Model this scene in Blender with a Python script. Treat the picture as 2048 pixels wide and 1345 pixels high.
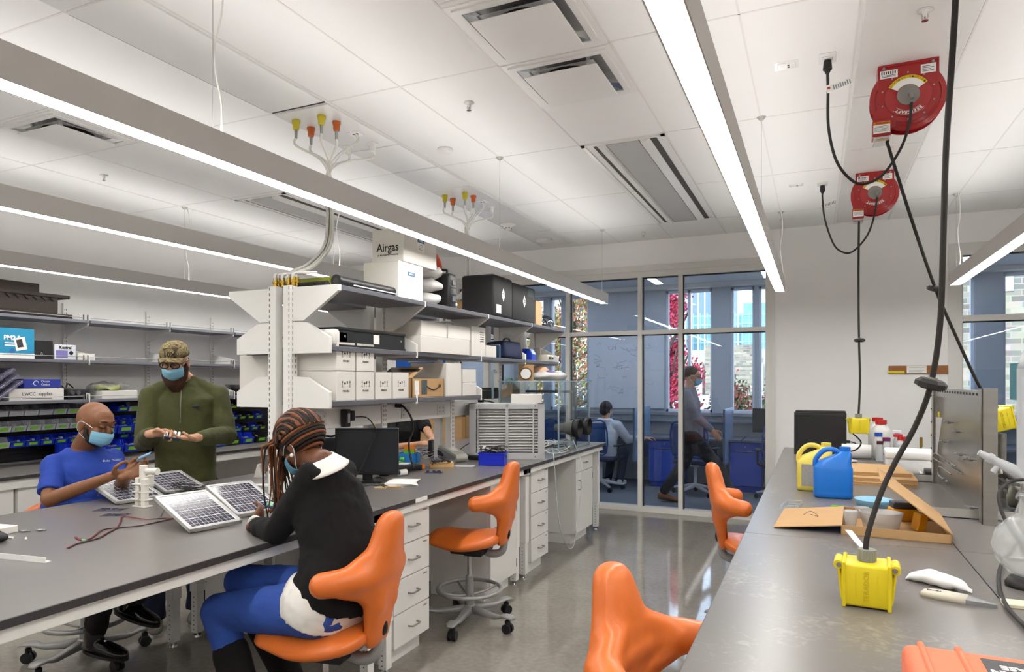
import bpy, bmesh, math, random
from mathutils import Vector as V, Matrix as MX, noise
R = math.radians
scn = bpy.context.scene
COL = scn.collection
for o in list(bpy.data.objects): bpy.data.objects.remove(o)

# ---------------- camera ----------------
CH, YAW, FPX = 1.57, R(24.3), 1345.0
cam = bpy.data.objects.new('camera', bpy.data.cameras.new('camera'))
COL.objects.link(cam)
cam.location = (0, 0, CH)
cam.rotation_euler = (R(90), 0, YAW)
cam.data.sensor_width = 36.0
cam.data.lens = FPX / 2048 * 36.0
cam.data.shift_y = (762 - 672.5) / 2048
cam.data.clip_end = 400
scn.camera = cam
scn.cycles.transparent_max_bounces = 32

# ---------------- view, sky, sun ----------------
vs = scn.view_settings
vs.view_transform = 'Standard'; vs.look = 'None'; vs.gamma = 1.0; vs.use_curve_mapping = False
vs.exposure = -0.1
W = bpy.data.worlds.new('sky'); scn.world = W; W.use_nodes = True
nt = W.node_tree; nt.nodes.clear()
tc = nt.nodes.new('ShaderNodeTexCoord'); sp = nt.nodes.new('ShaderNodeSeparateXYZ')
rp = nt.nodes.new('ShaderNodeValToRGB'); bg = nt.nodes.new('ShaderNodeBackground'); wo = nt.nodes.new('ShaderNodeOutputWorld')
nt.links.new(tc.outputs['Generated'], sp.inputs[0]); nt.links.new(sp.outputs['Z'], rp.inputs[0])
nt.links.new(rp.outputs[0], bg.inputs[0]); nt.links.new(bg.outputs[0], wo.inputs[0])
e = rp.color_ramp.elements
e[0].position = 0.0; e[0].color = (0.86, 0.93, 1.0, 1); e[1].position = 0.7; e[1].color = (0.46, 0.66, 1.0, 1)
bg.inputs[1].default_value = 5.5
sun = bpy.data.objects.new('sun', bpy.data.lights.new('sun', 'SUN')); COL.objects.link(sun)
sun.data.energy = 6.0; sun.data.angle = R(0.6); sun.data.color = (1.0, 0.94, 0.86)
sun.rotation_euler = (R(52), 0, R(-28))
E_DOWN, E_UP = 32.0, 15.5           # strength of the pendant lamps' lower and upper lenses

# ---------------- materials ----------------
def C(h):
    h = h.lstrip('#'); c = [int(h[i:i+2], 16) / 255 for i in (0, 2, 4)]
    return tuple(x / 12.92 if x <= .04045 else ((x + .055) / 1.055) ** 2.4 for x in c) + (1,)
MATS = {}
def mat(name, hexc='#808080', rough=.5, metal=0.0, var=0.0, scale=8.0, bump=0.0, bscale=None, coat=0.0, emit=None, estr=0.0, alpha=None, trans=0.0, ior=1.45, sheen=0.0, stretch=None, sss=0.0):
    if name in MATS: return MATS[name]
    m = bpy.data.materials.new(name); m.use_nodes = True; MATS[name] = m
    n = m.node_tree.nodes; l = m.node_tree.links; b = n['Principled BSDF']
    col = C(hexc)
    b.inputs['Base Color'].default_value = col
    b.inputs['Roughness'].default_value = rough; b.inputs['Metallic'].default_value = metal
    b.inputs['IOR'].default_value = ior
    if coat: b.inputs['Coat Weight'].default_value = coat; b.inputs['Coat Roughness'].default_value = .12
    if sheen: b.inputs['Sheen Weight'].default_value = sheen
    if trans: b.inputs['Transmission Weight'].default_value = trans
    if alpha is not None: b.inputs['Alpha'].default_value = alpha
    if sss:
        b.inputs['Subsurface Weight'].default_value = sss; b.inputs['Subsurface Radius'].default_value = (.012, .005, .003); b.inputs['Subsurface Scale'].default_value = 1.0
    if emit: b.inputs['Emission Color'].default_value = C(emit); b.inputs['Emission Strength'].default_value = estr
    t = n.new('ShaderNodeTexCoord'); mp = n.new('ShaderNodeMapping'); l.new(t.outputs['Object'], mp.inputs[0])
    if stretch: mp.inputs['Scale'].default_value = stretch
    if var:
        nz = n.new('ShaderNodeTexNoise'); nz.inputs['Scale'].default_value = scale; nz.inputs['Detail'].default_value = 5
        l.new(mp.outputs[0], nz.inputs['Vector'])
        mx = n.new('ShaderNodeMix'); mx.data_type = 'RGBA'
        mx.inputs['A'].default_value = tuple(min(1, c * (1 - var)) for c in col[:3]) + (1,)
        mx.inputs['B'].default_value = tuple(min(1, c * (1 + var)) for c in col[:3]) + (1,)
        l.new(nz.outputs['Fac'], mx.inputs['Factor']); l.new(mx.outputs['Result'], b.inputs['Base Color'])
    if bump:
        nb = n.new('ShaderNodeTexNoise'); nb.inputs['Scale'].default_value = bscale or scale * 6; nb.inputs['Detail'].default_value = 3
        l.new(mp.outputs[0], nb.inputs['Vector'])
        bp = n.new('ShaderNodeBump'); bp.inputs['Strength'].default_value = bump; bp.inputs['Distance'].default_value = .004
        l.new(nb.outputs['Fac'], bp.inputs['Height']); l.new(bp.outputs[0], b.inputs['Normal'])
    return m
def glass(name, tint='#dfeaf2', refl=1.0, rough=0.0, ior=1.45):
    """thin pane: straight transmission with a fresnel reflection"""
    if name in MATS: return MATS[name]
    m = bpy.data.materials.new(name); m.use_nodes = True; MATS[name] = m
    n = m.node_tree.nodes; l = m.node_tree.links; n.clear()
    o = n.new('ShaderNodeOutputMaterial'); mx = n.new('ShaderNodeMixShader'); tr = n.new('ShaderNodeBsdfTransparent')
    gl = n.new('ShaderNodeBsdfGlossy'); fr = n.new('ShaderNodeFresnel'); mt = n.new('ShaderNodeMath'); mt.operation = 'MULTIPLY'
    fr.inputs[0].default_value = ior; mt.inputs[1].default_value = refl
    tr.inputs[0].default_value = C(tint); gl.inputs['Roughness'].default_value = rough
    l.new(fr.outputs[0], mt.inputs[0]); l.new(mt.outputs[0], mx.inputs[0]); l.new(tr.outputs[0], mx.inputs[1]); l.new(gl.outputs[0], mx.inputs[2]); l.new(mx.outputs[0], o.inputs[0])
    return m
def lamp_mat(name, hexc, s):
    if name in MATS: return MATS[name]
    m = bpy.data.materials.new(name); m.use_nodes = True; MATS[name] = m
    n = m.node_tree.nodes; n.clear(); o = n.new('ShaderNodeOutputMaterial'); em = n.new('ShaderNodeEmission')
    em.inputs[0].default_value = C(hexc); em.inputs[1].default_value = s; m.node_tree.links.new(em.outputs[0], o.inputs[0]); return m

# ---------------- geometry collector ----------------
class G:
    def __init__(s, xf=None): s.bm = bmesh.new(); s.xf = xf or MX.Identity(4); s.m = 0; s.smooth = False
    def _fin(s, vs, fs, sm=None):
        if sm is None: sm = s.smooth
        for v in vs: v.co = s.xf @ v.co
        for f in fs: f.material_index = s.m; f.smooth = sm
    def raw(s, vs, fs, sm=None):
        bv = [s.bm.verts.new(v) for v in vs]; bf = []
        for f in fs:
            try: bf.append(s.bm.faces.new([bv[i] for i in f]))
            except ValueError: pass
        s._fin(bv, bf, sm); return s
    def box(s, x0, x1, y0, y1, z0, z1, bev=0.0, seg=1):
        if x0 > x1: x0, x1 = x1, x0
        if y0 > y1: y0, y1 = y1, y0
        if z0 > z1: z0, z1 = z1, z0
        b = min(bev, (x1-x0)*.45, (y1-y0)*.45, (z1-z0)*.45)
        if b <= 0:
            return s.raw([(x0,y0,z0),(x1,y0,z0),(x1,y1,z0),(x0,y1,z0),(x0,y0,z1),(x1,y0,z1),(x1,y1,z1),(x0,y1,z1)],
                         [(0,3,2,1),(4,5,6,7),(0,1,5,4),(1,2,6,5),(2,3,7,6),(3,0,4,7)], False)
        t = bmesh.new(); bmesh.ops.create_cube(t, size=1)
        for v in t.verts: v.co = V(((x0+x1)/2+v.co.x*(x1-x0), (y0+y1)/2+v.co.y*(y1-y0), (z0+z1)/2+v.co.z*(z1-z0)))
        bmesh.ops.bevel(t, geom=t.edges[:], offset=b, segments=seg, affect='EDGES', profile=.5)
        t.verts.index_update()
        s.raw([v.co.copy() for v in t.verts], [[v.index for v in f.verts] for f in t.faces], seg > 1); t.free(); return s
    def cb(s, c, size, bev=0.0, seg=1):
        return s.box(c[0]-size[0]/2, c[0]+size[0]/2, c[1]-size[1]/2, c[1]+size[1]/2, c[2]-size[2]/2, c[2]+size[2]/2, bev, seg)
    def cyl(s, p0, p1, r0, r1=None, n=16, caps=True, sm=True):
        p0, p1 = V(p0), V(p1); r1 = r0 if r1 is None else r1
        d = (p1-p0).normalized(); a = d.orthogonal().normalized(); b = d.cross(a)
        vs = [p + (a*math.cos(t)+b*math.sin(t))*r for p, r in ((p0, r0), (p1, r1)) for t in [2*math.pi*i/n for i in range(n)]]
        s.raw(vs, [(i, (i+1) % n, n+(i+1) % n, n+i) for i in range(n)], sm)
        if caps:
            s.raw(vs[:n], [list(range(n-1, -1, -1))], False); s.raw(vs[n:], [list(range(n))], False)
        return s
    def tube(s, pts, r, n=8, closed=False, smooth=0, caps=True):
        pts = [V(p) for p in pts]
        if smooth: pts = spline(pts, smooth, closed)
        N = len(pts); vs = []; fs = []; pa = None
        for i, p in enumerate(pts):
            d = (pts[(i+1) % N]-pts[i-1]) if closed else (pts[min(i+1, N-1)]-pts[max(i-1, 0)])
            if d.length < 1e-9: d = V((0, 0, 1))
            d.normalize()
            a = d.orthogonal().normalized() if pa is None else (pa - d*pa.dot(d))
            if a.length < 1e-6: a = d.orthogonal()
            a.normalize(); pa = a; b = d.cross(a)
            rr = r[min(len(r)-1, int(i*len(r)/N))] if isinstance(r, (list, tuple)) else r
            vs += [p + (a*math.cos(2*math.pi*k/n)+b*math.sin(2*math.pi*k/n))*rr for k in range(n)]
        for i in range(N if closed else N-1):
            j = (i+1) % N
            fs += [(i*n+k, i*n+(k+1) % n, j*n+(k+1) % n, j*n+k) for k in range(n)]
        if not closed and caps: fs += [list(range(n-1, -1, -1)), list(range((N-1)*n, N*n))]
        return s.raw(vs, fs, True)
    def lathe(s, prof, c=(0, 0, 0), n=24, ax='z', sm=True, sq=None):
        vs = []; fs = []; c = V(c)
        for r, z in prof:
            for k in range(n):
                t = 2*math.pi*k/n; x, y = r*math.cos(t), r*math.sin(t)
                if sq: x *= sq[0]; y *= sq[1]
                vs.append(c + (V((x, y, z)) if ax == 'z' else V((x, z, y)) if ax == 'y' else V((z, x, y))))
        m = len(prof)
        for i in range(m-1): fs += [(i*n+k, i*n+(k+1) % n, (i+1)*n+(k+1) % n, (i+1)*n+k) for k in range(n)]
        if prof[0][0] > 1e-5: fs.append(list(range(n-1, -1, -1)))
        if prof[-1][0] > 1e-5: fs.append(list(range((m-1)*n, m*n)))
        return s.raw(vs, fs, sm)
    def prism(s, poly, ax, a, b, sm=False):
        """poly in the two axes other than ax (in xyz order), extruded a..b along ax"""
        n = len(poly)
        def P(u, v, w): return (w, u, v) if ax == 'x' else (u, w, v) if ax == 'y' else (u, v, w)
        vs = [P(u, v, a) for u, v in poly] + [P(u, v, b) for u, v in poly]
        s.raw(vs, [list(range(n-1, -1, -1)), list(range(n, 2*n))], False)
        return s.raw(vs, [(i, (i+1) % n, n+(i+1) % n, n+i) for i in range(n)], sm)
    def ell(s, c, r, n=16, rot=None):
        t = bmesh.new(); bmesh.ops.create_uvsphere(t, u_segments=n, v_segments=max(6, n*2//3), radius=1)
        t.verts.index_update(); M = (rot.to_4x4() if rot else MX.Identity(4)); c = V(c)
        if isinstance(r, (int, float)): r = (r, r, r)
        s.raw([c + M @ V((v.co.x*r[0], v.co.y*r[1], v.co.z*r[2])) for v in t.verts], [[v.index for v in f.verts] for f in t.faces], True); t.free(); return s
    def cap(s, p0, p1, r0, r1=None, n=14, k=6):
        """capsule with tapered radius"""
        p0, p1 = V(p0), V(p1); r1 = r0 if r1 is None else r1
        s.ell(p0, r0, n); s.ell(p1, r1, n); return s.cyl(p0, p1, r0, r1, n)
    def chain(s, pts):
        """pts: list of (point, radius or (ra, rb, dir_a)) : string of tapered capsules"""
        for (a, ra), (b, rb) in zip(pts[:-1], pts[1:]): s.cap(a, b, ra, rb)
        return s
    def loft(s, rings, caps=True, sm=True, closed=True):
        n = len(rings[0]); rings = [[V(q) for q in r] for r in rings]
        if closed and len(rings) > 1:      # keep faces pointing outwards
            m = len(rings)//2; c0 = sum(rings[m], V())/n; ax = sum(rings[-1], V())/n-sum(rings[0], V())/n
            nn = sum(((rings[m][i]-c0).cross(rings[m][(i+1) % n]-c0) for i in range(n)), V())
            if nn.dot(ax) < 0: rings = rings[::-1]
        vs = [v for r in rings for v in r]; fs = []
        for i in range(len(rings)-1):
            for k in range(n if closed else n-1): fs.append((i*n+k, i*n+(k+1) % n, (i+1)*n+(k+1) % n, (i+1)*n+k))
        if caps and closed: fs += [list(range(n-1, -1, -1)), list(range((len(rings)-1)*n, len(rings)*n))]
        return s.raw(vs, fs, sm)
    def sheet(s, fn, nu, nv, th=0.0, sm=True):
        """surface fn(u,v) u,v in 0..1, optional thickness along -z"""
        P = [[V(fn(i/nu, j/nv)) for j in range(nv+1)] for i in range(nu+1)]
        vs = [p for r in P for p in r]; w = nv+1
        fs = [(i*w+j, (i+1)*w+j, (i+1)*w+j+1, i*w+j+1) for i in range(nu) for j in range(nv)]
        if th:
            N = len(vs); vs = vs + [p - V((0, 0, th)) for p in vs]; fs += [tuple(N+k for k in reversed(f)) for f in fs[:]]
            for i in range(nu): fs += [(i*w, N+i*w, N+(i+1)*w, (i+1)*w), (i*w+nv, (i+1)*w+nv, N+(i+1)*w+nv, N+i*w+nv)]
            for j in range(nv): fs += [(j, j+1, N+j+1, N+j), (nu*w+j, N+nu*w+j, N+nu*w+j+1, nu*w+j+1)]
        return s.raw(vs, fs, sm)
def spline(pts, sub=6, closed=False):
    pts = [V(p) for p in pts]; N = len(pts); out = []
    for i in range(N if closed else N-1):
        if closed: a, b, c, d = pts[i-1], pts[i], pts[(i+1) % N], pts[(i+2) % N]
        else: a, b, c, d = pts[max(i-1, 0)], pts[i], pts[i+1], pts[min(i+2, N-1)]
        for k in range(sub):
            t = k/sub
            out.append(.5*((2*b) + (c-a)*t + (2*a-5*b+4*c-d)*t*t + (3*b-a-3*c+d)*t**3))
    if not closed: out.append(pts[-1])
    return out

def obj(name, g, mats, parent=None, loc=None, rot=None, remesh=0, smooth=0, fac=.5, sub=0, fold=0, fs=.09):
    me = bpy.data.meshes.new(name); g.bm.normal_update(); g.bm.to_mesh(me); g.bm.free()
    if not isinstance(mats, (list, tuple)): mats = [mats]
    for m in mats: me.materials.append(m)
    o = bpy.data.objects.new(name, me); COL.objects.link(o)
    if parent: o.parent = parent
    if loc: o.location = loc
    if rot is not None: o.rotation_euler = rot if isinstance(rot, (tuple, list)) else (0, 0, rot)
    if remesh:
        md = o.modifiers.new('r', 'REMESH'); md.mode = 'VOXEL'; md.voxel_size = remesh; md.use_smooth_shade = True
        if smooth: ms = o.modifiers.new('s', 'SMOOTH'); ms.factor = fac; ms.iterations = smooth
    if fold:
        k = 'fold%g' % fs
        if k not in bpy.data.textures: tx = bpy.data.textures.new(k, 'CLOUDS'); tx.noise_scale = fs; tx.noise_depth = 2
        md = o.modifiers.new('f', 'DISPLACE'); md.texture = bpy.data.textures[k]; md.texture_coords = 'LOCAL'; md.strength = fold; md.mid_level = .45
    if sub: ms = o.modifiers.new('u', 'SUBSURF'); ms.levels = sub; ms.render_levels = sub
    return o
def tag(o, label, cat, group=None, kind=None):
    o['label'] = label; o['category'] = cat
    if group: o['group'] = group
    if kind: o['kind'] = kind
    return o
def thing(name, label, cat, loc=(0, 0, 0), rot=0, group=None):
    o = bpy.data.objects.new(name, None); COL.objects.link(o); o.empty_display_size = .1
    o.location = loc; o.rotation_euler = rot if isinstance(rot, (tuple, list)) else (0, 0, rot)
    return tag(o, label, cat, group)
def solo(name, label, cat, g, mats, loc=None, rot=None, group=None, **k):
    return tag(obj(name, g, mats, None, loc, rot, **k), label, cat, group)
def struct(name, g, mats, **k):
    o = obj(name, g, mats, **k); o['kind'] = 'structure'; return o
def dup(root, loc, rot=None, label=None, group=None):
    """a copy of a thing with copies of its parts and sub-parts (mesh data shared)"""
    r = root.copy(); COL.objects.link(r); r.location = loc
    if rot is not None: r.rotation_euler = rot if isinstance(rot, (tuple, list)) else (0, 0, rot)
    if label: r['label'] = label
    if group: r['group'] = group
    for ch in list(root.children):
        c = ch.copy(); COL.objects.link(c); c.parent = r
        for g in list(ch.children):
            d = g.copy(); COL.objects.link(d); d.parent = c
    return r
FONT = None
def text(s, size, m, parent=None, loc=(0, 0, 0), rot=(0, 0, 0), name='lettering', align='CENTER', ext=.0006, sx=1.0, bold=0.0):
    cu = bpy.data.curves.new(name, 'FONT'); cu.body = s; cu.size = size; cu.align_x = align; cu.align_y = 'CENTER'; cu.extrude = ext; cu.offset = bold; cu.resolution_u = 2
    t = bpy.data.objects.new('t', cu)
    COL.objects.link(t); dg = bpy.context.evaluated_depsgraph_get(); me = bpy.data.meshes.new_from_object(t.evaluated_get(dg))
    bpy.data.objects.remove(t); me.name = name; me.materials.clear(); me.materials.append(m)
    if sx != 1.0:
        for v in me.vertices: v.co.x *= sx
    o = bpy.data.objects.new(name, me); COL.objects.link(o); o.location = loc; o.rotation_euler = rot
    if parent: o.parent = parent
    return o
FX, FNY, FNX = (R(90), 0, R(90)), (R(90), 0, 0), (R(90), 0, R(-90))   # lettering that faces +x, -y, -x

def at(px, py, x=None, y=None, z=None):
    """point where the line of sight of a picture point meets the plane x=, y= or z="""
    c, s = math.cos(YAW), math.sin(YAW); u = (px-1024)/FPX
    if x is not None: d = x/(u*c-s)
    elif y is not None: d = y/(u*s+c)
    else: d = FPX*(CH-z)/(py-762)
    return V((d*(u*c-s), d*(u*s+c), CH-(py-762)/FPX*d))

# common materials
WHITE = mat('white_painted_metal', '#e9e8e4', .35, var=.02, scale=3)
WALLW = mat('wall_paint', '#ecebe9', .7, var=.015, scale=1.5, bump=.05, bscale=300)
BENCHT = mat('grey_epoxy_worktop', '#716d6a', .285, var=.07, scale=2.0, bump=.06, bscale=260)
BENCHE = mat('dark_worktop_edge', '#3b393b', .45)
SHELFG = mat('grey_shelf_laminate', '#6f7078', .45, var=.03)
BLACK = mat('black_plastic', '#17171a', .42)
BLACKR = mat('black_rubber', '#222020', .6)
BLKCLOTH = mat('black_padded_nylon', '#1f1f21', .75, var=.1, scale=20, bump=.3, bscale=60)
STEEL = mat('brushed_steel', '#a9a9a8', .32, .9, var=.05, scale=6)
ALU = mat('cast_grey_aluminium', '#b4b3b0', .38, .55, var=.03)
CHROME = mat('chrome', '#cfcfcf', .12, 1)
ORANGE = mat('orange_leather', '#d96f2b', .38, var=.05, scale=30, bump=.12, bscale=500, coat=.15)
PAPER = mat('white_paper', '#efede8', .8)
CARDW = mat('white_cardboard', '#dedbd5', .75, var=.02, scale=5)
CARDB = mat('brown_cardboard', '#bb9668', .8, var=.07, scale=9, bump=.1, bscale=90)
YELLOW = mat('yellow_plastic', '#e0cc22', .42, var=.03)
RED = mat('red_enamel', '#a3181d', .28, var=.05, coat=.4)
CABLE = mat('black_cable', '#2a2826', .55)
SILW = mat('white_vinyl_hose', '#e9e7e2', .35)
GREYTX = mat('dark_print', '#3a3a3c', .7)
TXW = mat('white_print', '#f0f0ee', .7)
CLEAR = glass('clear_plastic', '#f3f7f9', .9)
SKIN_L = mat('fair_skin', '#c89778', .5, var=.06, scale=14, sss=.06)
SKIN_M = mat('tan_skin', '#83573a', .45, var=.06, scale=14, sss=.05)
SKIN_D = mat('brown_skin', '#6a4029', .45, var=.06, scale=14, sss=.04)
# ---------------- lab shell ----------------
XL, XR, YN, YF, ZC = -6.27, 4.4, -2.6, 8.0, 3.25
def concrete():
    m = bpy.data.materials.new('polished_concrete'); m.use_nodes = True
    n = m.node_tree.nodes; l = m.node_tree.links; b = n['Principled BSDF']
    t = n.new('ShaderNodeTexCoord'); a = n.new('ShaderNodeTexNoise'); c = n.new('ShaderNodeTexNoise'); d = n.new('ShaderNodeTexVoronoi')
    for q in (a, c, d): l.new(t.outputs['Object'], q.inputs['Vector'])
    a.inputs['Scale'].default_value = .9; a.inputs['Detail'].default_value = 8; a.inputs['Roughness'].default_value = .65
    c.inputs['Scale'].default_value = 30; c.inputs['Detail'].default_value = 4
    d.inputs['Scale'].default_value = 70
    r = n.new('ShaderNodeValToRGB'); r.color_ramp.elements[0].position = .3; r.color_ramp.elements[0].color = C('#716b60'); r.color_ramp.elements[1].position = .72; r.color_ramp.elements[1].color = C('#8f897d')
    mx = n.new('ShaderNodeMix'); mx.data_type = 'RGBA'; mx.inputs['Factor'].default_value = .12
    l.new(a.outputs['Fac'], r.inputs[0]); l.new(r.outputs[0], mx.inputs['A']); l.new(c.outputs['Fac'], mx.inputs['B'])
    l.new(mx.outputs['Result'], b.inputs['Base Color'])
    b.inputs['Roughness'].default_value = .06; b.inputs['IOR'].default_value = 1.52
    return m
g = G(); g.box(XL-.1, XR+.1, YN-.1, YF+.05, -.12, 0); struct('floor', g, concrete())
CEIL = mat('ceiling_tile', '#e9e8e8', .9, var=.01, scale=3, bump=.04, bscale=500)
CTEE = mat('ceiling_grid_white', '#dedcda', .6)
g = G(); g.box(XL-.1, XR+.1, YN-.1, YF+.05, ZC, ZC+.12); struct('ceiling', g, CEIL)
# tee grid of the lay-in ceiling
g = G(); tw = .005; zb = ZC-.002
for x in (-5.57, -4.93, -4.31, -3.72, -3.12, -2.67, -2.165, -1.54, -.93, -.32, .18, .69, 1.17, 1.78, 2.39, 3.0, 3.61): g.box(x-tw, x+tw, YN, YF, zb, ZC+.01)
for y in (-1.9, -.62, .62, 1.95, 3.235, 4.57, 5.88, 7.2):
    for x0, x1 in ((XL, -3.12), (-2.67, .18), (.69, XR)): g.box(x0, x1, y-tw, y+tw, zb, ZC+.01)
for x0, x1, y in ((-1.54, -.93, 3.85), (-4.93, -4.31, 2.6), (-1.54, -.93, 2.6)): g.box(x0, x1, y-tw, y+tw, zb, ZC+.01)
struct('trim_1', g, CTEE)
# smooth service panels
PANEL = mat('gloss_service_panel', '#dcdbda', .22, var=.01)
DGAP = mat('shadow_gap', '#3a3836', .9)
g = G()
for y0, y1 in ((-2.5, .6), (.61, 1.93), (1.95, 3.2), (3.24, 3.99), (4.0, 4.53), (4.55, 5.08), (5.1, 5.92), (5.93, 6.95), (6.97, 7.72)): g.box(-3.1, -2.69, y0, y1, ZC-.012, ZC+.02, .002)
for y0, y1 in ((-2.5, -.6), (-.59, .7), (.71, 2.0), (2.01, 3.3), (3.31, 4.44), (4.45, 5.45), (5.46, 6.74), (6.75, 7.9)): g.box(.2, .675, y0, y1, ZC-.012, ZC+.02, .002)
struct('trim_2', g, PANEL)
g = G(); g.box(-3.112, -3.098, 1.97, 3.2, ZC-.006, ZC+.02); g.box(-3.112, -3.098, 5.4, 7.72, ZC-.006, ZC+.02)
for y in (3.22, 6.96, 7.73): g.box(-3.1, -2.69, y-.005, y+.005, ZC-.006, ZC+.02)
for y in (4.445, 7.905): g.box(.2, .675, y-.004, y+.004, ZC-.006, ZC+.02)
struct('trim_3', g, DGAP)
g = G(); g.box(XL-.12, XL, YN, YF, 0, ZC); struct('wall_left', g, WALLW)
g = G(); g.box(XR, XR+.12, YN, YF, 0, ZC); struct('wall_right', g, WALLW)
g = G(); g.box(XL, XR, YN-.12, YN, 0, ZC); struct('wall_near', g, WALLW)
# far wall: header over the glass, solid piers
PL, PR, PT = -4.45, -.46, 2.86          # glazed screen left, right, head
WX0, WX1 = 1.33, 4.0
g = G()
g.box(XL, XR, YF, YF+.14, PT+.02, ZC); g.box(XL, PL, YF, YF+.14, 0, PT+.02)
g.box(PR+.04, WX0-.05, YF, YF+.14, 0, PT+.02); g.box(WX1, XR, YF, YF+.14, 0, PT+.02)
g.box(WX0-.05, WX1, YF, YF+.14, 0, .35)
struct('wall_far', g, WALLW)
FRAME = mat('white_window_frame', '#d5d3ce', .4)
DFR = mat('dark_gasket', '#2c2e33', .5)
PANE = glass('screen_glass', '#f1f4f7', 1.0)
def glazing(name, x0, x1, z0, z1, muls, trans, y=YF, d=.11, w=.05, pane=PANE, frame=FRAME, head=.05, sill=.06):
    g = G()
    g.box(x0, x1, y-.01, y+d, z1-head, z1+.02); g.box(x0, x1, y-.015, y+d, z0, z0+sill)
    for m in [x0+w/2, x1-w/2]+list(muls): g.box(m-w/2, m+w/2, y-.012, y+d, z0, z1)
    for t in trans: g.box(x0, x1, y-.008, y+d-.01, t-w/2, t+w/2)
    fr = struct(name, g, frame)
    xs = sorted([x0+w/2, x1-w/2]+list(muls)); zs = [z0+sill]+list(trans)+[z1-head]
    g2 = G()
    for a, b in zip(xs[:-1], xs[1:]):
        for c, e2 in zip(zs[:-1], zs[1:]):
            c2 = c+(w/2 if c != zs[0] else 0); e3 = e2-(w/2 if e2 != zs[-1] else 0)
            p = G(); p.box(a+w/2-.003, b-w/2+.003, y+d*.5-.003, y+d*.5+.003, c2-.003, e3+.003)
            obj('pane', p, pane, fr)
            for q in ((a+w/2, a+w/2+.012, c2, e3), (a+w/2, b-w/2, e3-.012, e3)): g2.box(q[0], q[1], y+d*.3, y+d*.62, q[2], q[3])
    obj('gasket', g2, DFR, fr)
    return fr
glazing('window_1', PL, PR, 0.0, PT, (-3.8, -2.84, -1.925, -1.445), (2.15,))
glazing('window_2', WX0-.05, WX1, .35, PT+.02, (2.35, 3.3), (2.195,), w=.06)
# grey trim / baseboard
g = G(); g.box(PR+.04, WX0, YF-.012, YF, 0, .1); struct('baseboard_far', g, mat('vinyl_base', '#8b8a88', .6))
g = G(); g.box(PL-.05, PR+.05, YF-.02, YF-.008, PT+.02, PT+.09)
g.box(WX0-.11, WX0-.05, YF-.015, YF+.01, .3, PT+.018); g.box(WX0-.11, WX1, YF-.015, YF+.01, PT+.02, PT+.09)
g.box(PR-.003, PR+.05, YF-.02, YF-.008, 0, PT+.018); struct('trim_4', g, FRAME)

# ---------------- study room beyond the screen ----------------
SY, SZ = 10.6, 3.05
SXL, SXR = -4.75, 4.4
g = G(); g.box(SXL-.1, SXR+.1, YF+.05, SY+.3, -.12, 0)
struct('floor', g, mat('grey_carpet', '#6d737b', .95, var=.25, scale=30, stretch=(1, 6, 1), bump=.4, bscale=200))
WALLB = mat('study_wall_paint', '#cfd2d4', .7, var=.02)
g = G(); g.box(SXL-.1, SXR+.1, YF+.14, SY+.3, SZ, SZ+.1); struct('ceiling', g, mat('study_ceiling', '#cdd0d3', .8, var=.01))
g = G(); g.box(SXL-.12, SXL, YF+.14, SY+.3, 0, SZ); g.box(SXR, SXR+.12, YF+.14, SY+.3, 0, SZ); struct('wall_study', g, WALLB)
# roof slab keeps the sun off
g = G(); g.box(XL-.4, XR+.4, YN-.4, SY+.5, 3.4, 3.7); struct('ceiling_slab', g, WALLW)
g = G(); zt = 2.98; zs = 1.08
COLG = mat('window_pier_paint', '#a9afb5', .6)
op = [(-4.62, -4.2), (-4.10, -3.88), (-3.84, -3.42), (-2.15, -1.44), (-1.17, -.83), (-.77, .6), (.75, 1.15), (1.35, 1.92), (2.23, 3.0), (3.1, 4.0)]
g.box(SXL, SXR, SY, SY+.28, 0, zs); g.box(SXL, SXR, SY, SY+.28, zt, SZ)
px = SXL
for a, b in op+[(SXR, SXR)]:
    if a > px+.001: g.box(px, a, SY, SY+.28, zs, zt)
    px = b
struct('wall_outer', g, COLG)
SFR = mat('bright_window_frame', '#d9dfe6', .4)
k = 3
for a, b in op:
    g = G()
    for q in ((a, a+.035, zs, zt), (b-.035, b, zs, zt), (a, b, zs, zs+.045), (a, b, zt-.04, zt)): g.box(q[0], q[1], SY+.08, SY+.16, q[2], q[3])
    if b-a > .6 and a < 0: g.box(a+.335, a+.375, SY+.08, SY+.16, zs, zt)
    fr = struct('window_%d' % k, g, SFR); k += 1
    p = G(); p.box(a+.03, b-.03, SY+.11, SY+.116, zs+.04, zt-.035); obj('pane', p, glass('outer_glass', '#f8fbfc', .6), fr)
# sill board, ledge and upstand
g = G(); g.box(SXL, SXR, SY-.05, SY+.02, zs-.05, zs, .004); struct('trim_5', g, mat('sill_grey', '#80868d', .5))
g = G(); g.box(SXL, SXR, SY-.14, SY, .94, .975, .003); struct('trim_6', g, mat('ledge_grey', '#7d838c', .4))
# roller blind pocket at the head of the windows
g = G(); g.box(SXL, SXR, SY-.16, SY-.002, 2.99, SZ); struct('trim_7', g, FRAME)
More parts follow.
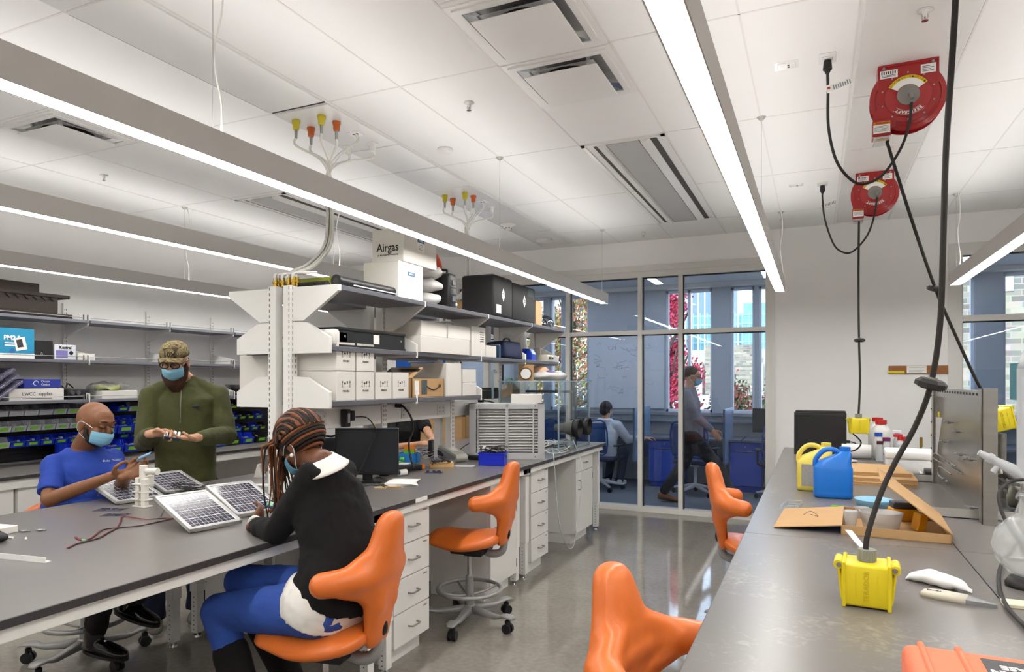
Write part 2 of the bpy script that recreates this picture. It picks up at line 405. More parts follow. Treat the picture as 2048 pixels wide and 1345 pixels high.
# ---------------- pendant lamps ----------------
HOUSE = mat('silver_lamp_housing', '#cfccc8', .5, .15, var=.01)
LD = lamp_mat('lamp_lens', '#fffcf7', E_DOWN); LU = lamp_mat('lamp_uplens', '#fffcf7', E_UP)
WIRE = mat('suspension_wire', '#b8b6b2', .4, .4)
def pendant(label, x, y0, y1, ys, cord, group='linear pendant lamps over the lab', name='pendant_lamp', up=LU, dn=LD, zb=2.435, zc=ZC):
    t = thing(name, label, 'lamp', (x, (y0+y1)/2, zb), 0, group)
    h = (y1-y0)/2; g = G(); w = .043
    for s in (-1, 1): g.box(s*w-.0025, s*w+.0025, -h, h, 0, .112)
    g.box(-w, w, -h, h, .05, .06)
    for s in (-1, 1): g.box(-w, w, s*h-.003, s*h+.003, 0, .112)
    obj('housing', g, HOUSE, t)
    g = G(); g.box(-w+.004, w-.004, -h+.06, h-.06, .006, .03); obj('lens', g, dn, t)
    if up: g = G(); g.box(-w+.006, w-.006, -h+.06, h-.06, .08, .088); obj('uplight_lens', g, up, t)
    yc = (y0+y1)/2
    for yy in ys:
        g = G(); g.cyl((0, yy-yc, .11), (0, yy-yc, zc-zb), .0015, n=6); g.cyl((0, yy-yc, zc-zb-.02), (0, yy-yc, zc-zb), .012, .03, n=12); obj('suspension_wire', g, WIRE, t)
    for yy in cord:
        g = G(); q = [(0.01+.012*math.sin(i*1.7), yy-yc+.02+.012*math.cos(i*1.3), .11+(zc-zb-.11)*i/6) for i in range(7)]
        g.tube(q, .004, 6, smooth=4); obj('power_cord', g, SILW, t)
    return t
pendant('long linear pendant lamp from the left edge over the near side of the bench', -2.165, -1.6, 7.32, (-.7, 1.93, 4.57, 7.23), (1.93,))
pendant('brightest and widest looking linear pendant lamp over the aisle beside the red reels', -.315, -1.6, 7.02, (-.7, 1.9, 4.56, 7.2), (7.1,))
pendant('short visible end of the linear pendant lamp at the right edge by the right window', 1.15, -1.6, 7.19, (1.9, 4.5, 7.15), (7.05,))
pendant('linear pendant lamp over the far side of the middle bench, behind the hose bundle', -3.72, -1.6, 7.02, (.6, 4.57), (4.6,))
pendant('lowest and most distant linear pendant lamp, washing the wall above the left shelves', -5.57, -1.6, 7.3, (4.63,), (4.64,))
pendant('unseen linear pendant lamp farthest right, added beyond the right bench', 3.0, -1.6, 7.0, (1.9, 4.5), ())  # extra lamp out of view, there for the light it contributes

# ---------------- ceiling fixtures ----------------
DIFW = mat('diffuser_white', '#e3e1df', .3)
def diffuser(label, cx, cy):
    t = thing('air_diffuser', label, 'air diffuser', (cx, cy, ZC), 0, 'square ceiling diffusers'); h = .298; g = G()
    for a, b, z in ((h, .27, -.006), (.27, .235, -.014)):
        for q in ((-a, a, -a, -b), (-a, a, b, a), (-a, -b, -b, b), (b, a, -b, b)): g.box(q[0], q[1], q[2], q[3], z, z+.012)
    obj('frame', g, DIFW, t)
    g = G(); g.loft([[(x*r, y*r, z) for x, y in ((-1, -1), (1, -1), (1, 1), (-1, 1))] for r, z in ((.25, -.012), (.18, -.004))], caps=False, sm=False); obj('cone', g, CHROME, t)
    g = G(); g.cyl((0, 0, -.004), (0, 0, -.0015), .16, n=32); obj('duct_opening', g, DGAP, t)
    g = G(); g.box(-.205, .205, -.205, .205, -.045, -.038, .002)
    for x in (-.14, .14):
        for y in (-.14, .14): g.box(x-.008, x+.008, y-.008, y+.008, -.04, -.001)
    obj('face_plate', g, DIFW, t)
    return t
diffuser('square ceiling diffuser cut off by the top edge of the picture', -1.235, 2.93)
diffuser('complete square ceiling diffuser left of the bright aisle lamp', -1.235, 3.545)
diffuser('square ceiling diffuser at far left above the long lamp', -4.62, 2.92)
PERF = mat('perforated_grille', '#b7b6b6', .6, var=.1, scale=400)
for lab, cx, y0, y1 in (('long recessed ceiling grille between the two big lamps', -1.235, 4.585, 7.17), ('long recessed ceiling grille behind the hose bundle on the left', -4.62, 4.63, 7.2)):
    t = thing('ceiling_grille', lab, 'ceiling grille', (cx, (y0+y1)/2, ZC)); h = (y1-y0)/2; g = G()
    for q in ((-.298, -.27, -h, h), (.27, .298, -h, h), (-.298, .298, -h, -h+.03), (-.298, .298, h-.03, h)): g.box(q[0], q[1], q[2], q[3], -.008, .004)
    obj('frame', g, DIFW, t)
    g = G(); g.box(-.115, .115, -h+.03, h-.03, -.014, -.008); obj('perforated_panel', g, PERF, t)
    for s in (-1, 1):
        g = G(); g.prism([(s*.13, -.03), (s*.19, -.006), (s*.19, -.002), (s*.12, -.002)], 'y', -h+.03, h-.03); obj('vane', g, DIFW, t)
        g = G(); g.box(s*.205-.012*(s < 0)*0-.014, s*.205+.03, -h+.03, h-.03, -.004, -.001); obj('slot', g, mat('dark_slot', '#4a4744', .7), t)
def sprinkler(label, x, y, z=ZC-.0): 
    g = G(); g.lathe([(.03, 0), (.032, -.004), (.012, -.008), (.008, -.03), (.0, -.03)], n=20); g.m = 1; g.tube([(-.011, 0, -.02), (-.012, 0, -.035), (0, 0, -.046), (.012, 0, -.035), (.011, 0, -.02)], .002, 6, smooth=3); g.cyl((0, 0, -.046), (0, 0, -.049), .014, n=14); g.m = 2; g.cyl((0, 0, -.028), (0, 0, -.045), .0025, n=8)
    return solo('sprinkler_head', label, 'sprinkler', g, [DIFW, CHROME, mat('red_bulb', '#b02a20', .3)], loc=(x, y, z), group='ceiling sprinkler heads')
sprinkler('sprinkler head on the ceiling panel in front of the big red reel', .448, 3.52, ZC-.012)
sprinkler('sprinkler head on a ceiling tile left of the complete diffuser', -1.906, 3.59)
sprinkler('sprinkler head on the far left ceiling, between two lamps', -5.29, 3.63)
p = (-1.78, 7.55); sprinkler('distant sprinkler head near the hanging wire above the glass screen', *p)
g = G(); g.lathe([(.055, 0), (.056, -.012), (.045, -.03), (.02, -.036), (0, -.036)], n=28); solo('smoke_detector', 'round white smoke detector on a ceiling tile near the first hose cluster', 'detector', g, DIFW, loc=(-2.446, 4.24, ZC))
g = G(); g.lathe([(.08, 0), (.082, -.012), (.06, -.02), (.05, -.022), (.045, -.05), (.03, -.056), (0, -.056)], n=28); g.m = 1
for k in range(8): g.cyl((.04*math.cos(k*.785), .04*math.sin(k*.785), -.045), (.04*math.cos(k*.785), .04*math.sin(k*.785), -.053), .008, n=8)
solo('ceiling_sensor', 'slotted grey-white sensor on the ceiling strip beyond the second hose cluster', 'sensor', g, [DIFW, GREYTX], loc=(-2.984, 6.5, ZC-.012))
g = G(); g.lathe([(.10, 0), (.102, -.012), (.085, -.02), (.04, -.022), (.035, -.03), (0, -.03)], n=32); solo('ceiling_speaker', 'flat round white disc at the far end of the ceiling strip', 'detector', g, DIFW, loc=(-2.93, 7.42, ZC-.012))
def cplate(label, x, y):
    g = G(); g.box(-.045, .045, -.035, .035, -.008, 0, .003); g.box(-.058, .058, -.048, .048, -.003, 0); g.m = 1; g.box(.004, .014, -.02, -.002, -.0085, -.007); g.box(.004, .014, .004, .02, -.0085, -.007); g.m = 0
    return solo('data_outlet', label, 'outlet', g, [SOCK2, BLACK], loc=(x, y, ZC), group='ceiling data outlets')
SOCK2 = mat('glossy_white_plastic', '#ecebea', .15)
cplate('data outlet on the ceiling near the plug of the big red reel', -.141, 3.86); cplate('data outlet on the ceiling near the plug of the farther red reel', -.153, 6.255)
# hose clusters
YB, OB = mat('yellow_hose_collar', '#c9b92e', .4), mat('orange_hose_collar', '#c4622d', .4)
BRASS = mat('brass', '#b8963e', .25, .9)
def cluster(label, dy, n, knot, down, lab2):
    t = thing('hose_drop', label, 'hose bundle', (-2.9, 3.6+dy, ZC-.012)); L = V(t.location)
    cols = [((-3.037, 3.36), YB), ((-3.03, 3.493), OB), ((-2.834, 3.363), YB), ((-2.811, 3.48), OB)]
    ends = []
    for (x, y), c in cols:
        q = V((x, y+dy, ZC-.012))-L; g = G(); g.lathe([(.026, 0), (.028, -.008), (.02, -.035), (.022, -.042), (.018, -.06), (.0, -.06)], q, 16); obj('collar', g, c, t)
        g = G(); g.cyl(q-V((0, 0, .05)), q-V((0, 0, .115)), .011, .009); obj('fitting', g, STEEL, t); ends.append((q-V((0, 0, .11)), .0085))
    for x, y in ((-3.031, 3.884), (-2.836, 3.906)):
        q = V((x, y+dy, ZC-.012))-L; g = G(); g.cyl(q, q-V((0, 0, .004)), .036, n=20); g.cyl(q, q-V((0, 0, .055)), .024, .021, n=18); obj('plug', g, SOCK2, t); ends.append((q-V((0, 0, .05)), .007))
    q = V((-2.83, 3.70+dy, ZC-.012))-L; g = G(); g.cb(q, (.09, .08, .006)); g.m = 1; g.cb(q+V((-.015, 0, -.003)), (.012, .016, .004)); g.cb(q+V((.015, 0, -.003)), (.012, .016, .004)); obj('data_plate', g, [SOCK2, BLACK], t); ends += [(q+V((.0, 0, -.01)), .004), (q+V((.018, 0, -.01)), .004)]
    K = V(knot)-L
    for i, (e, r) in enumerate(ends):
        off = V((.018*math.cos(i*.8), .018*math.sin(i*.8), 0)); pts = [e, e+V((0, 0, -.05)), e*.35+K*.65+V((0, 0, .04))+off*1.5, K+off]
        for j, p in enumerate(down): p = V(p)-L; pts.append(p+off*(1.0+.25*j)+V((0, .0, 0)))
        if n and i < 6:
            fx = V((-2.865+.05*(i % 2)*.9+(.0 if i < 3 else .09), 3.0+.012*(i % 3), BH+1.222))-L; pts += [fx+V((.02*(i-2), .10, .07)), fx+V((0, .0, .05)), fx]
        g = G(); g.tube(pts, r, 8, smooth=6); obj('hose', g, SILW, t)
        if n and i < 6: g = G(); g.cyl(fx+V((0, 0, .05)), fx+V((0, 0, .03)), .010); g.m = 1; g.cyl(fx+V((0, 0, .032)), fx+V((0, 0, -.02)), .013, n=6); g.cyl(fx+V((0, 0, .01)), fx+V((0, 0, .0)), .017, n=8); obj('brass_fitting', g, [STEEL, BRASS], t)
    return t
# ---------------- middle bench ----------------
BH = .914
def slab(label, x0, x1, y0, y1, name='worktop', th=.028, mat2=BENCHT, z=BH, group=None):
    g = G(); cx, cy = (x0+x1)/2, (y0+y1)/2; g.box(x0-cx, x1-cx, y0-cy, y1-cy, -th, 0, .002); g.m = 1
    for q in ((x0-cx-.0008, x0-cx+.001, y0-cy, y1-cy), (x1-cx-.001, x1-cx+.0008, y0-cy, y1-cy), (x0-cx, x1-cx, y0-cy-.0008, y0-cy+.001), (x0-cx, x1-cx, y1-cy-.001, y1-cy+.0008)): g.box(q[0], q[1], q[2], q[3], -th+.001, -.002)
    return solo(name, label, 'worktop', g, [mat2, BENCHE], loc=(cx, cy, z), group=group)
def bench_frame(label, x0, x1, y0, y1, legs, group='white height-adjustable bench frames', z=BH-.0285):
    t = thing('workbench', label, 'bench', ((x0+x1)/2, (y0+y1)/2, 0), 0, group); cx, cy = (x0+x1)/2, (y0+y1)/2
    g = G()
    for a in (x0+.02, x1-.06): g.box(a-cx, a+.04-cx, y0-cy, y1-cy, z-.045, z, .002)
    for a in (y0, y1-.05): g.box(x0-cx+.02, x1-cx-.02, a-cy, a+.05-cy, z-.05, z-.001, .002)
    obj('rail', g, WHITE, t)
    for lx, ly in legs:
        g = G(); a, b = lx-cx, ly-cy; g.box(a-.032, a+.032, b-.032, b+.032, .28, z-.001, .003); g.box(a-.026, a+.026, b-.026, b+.026, .03, .29, .002); g.m = 1
        for k in range(8): g.cyl((a-.027, b, .05+.028*k), (a-.0262, b, .05+.028*k), .004, n=8); g.cyl((a, b-.027, .05+.028*k), (a, b-.0262, .05+.028*k), .004, n=8)
        lg = obj('leg', g, [WHITE, GREYTX], t)
        g = G(); g.cyl((a, b, 0), (a, b, .012), .026, .022); g.cyl((a, b, .012), (a, b, .035), .006); obj('levelling_foot', g, CHROME, lg)
    return t
MX0, MX1 = -3.62, -2.03
slab('near grey worktop holding the four solar panels', MX0, MX1, .75, 2.895, group='middle bench worktops')
slab('grey worktop behind the woman, holding the monitor, up to the second post', MX0, MX1, 2.90, 4.83, group='middle bench worktops')
slab('far grey worktop of the middle bench, under the louvred box', MX0, MX1, 4.835, 6.93, group='middle bench worktops')
bench_frame('white frame with paired legs under the near worktop', MX0, MX1, .77, 2.88, [(-3.46, .85), (-2.12, .85), (-3.46, 2.80), (-2.10, 2.84)])
bench_frame('white frame under the worktop with the monitor', MX0, MX1, 2.91, 4.81, [(-3.46, 2.97), (-2.10, 3.00), (-3.46, 4.74), (-2.12, 4.74)])
bench_frame('white frame under the far worktop by the glass screen', MX0, MX1, 4.85, 6.91, [(-3.46, 4.92), (-2.12, 4.92), (-3.46, 6.85), (-2.12, 6.85)])
g = G(); g.box(-.001, .003, -.06, .06, -.011, .011); solo('edge_label', 'white strip label on the worktop edge above the first drawers', 'label', g, TXW, loc=(MX1+.0015, 3.25, BH-.014))
HND = mat('satin_handle', '#9d9b97', .3, .85)
DW = mat('white_drawer_front', '#e4e2de', .4)
def pull(parent, x, y, z, s=.09, vert=False, d=1):
    g = G()
    if vert: g.tube([(x, y, z-s/2), (x+d*.028, y, z-s/2+.008), (x+d*.03, y, z), (x+d*.028, y, z+s/2-.008), (x, y, z+s/2)], .005, 8, smooth=3)
    else: g.tube([(x, y-s/2, z), (x+d*.028, y-s/2+.008, z), (x+d*.03, y, z), (x+d*.028, y+s/2-.008, z), (x, y+s/2, z)], .005, 8, smooth=3)
    obj('handle', g, HND, parent)
def cabinet(label, xf, y0, y1, kind, d=1, depth=.52, z0=.10, z1=.845, group='white under-bench cabinets'):
    """front at x = xf facing d; kind: number of drawers, or 'door'"""
    cy = (y0+y1)/2; h = (y1-y0)/2; t = thing('cabinet', label, 'cabinet', (xf-d*depth/2, cy, 0), 0, group); xx = d*depth/2
    g = G(); g.box(-depth/2, depth/2-.02 if d > 0 else depth/2, -h, h, z0, z1) if d > 0 else g.box(-depth/2+.02, depth/2, -h, h, z0, z1)
    g.box(-depth/2+.02, depth/2-.06, -h+.02, h-.02, 0.0, z0)
    obj('body', g, WHITE, t)
    def front(nm, a, b, c, e2): g = G(); g.box(min(xx-d*.02, xx), max(xx-d*.02, xx), a, b, c, e2, .002); return obj(nm, g, DW, t)
    if kind == 'door':
        zz = z1-.16; f1 = front('drawer', -h+.003, h-.003, zz+.003, z1-.003); pull(f1, xx, 0, (zz+z1)/2, d=d)
        f2 = front('door', -h+.003, h-.003, z0+.003, zz-.003); pull(f2, xx, -h+.07, zz-.12, vert=True, d=d)
        g = G()
        for q in (z0+.08, zz-.08): g.box(min(xx-d*.01, xx+d*.004), max(xx-d*.01, xx+d*.004), h-.004, h+.003, q-.03, q+.03)
        obj('hinge', g, HND, f2)
    else:
        dz = (z1-z0)/kind
        for k in range(kind):
            f1 = front('drawer', -h+.003, h-.003, z0+dz*k+.003, z0+dz*(k+1)-.003); pull(f1, xx, 0, z0+dz*(k+.5), d=d)
            g = G(); g.box(xx-.0005, xx+.0008*d, h-.07, h-.03, z0+dz*(k+1)-.03, z0+dz*(k+1)-.022); obj('label_slot', g, HND, f1)
    return t
cabinet('four-drawer white cabinet right behind the seated woman', -2.085, 3.06, 3.43, 4)
cabinet('white door cabinet beside the knee space of the empty orange chair', -2.085, 4.25, 4.70, 'door')
cabinet('four-drawer white cabinet between the two far bench posts', -2.085, 4.99, 5.37, 4)
cabinet('last white door cabinet next to the glass screen', -2.085, 6.10, 6.62, 'door')
cabinet('white cabinet on the far side under the near worktop behind the legs', -3.55, 3.1, 3.55, 4, d=-1, depth=.5)
# modesty panels in the middle of the benches
g = G()
for y0, y1 in ((2.95, 4.78), (4.88, 6.88)): g.box(-2.84, -2.82, y0, y1, .16, BH-.09)
solo('modesty_panel', 'white back panel under the middle bench', 'panel', g, WHITE)

# ---------------- shelving spine on the bench ----------------
SX = -2.80; PY = (2.99, 3.88, 4.84, 5.75, 6.62)       # uprights
ZT, ZM, ZL = 2.10, 1.765, 1.455                       # shelf tops
sp_ = thing('shelving_frame', 'white double-sided service spine standing on the middle bench', 'shelving frame', (SX, 4.85, BH))
for i, y in enumerate(PY):
    g = G(); dy = y-4.85
    for s in (-1, 1): g.box(s*.055-.028, s*.055+.028, dy-.03, dy+.03, 0, 1.20, .003)
    g.m = 1
    for s in (-1, 1):
        for k in range(34): g.box(s*.0835-.0004, s*.0835+.0004, dy-.014, dy-.010, .12+k*.032, .138+k*.032); g.box(s*.0835-.0004, s*.0835+.0004, dy+.010, dy+.014, .12+k*.032, .138+k*.032)
        if i == 0:
            for k in range(34): g.box(s*.055+s*.018-.002, s*.055+s*.018+.002, dy-.0305, dy-.0299, .12+k*.032, .138+k*.032)
    obj('upright', g, [WHITE, DGAP], sp_)
g = G()
for a, b in zip(PY[:-1], PY[1:]):
    g.box(-.075, .075, a+.031-4.85, b-.031-4.85, .36, .49, .003); g.box(-.03, .03, a+.031-4.85, b-.031-4.85, 1.02, 1.10) if 0 else None
obj('service_rail', g, WHITE, sp_)
SOCK = mat('socket_face', '#d9d8d5', .5)
for yy in (3.22, 4.15, 4.66, 5.1):
    g = G(); g.box(.0755, .079, yy-.06-4.85, yy+.06-4.85, .385, .465, .002); g.m = 1
    for q in (-.03, .03):
        for z in (.41, .44): g.box(.079, .0796, yy+q-.008-4.85, yy+q-.005-4.85, z-.006, z+.006); g.box(.079, .0796, yy+q+.005-4.85, yy+q+.008-4.85, z-.006, z+.006)
    obj('socket', g, [SOCK, GREYTX], sp_)
def bracket(y, z, s, kind):
    """cantilever plate; kind 'under' hangs below the shelf, 'over' stands above it"""
    depth = .325 if kind == 'under' else .26
    g = G(); x0 = SX+s*.083; x1 = SX+s*(.083+depth); a, b = (x0, x1)
    if kind == 'under': poly = [(a, z-.19), (a, z+.003), (b, z+.003), (b, z-.03), (a+s*.08, z-.19)]
    else: poly = [(a, z-.04), (a, z+.14), (a+s*.1, z+.135), (b, z+.05), (b, z-.04)]
    g.prism(poly, 'y', y-.0125, y+.0125); return g
def shelf(label, s, y0, y1, z, kind='under', endb=True, group='grey shelves on the service spine'):
    depth, cx_ = (.36, .235) if kind == 'under' else (.30, .20)
    t = thing('shelf', label, 'shelf', (SX+s*cx_, (y0+y1)/2, z), 0, group); cy = (y0+y1)/2; L = (y1-y0)/2-.015
    g = G(); g.box(-depth/2, depth/2, -L, L, -.028, 0, .002); g.m = 1; g.box(s*depth/2-.0005, s*depth/2+.0006, -L, L, -.026, -.002); obj('board', g, [SHELFG, mat('shelf_edge', '#5b5c63', .5)], t)
    for yy in ((y0, y1) if endb else (y0,)):
        g = bracket(yy, z, s, kind); g.xf = MX.Identity(4)
        for v in g.bm.verts: v.co -= V((SX+s*cx_, cy, z))
        obj('bracket', g, WHITE, t)
    return t
for i, (a, b) in enumerate(zip(PY[:-1], PY[1:])):
    nth = ('first', 'second', 'third', 'last')[i]
    shelf('top shelf board facing the aisle, %s bay from the near end' % nth, 1, a, b, ZT, 'under', endb=(i == 3))
    shelf('middle shelf board facing the aisle, %s bay from the near end' % nth, 1, a, b, ZM, 'over', endb=(i == 3))
    if i < 2: shelf('lowest shelf board facing the aisle, %s bay from the near end' % nth, 1, a, b, ZL, 'over', endb=(i == 1))
    shelf('top shelf board on the wall side of the spine, %s bay' % nth, -1, a, b, ZT, 'under', endb=(i == 3))
    if i < 2:
        shelf('middle shelf board on the wall side of the spine, %s bay' % nth, -1, a, b, ZM, 'over', endb=(i == 1))
        shelf('lowest shelf board on the wall side of the spine, %s bay' % nth, -1, a, b, ZL, 'over', endb=(i == 1))

# ---------------- right bench ----------------
def stained():
    m = BENCHT.copy(); m.name = 'stained_worktop'; n = m.node_tree.nodes; l = m.node_tree.links; b = n['Principled BSDF']; src = b.inputs['Base Color'].links[0].from_socket
    t = n['Texture Coordinate']; a = n.new('ShaderNodeTexNoise'); c = n.new('ShaderNodeTexNoise'); d = n.new('ShaderNodeMath'); r = n.new('ShaderNodeMapRange'); x = n.new('ShaderNodeMix'); x.data_type = 'RGBA'
    a.inputs['Scale'].default_value = 2.2; a.inputs['Detail'].default_value = 3; c.inputs['Scale'].default_value = 26; c.inputs['Detail'].default_value = 8; c.inputs['Distortion'].default_value = 1.5; d.operation = 'MULTIPLY'
    for q in (a, c): l.new(t.outputs['Object'], q.inputs['Vector'])
    l.new(a.outputs['Fac'], d.inputs[0]); l.new(c.outputs['Fac'], d.inputs[1]); l.new(d.outputs[0], r.inputs['Value'])
    r.inputs['From Min'].default_value = .29; r.inputs['From Max'].default_value = .48; r.inputs['To Max'].default_value = .55
    l.new(r.outputs[0], x.inputs['Factor']); l.new(src, x.inputs['A']); x.inputs['B'].default_value = C('#a9a596'); l.new(x.outputs['Result'], b.inputs['Base Color']); return m
STAIN = stained()
RX0, RXM, RX1 = -.28, .505, 1.29
for n, (a, b) in enumerate(((-1.2, 1.2), (1.204, 3.062), (3.066, 5.076), (5.08, 7.14))):
    w = ('behind the camera', 'under the orange case and yellow outlet box', 'under the blue jug and open carton', 'under the black computer')[n]
    slab('grey aisle-side worktop ' + w, RX0, RXM-.002, a, b, mat2=STAIN if n in (1, 2) else BENCHT, group='right bench worktops'); slab('grey outer worktop of the right bench, %s piece' % ('rearmost', 'nearest', 'middle', 'farthest')[n], RXM+.002, RX1, a, b, group='right bench worktops')
bench_frame('white frame under the near end of the right bench', RX0, RX1, -1.1, 3.0, [(-.2, 1.26), (1.2, 1.26), (-.2, 2.98), (1.2, 2.9)])
bench_frame('white frame under the far end of the right bench', RX0, RX1, 3.1, 7.1, [(-.2, 3.14), (1.2, 3.2), (-.2, 7.0), (1.2, 7.0)])
# hose clusters (they end on the spine, so they come after it)
def a3(px, py, x): return tuple(at(px, py, x=x))
cluster('white hose and cable bundle dropping from the ceiling to brass fittings on the spine', 0, 1, a3(656, 362, -2.9), [a3(660, 430, -2.9), a3(655, 490, -2.9), a3(625, 528, -2.9), a3(592, 545, -2.88)], '')
cluster('farther white hose and cable bundle dropping behind the long lamp', 1.9, 0, a3(934, 472, -2.92), [a3(936, 530, -2.92), a3(934, 575, -2.92), a3(915, 600, -2.9)], '')

# ---------------- goods on the spine shelves ----------------
def carton(name, label, cat, x0, x1, y0, y1, z0, h, m=CARDW, rot=0, group=None, tape=None, lid=.004):
    """closed carton: body with flap seam; x1 is the aisle-side face"""
    cx, cy = (x0+x1)/2, (y0+y1)/2; a, b = (x1-x0)/2, (y1-y0)/2
    t = thing(name, label, cat, (cx, cy, z0), rot, group)
    g = G(); g.box(-a, a, -b, b, 0, h-.002, .003); obj('body', g, m, t)
    g = G(); g.box(-a+.001, a-.001, -b+.001, -.0012, h-.002, h+.001); g.box(-a+.001, a-.001, .0012, b-.001, h-.002, h+.001); obj('flap', g, m, t)
    if tape: g = G(); g.box(-a-.0006, a+.0006, -.025, .025, h*.75, h+.0016); obj('tape', g, tape, t)
    return t, a, b
def arrows(g, cy, z, s, ph):
    for q in (-.4, .4):
        y = cy+q*s
        g.box(ph, ph+.0006, y-.002*s*10, y+.002*s*10, z-.16*s, z+.12*s); g.prism([(y-.07*s, z+.1*s), (y+.07*s, z+.1*s), (y, z+.26*s)], 'x', ph, ph+.0006); g.box(ph, ph+.0006, y-.08*s, y+.08*s, z-.2*s, z-.17*s)
    g.prism([(cy-.24*s, z-.0*s), (cy-.02*s, z), (cy-.06*s, z+.12*s), (cy-.20*s, z+.12*s)], 'x', ph, ph+.0006); g.box(ph, ph+.0006, cy-.14*s, cy-.12*s, z-.2*s, z)
    g.prism([(cy+.05*s, z+.2*s), (cy+.19*s, z+.2*s), (cy+.16*s, z+.02*s), (cy+.13*s, z-.02*s), (cy+.11*s, z-.02*s), (cy+.08*s, z+.02*s)], 'x', ph, ph+.0006); g.box(ph, ph+.0006, cy+.09*s, cy+.15*s, z-.18*s, z-.15*s)
XFB = -2.46
def yof(px, x, py=700): return at(px, py, x=x).y
def zof(px, py, x): return at(px, py, x=x).z
fx = XFB
rows = [((673, 711), 0, 'first'), ((713, 749), 0, 'second'), ((751, 784), 0, 'third'), ((786, 818), 0, 'last'), ((673, 711), 1, 'left'), ((713, 749), 1, 'right')]
for (a, b), lev, nm in rows:
    y0, y1 = yof(a, fx), yof(b, fx)
    t, ha, hb = carton('fragile_box', ('%s white FRAGILE box of the bottom row from the left' % nm) if not lev else ('%s white FRAGILE box of the upper row' % nm), 'box', fx-.30, fx, y0+.002, y1-.002, ZL+lev*.172, .168, group='white boxes marked fragile')
    g = G(); arrows(g, 0, .095, .085, ha+.0002); obj('handling_symbols', g, GREYTX, t); text('FRAGILE', .016, GREYTX, t, (ha+.0008, 0, .055), FX)
# Airgas cartons
fx = -2.41
y0, y1 = yof(797, fx), yof(846, fx)
t, ha, hb = carton('carton', 'large white carton with a blue label under the Airgas carton', 'box', fx-.27, fx, y0, y1, ZT, .235)
def blabel(t, ha, z, s='Airgas'):
    g = G(); g.box(ha+.0002, ha+.001, -.045, .045, z-.05, z+.04); obj('label', g, PAPER, t)
    g = G(); g.box(ha+.001, ha+.0016, -.043, .043, z+.012, z+.038); obj('label_band', g, mat('label_blue', '#3f6b8e', .6), t); text('AIRGAS', .016, TXW, t, (ha+.002, 0, z+.025), FX)
    g = G()
    for k in range(4): g.box(ha+.001, ha+.0014, -.028, .028-.01*(k % 2), z-.005-k*.01, z-.002-k*.01)
    obj('label_print', g, mat('pale_print', '#8f9396', .7), t)
blabel(t, ha, .14)
y0, y1 = yof(806, fx), yof(872, fx)
t, ha, hb = carton('carton', 'white Airgas carton on top of the stack, touching the lamp', 'box', fx-.24, fx+.005, y0, y1, ZT+.237, .215, tape=CARDB)
blabel(t, ha, .14); text('Airgas', .075, mat('black_print', '#1d1b1b', .7), t, (0, -hb-.001, .095), FNY, bold=.0008, sx=.9); text('an Air Liquide company', .017, GREYTX, t, (0, -hb-.001, .05), FNY)
# flat lime and black box
t, ha, hb = carton('flat_box', 'lime green and black flat box on the near end of the top shelf', 'box', -2.86, -2.56, 3.18, 3.52, ZT, .085, m=mat('lime_print', '#9aa41e', .5))
g = G(); g.box(ha, ha+.001, -hb, hb, 0, .084); g.box(ha-.03, ha+.001, -hb, hb, .084, .086); obj('black_side', g, BLACK, t); g = G(); g.box(ha+.001, ha+.0016, -hb*.7, -hb*.2, .05, .058); g.box(ha+.001, ha+.0016, -hb*.7, -hb*.35, .036, .042); obj('print', g, mat('pale_print', '#8f9396', .7), t)
# black tripod bag tubes
g = G(); g.cyl((0, -.33, .033), (0, .30, .033), .033, n=24); g.cyl((0, -.34, .033), (0, -.325, .033), .036, n=24); g.cyl((0, .29, .033), (0, .31, .033), .036, n=24); g.m = 1; g.cyl((0, -.341, .033), (0, -.3405, .033), .018, n=20)
t = solo('roll_tube', 'black tube with white edge lying along the front of the top shelf', 'tube', g, [BLACK, GREYTX], loc=(-2.46, 3.38, ZT)); g = G(); g.box(.022, .036, -.22, .28, .018, .024); obj('white_strip', g, TXW, t)
g = G(); g.cyl((-.16, 0, .024), (.16, 0, .024), .024, n=20); g.cyl((-.165, 0, .024), (-.15, 0, .024), .027, n=20); g.m = 1; g.cyl((-.166, 0, .024), (-.1655, 0, .024), .014, n=16); g.m = 0; g.box(-.12, .12, .02, .06, 0, .03, .008)
solo('tripod', 'short black tube lying across the near end of the top shelf', 'tube', g, [BLACK, GREYTX], loc=(-2.72, 3.09, ZT))
# bags, hard case
BAGC = mat('cloudy_plastic_bag', '#d8d6d3', .3, alpha=.8, bump=1.0, bscale=25)
for i, (px, z, r) in enumerate(((862, .05, .07), (866, .155, .062), (868, .25, .055))):
    g = G(); random.seed(i+3)
    g.ell((0, 0, 0), (.11, r*1.1, r*.75), 20); 
    for v in g.bm.verts: v.co += v.co.normalized()*noise.noise(v.co*22+V((i*5, 0, 0)))*.022
    g.m = 1; g.cb((.03, 0, 0), (.08, .05, .04))
    solo('plastic_bag', ('lowest', 'middle', 'topmost')[i]+' crumpled clear bag stacked beside the Airgas cartons', 'bag', g, [BAGC, PAPER], loc=(-2.55, yof(px+2, -2.5), ZT+z), group='clear bags on the top shelf')
t = thing('hard_case', 'black ribbed hard case standing upright on the top shelf', 'case', (-2.55, yof(890, -2.5), ZT)); g = G()
g.box(-.12, .12, -.055, .055, 0, .26, .02, 3)
for z in (.05, .1, .15, .2): g.box(-.123, .123, -.04, .04, z, z+.012, .003)
obj('shell', g, BLACK, t); g = G(); g.tube([(-.05, -.0, .255), (-.05, 0, .29), (.06, 0, .29), (.06, 0, .255)], .009, 8, smooth=4); obj('handle', g, BLACK, t)
for q in (-.06, .06): g = G(); g.box(.12, .128, -.02, .02, .13+q-.02, .13+q+.02, .003); obj('latch', g, mat('grey_latch', '#55565a', .4), t)
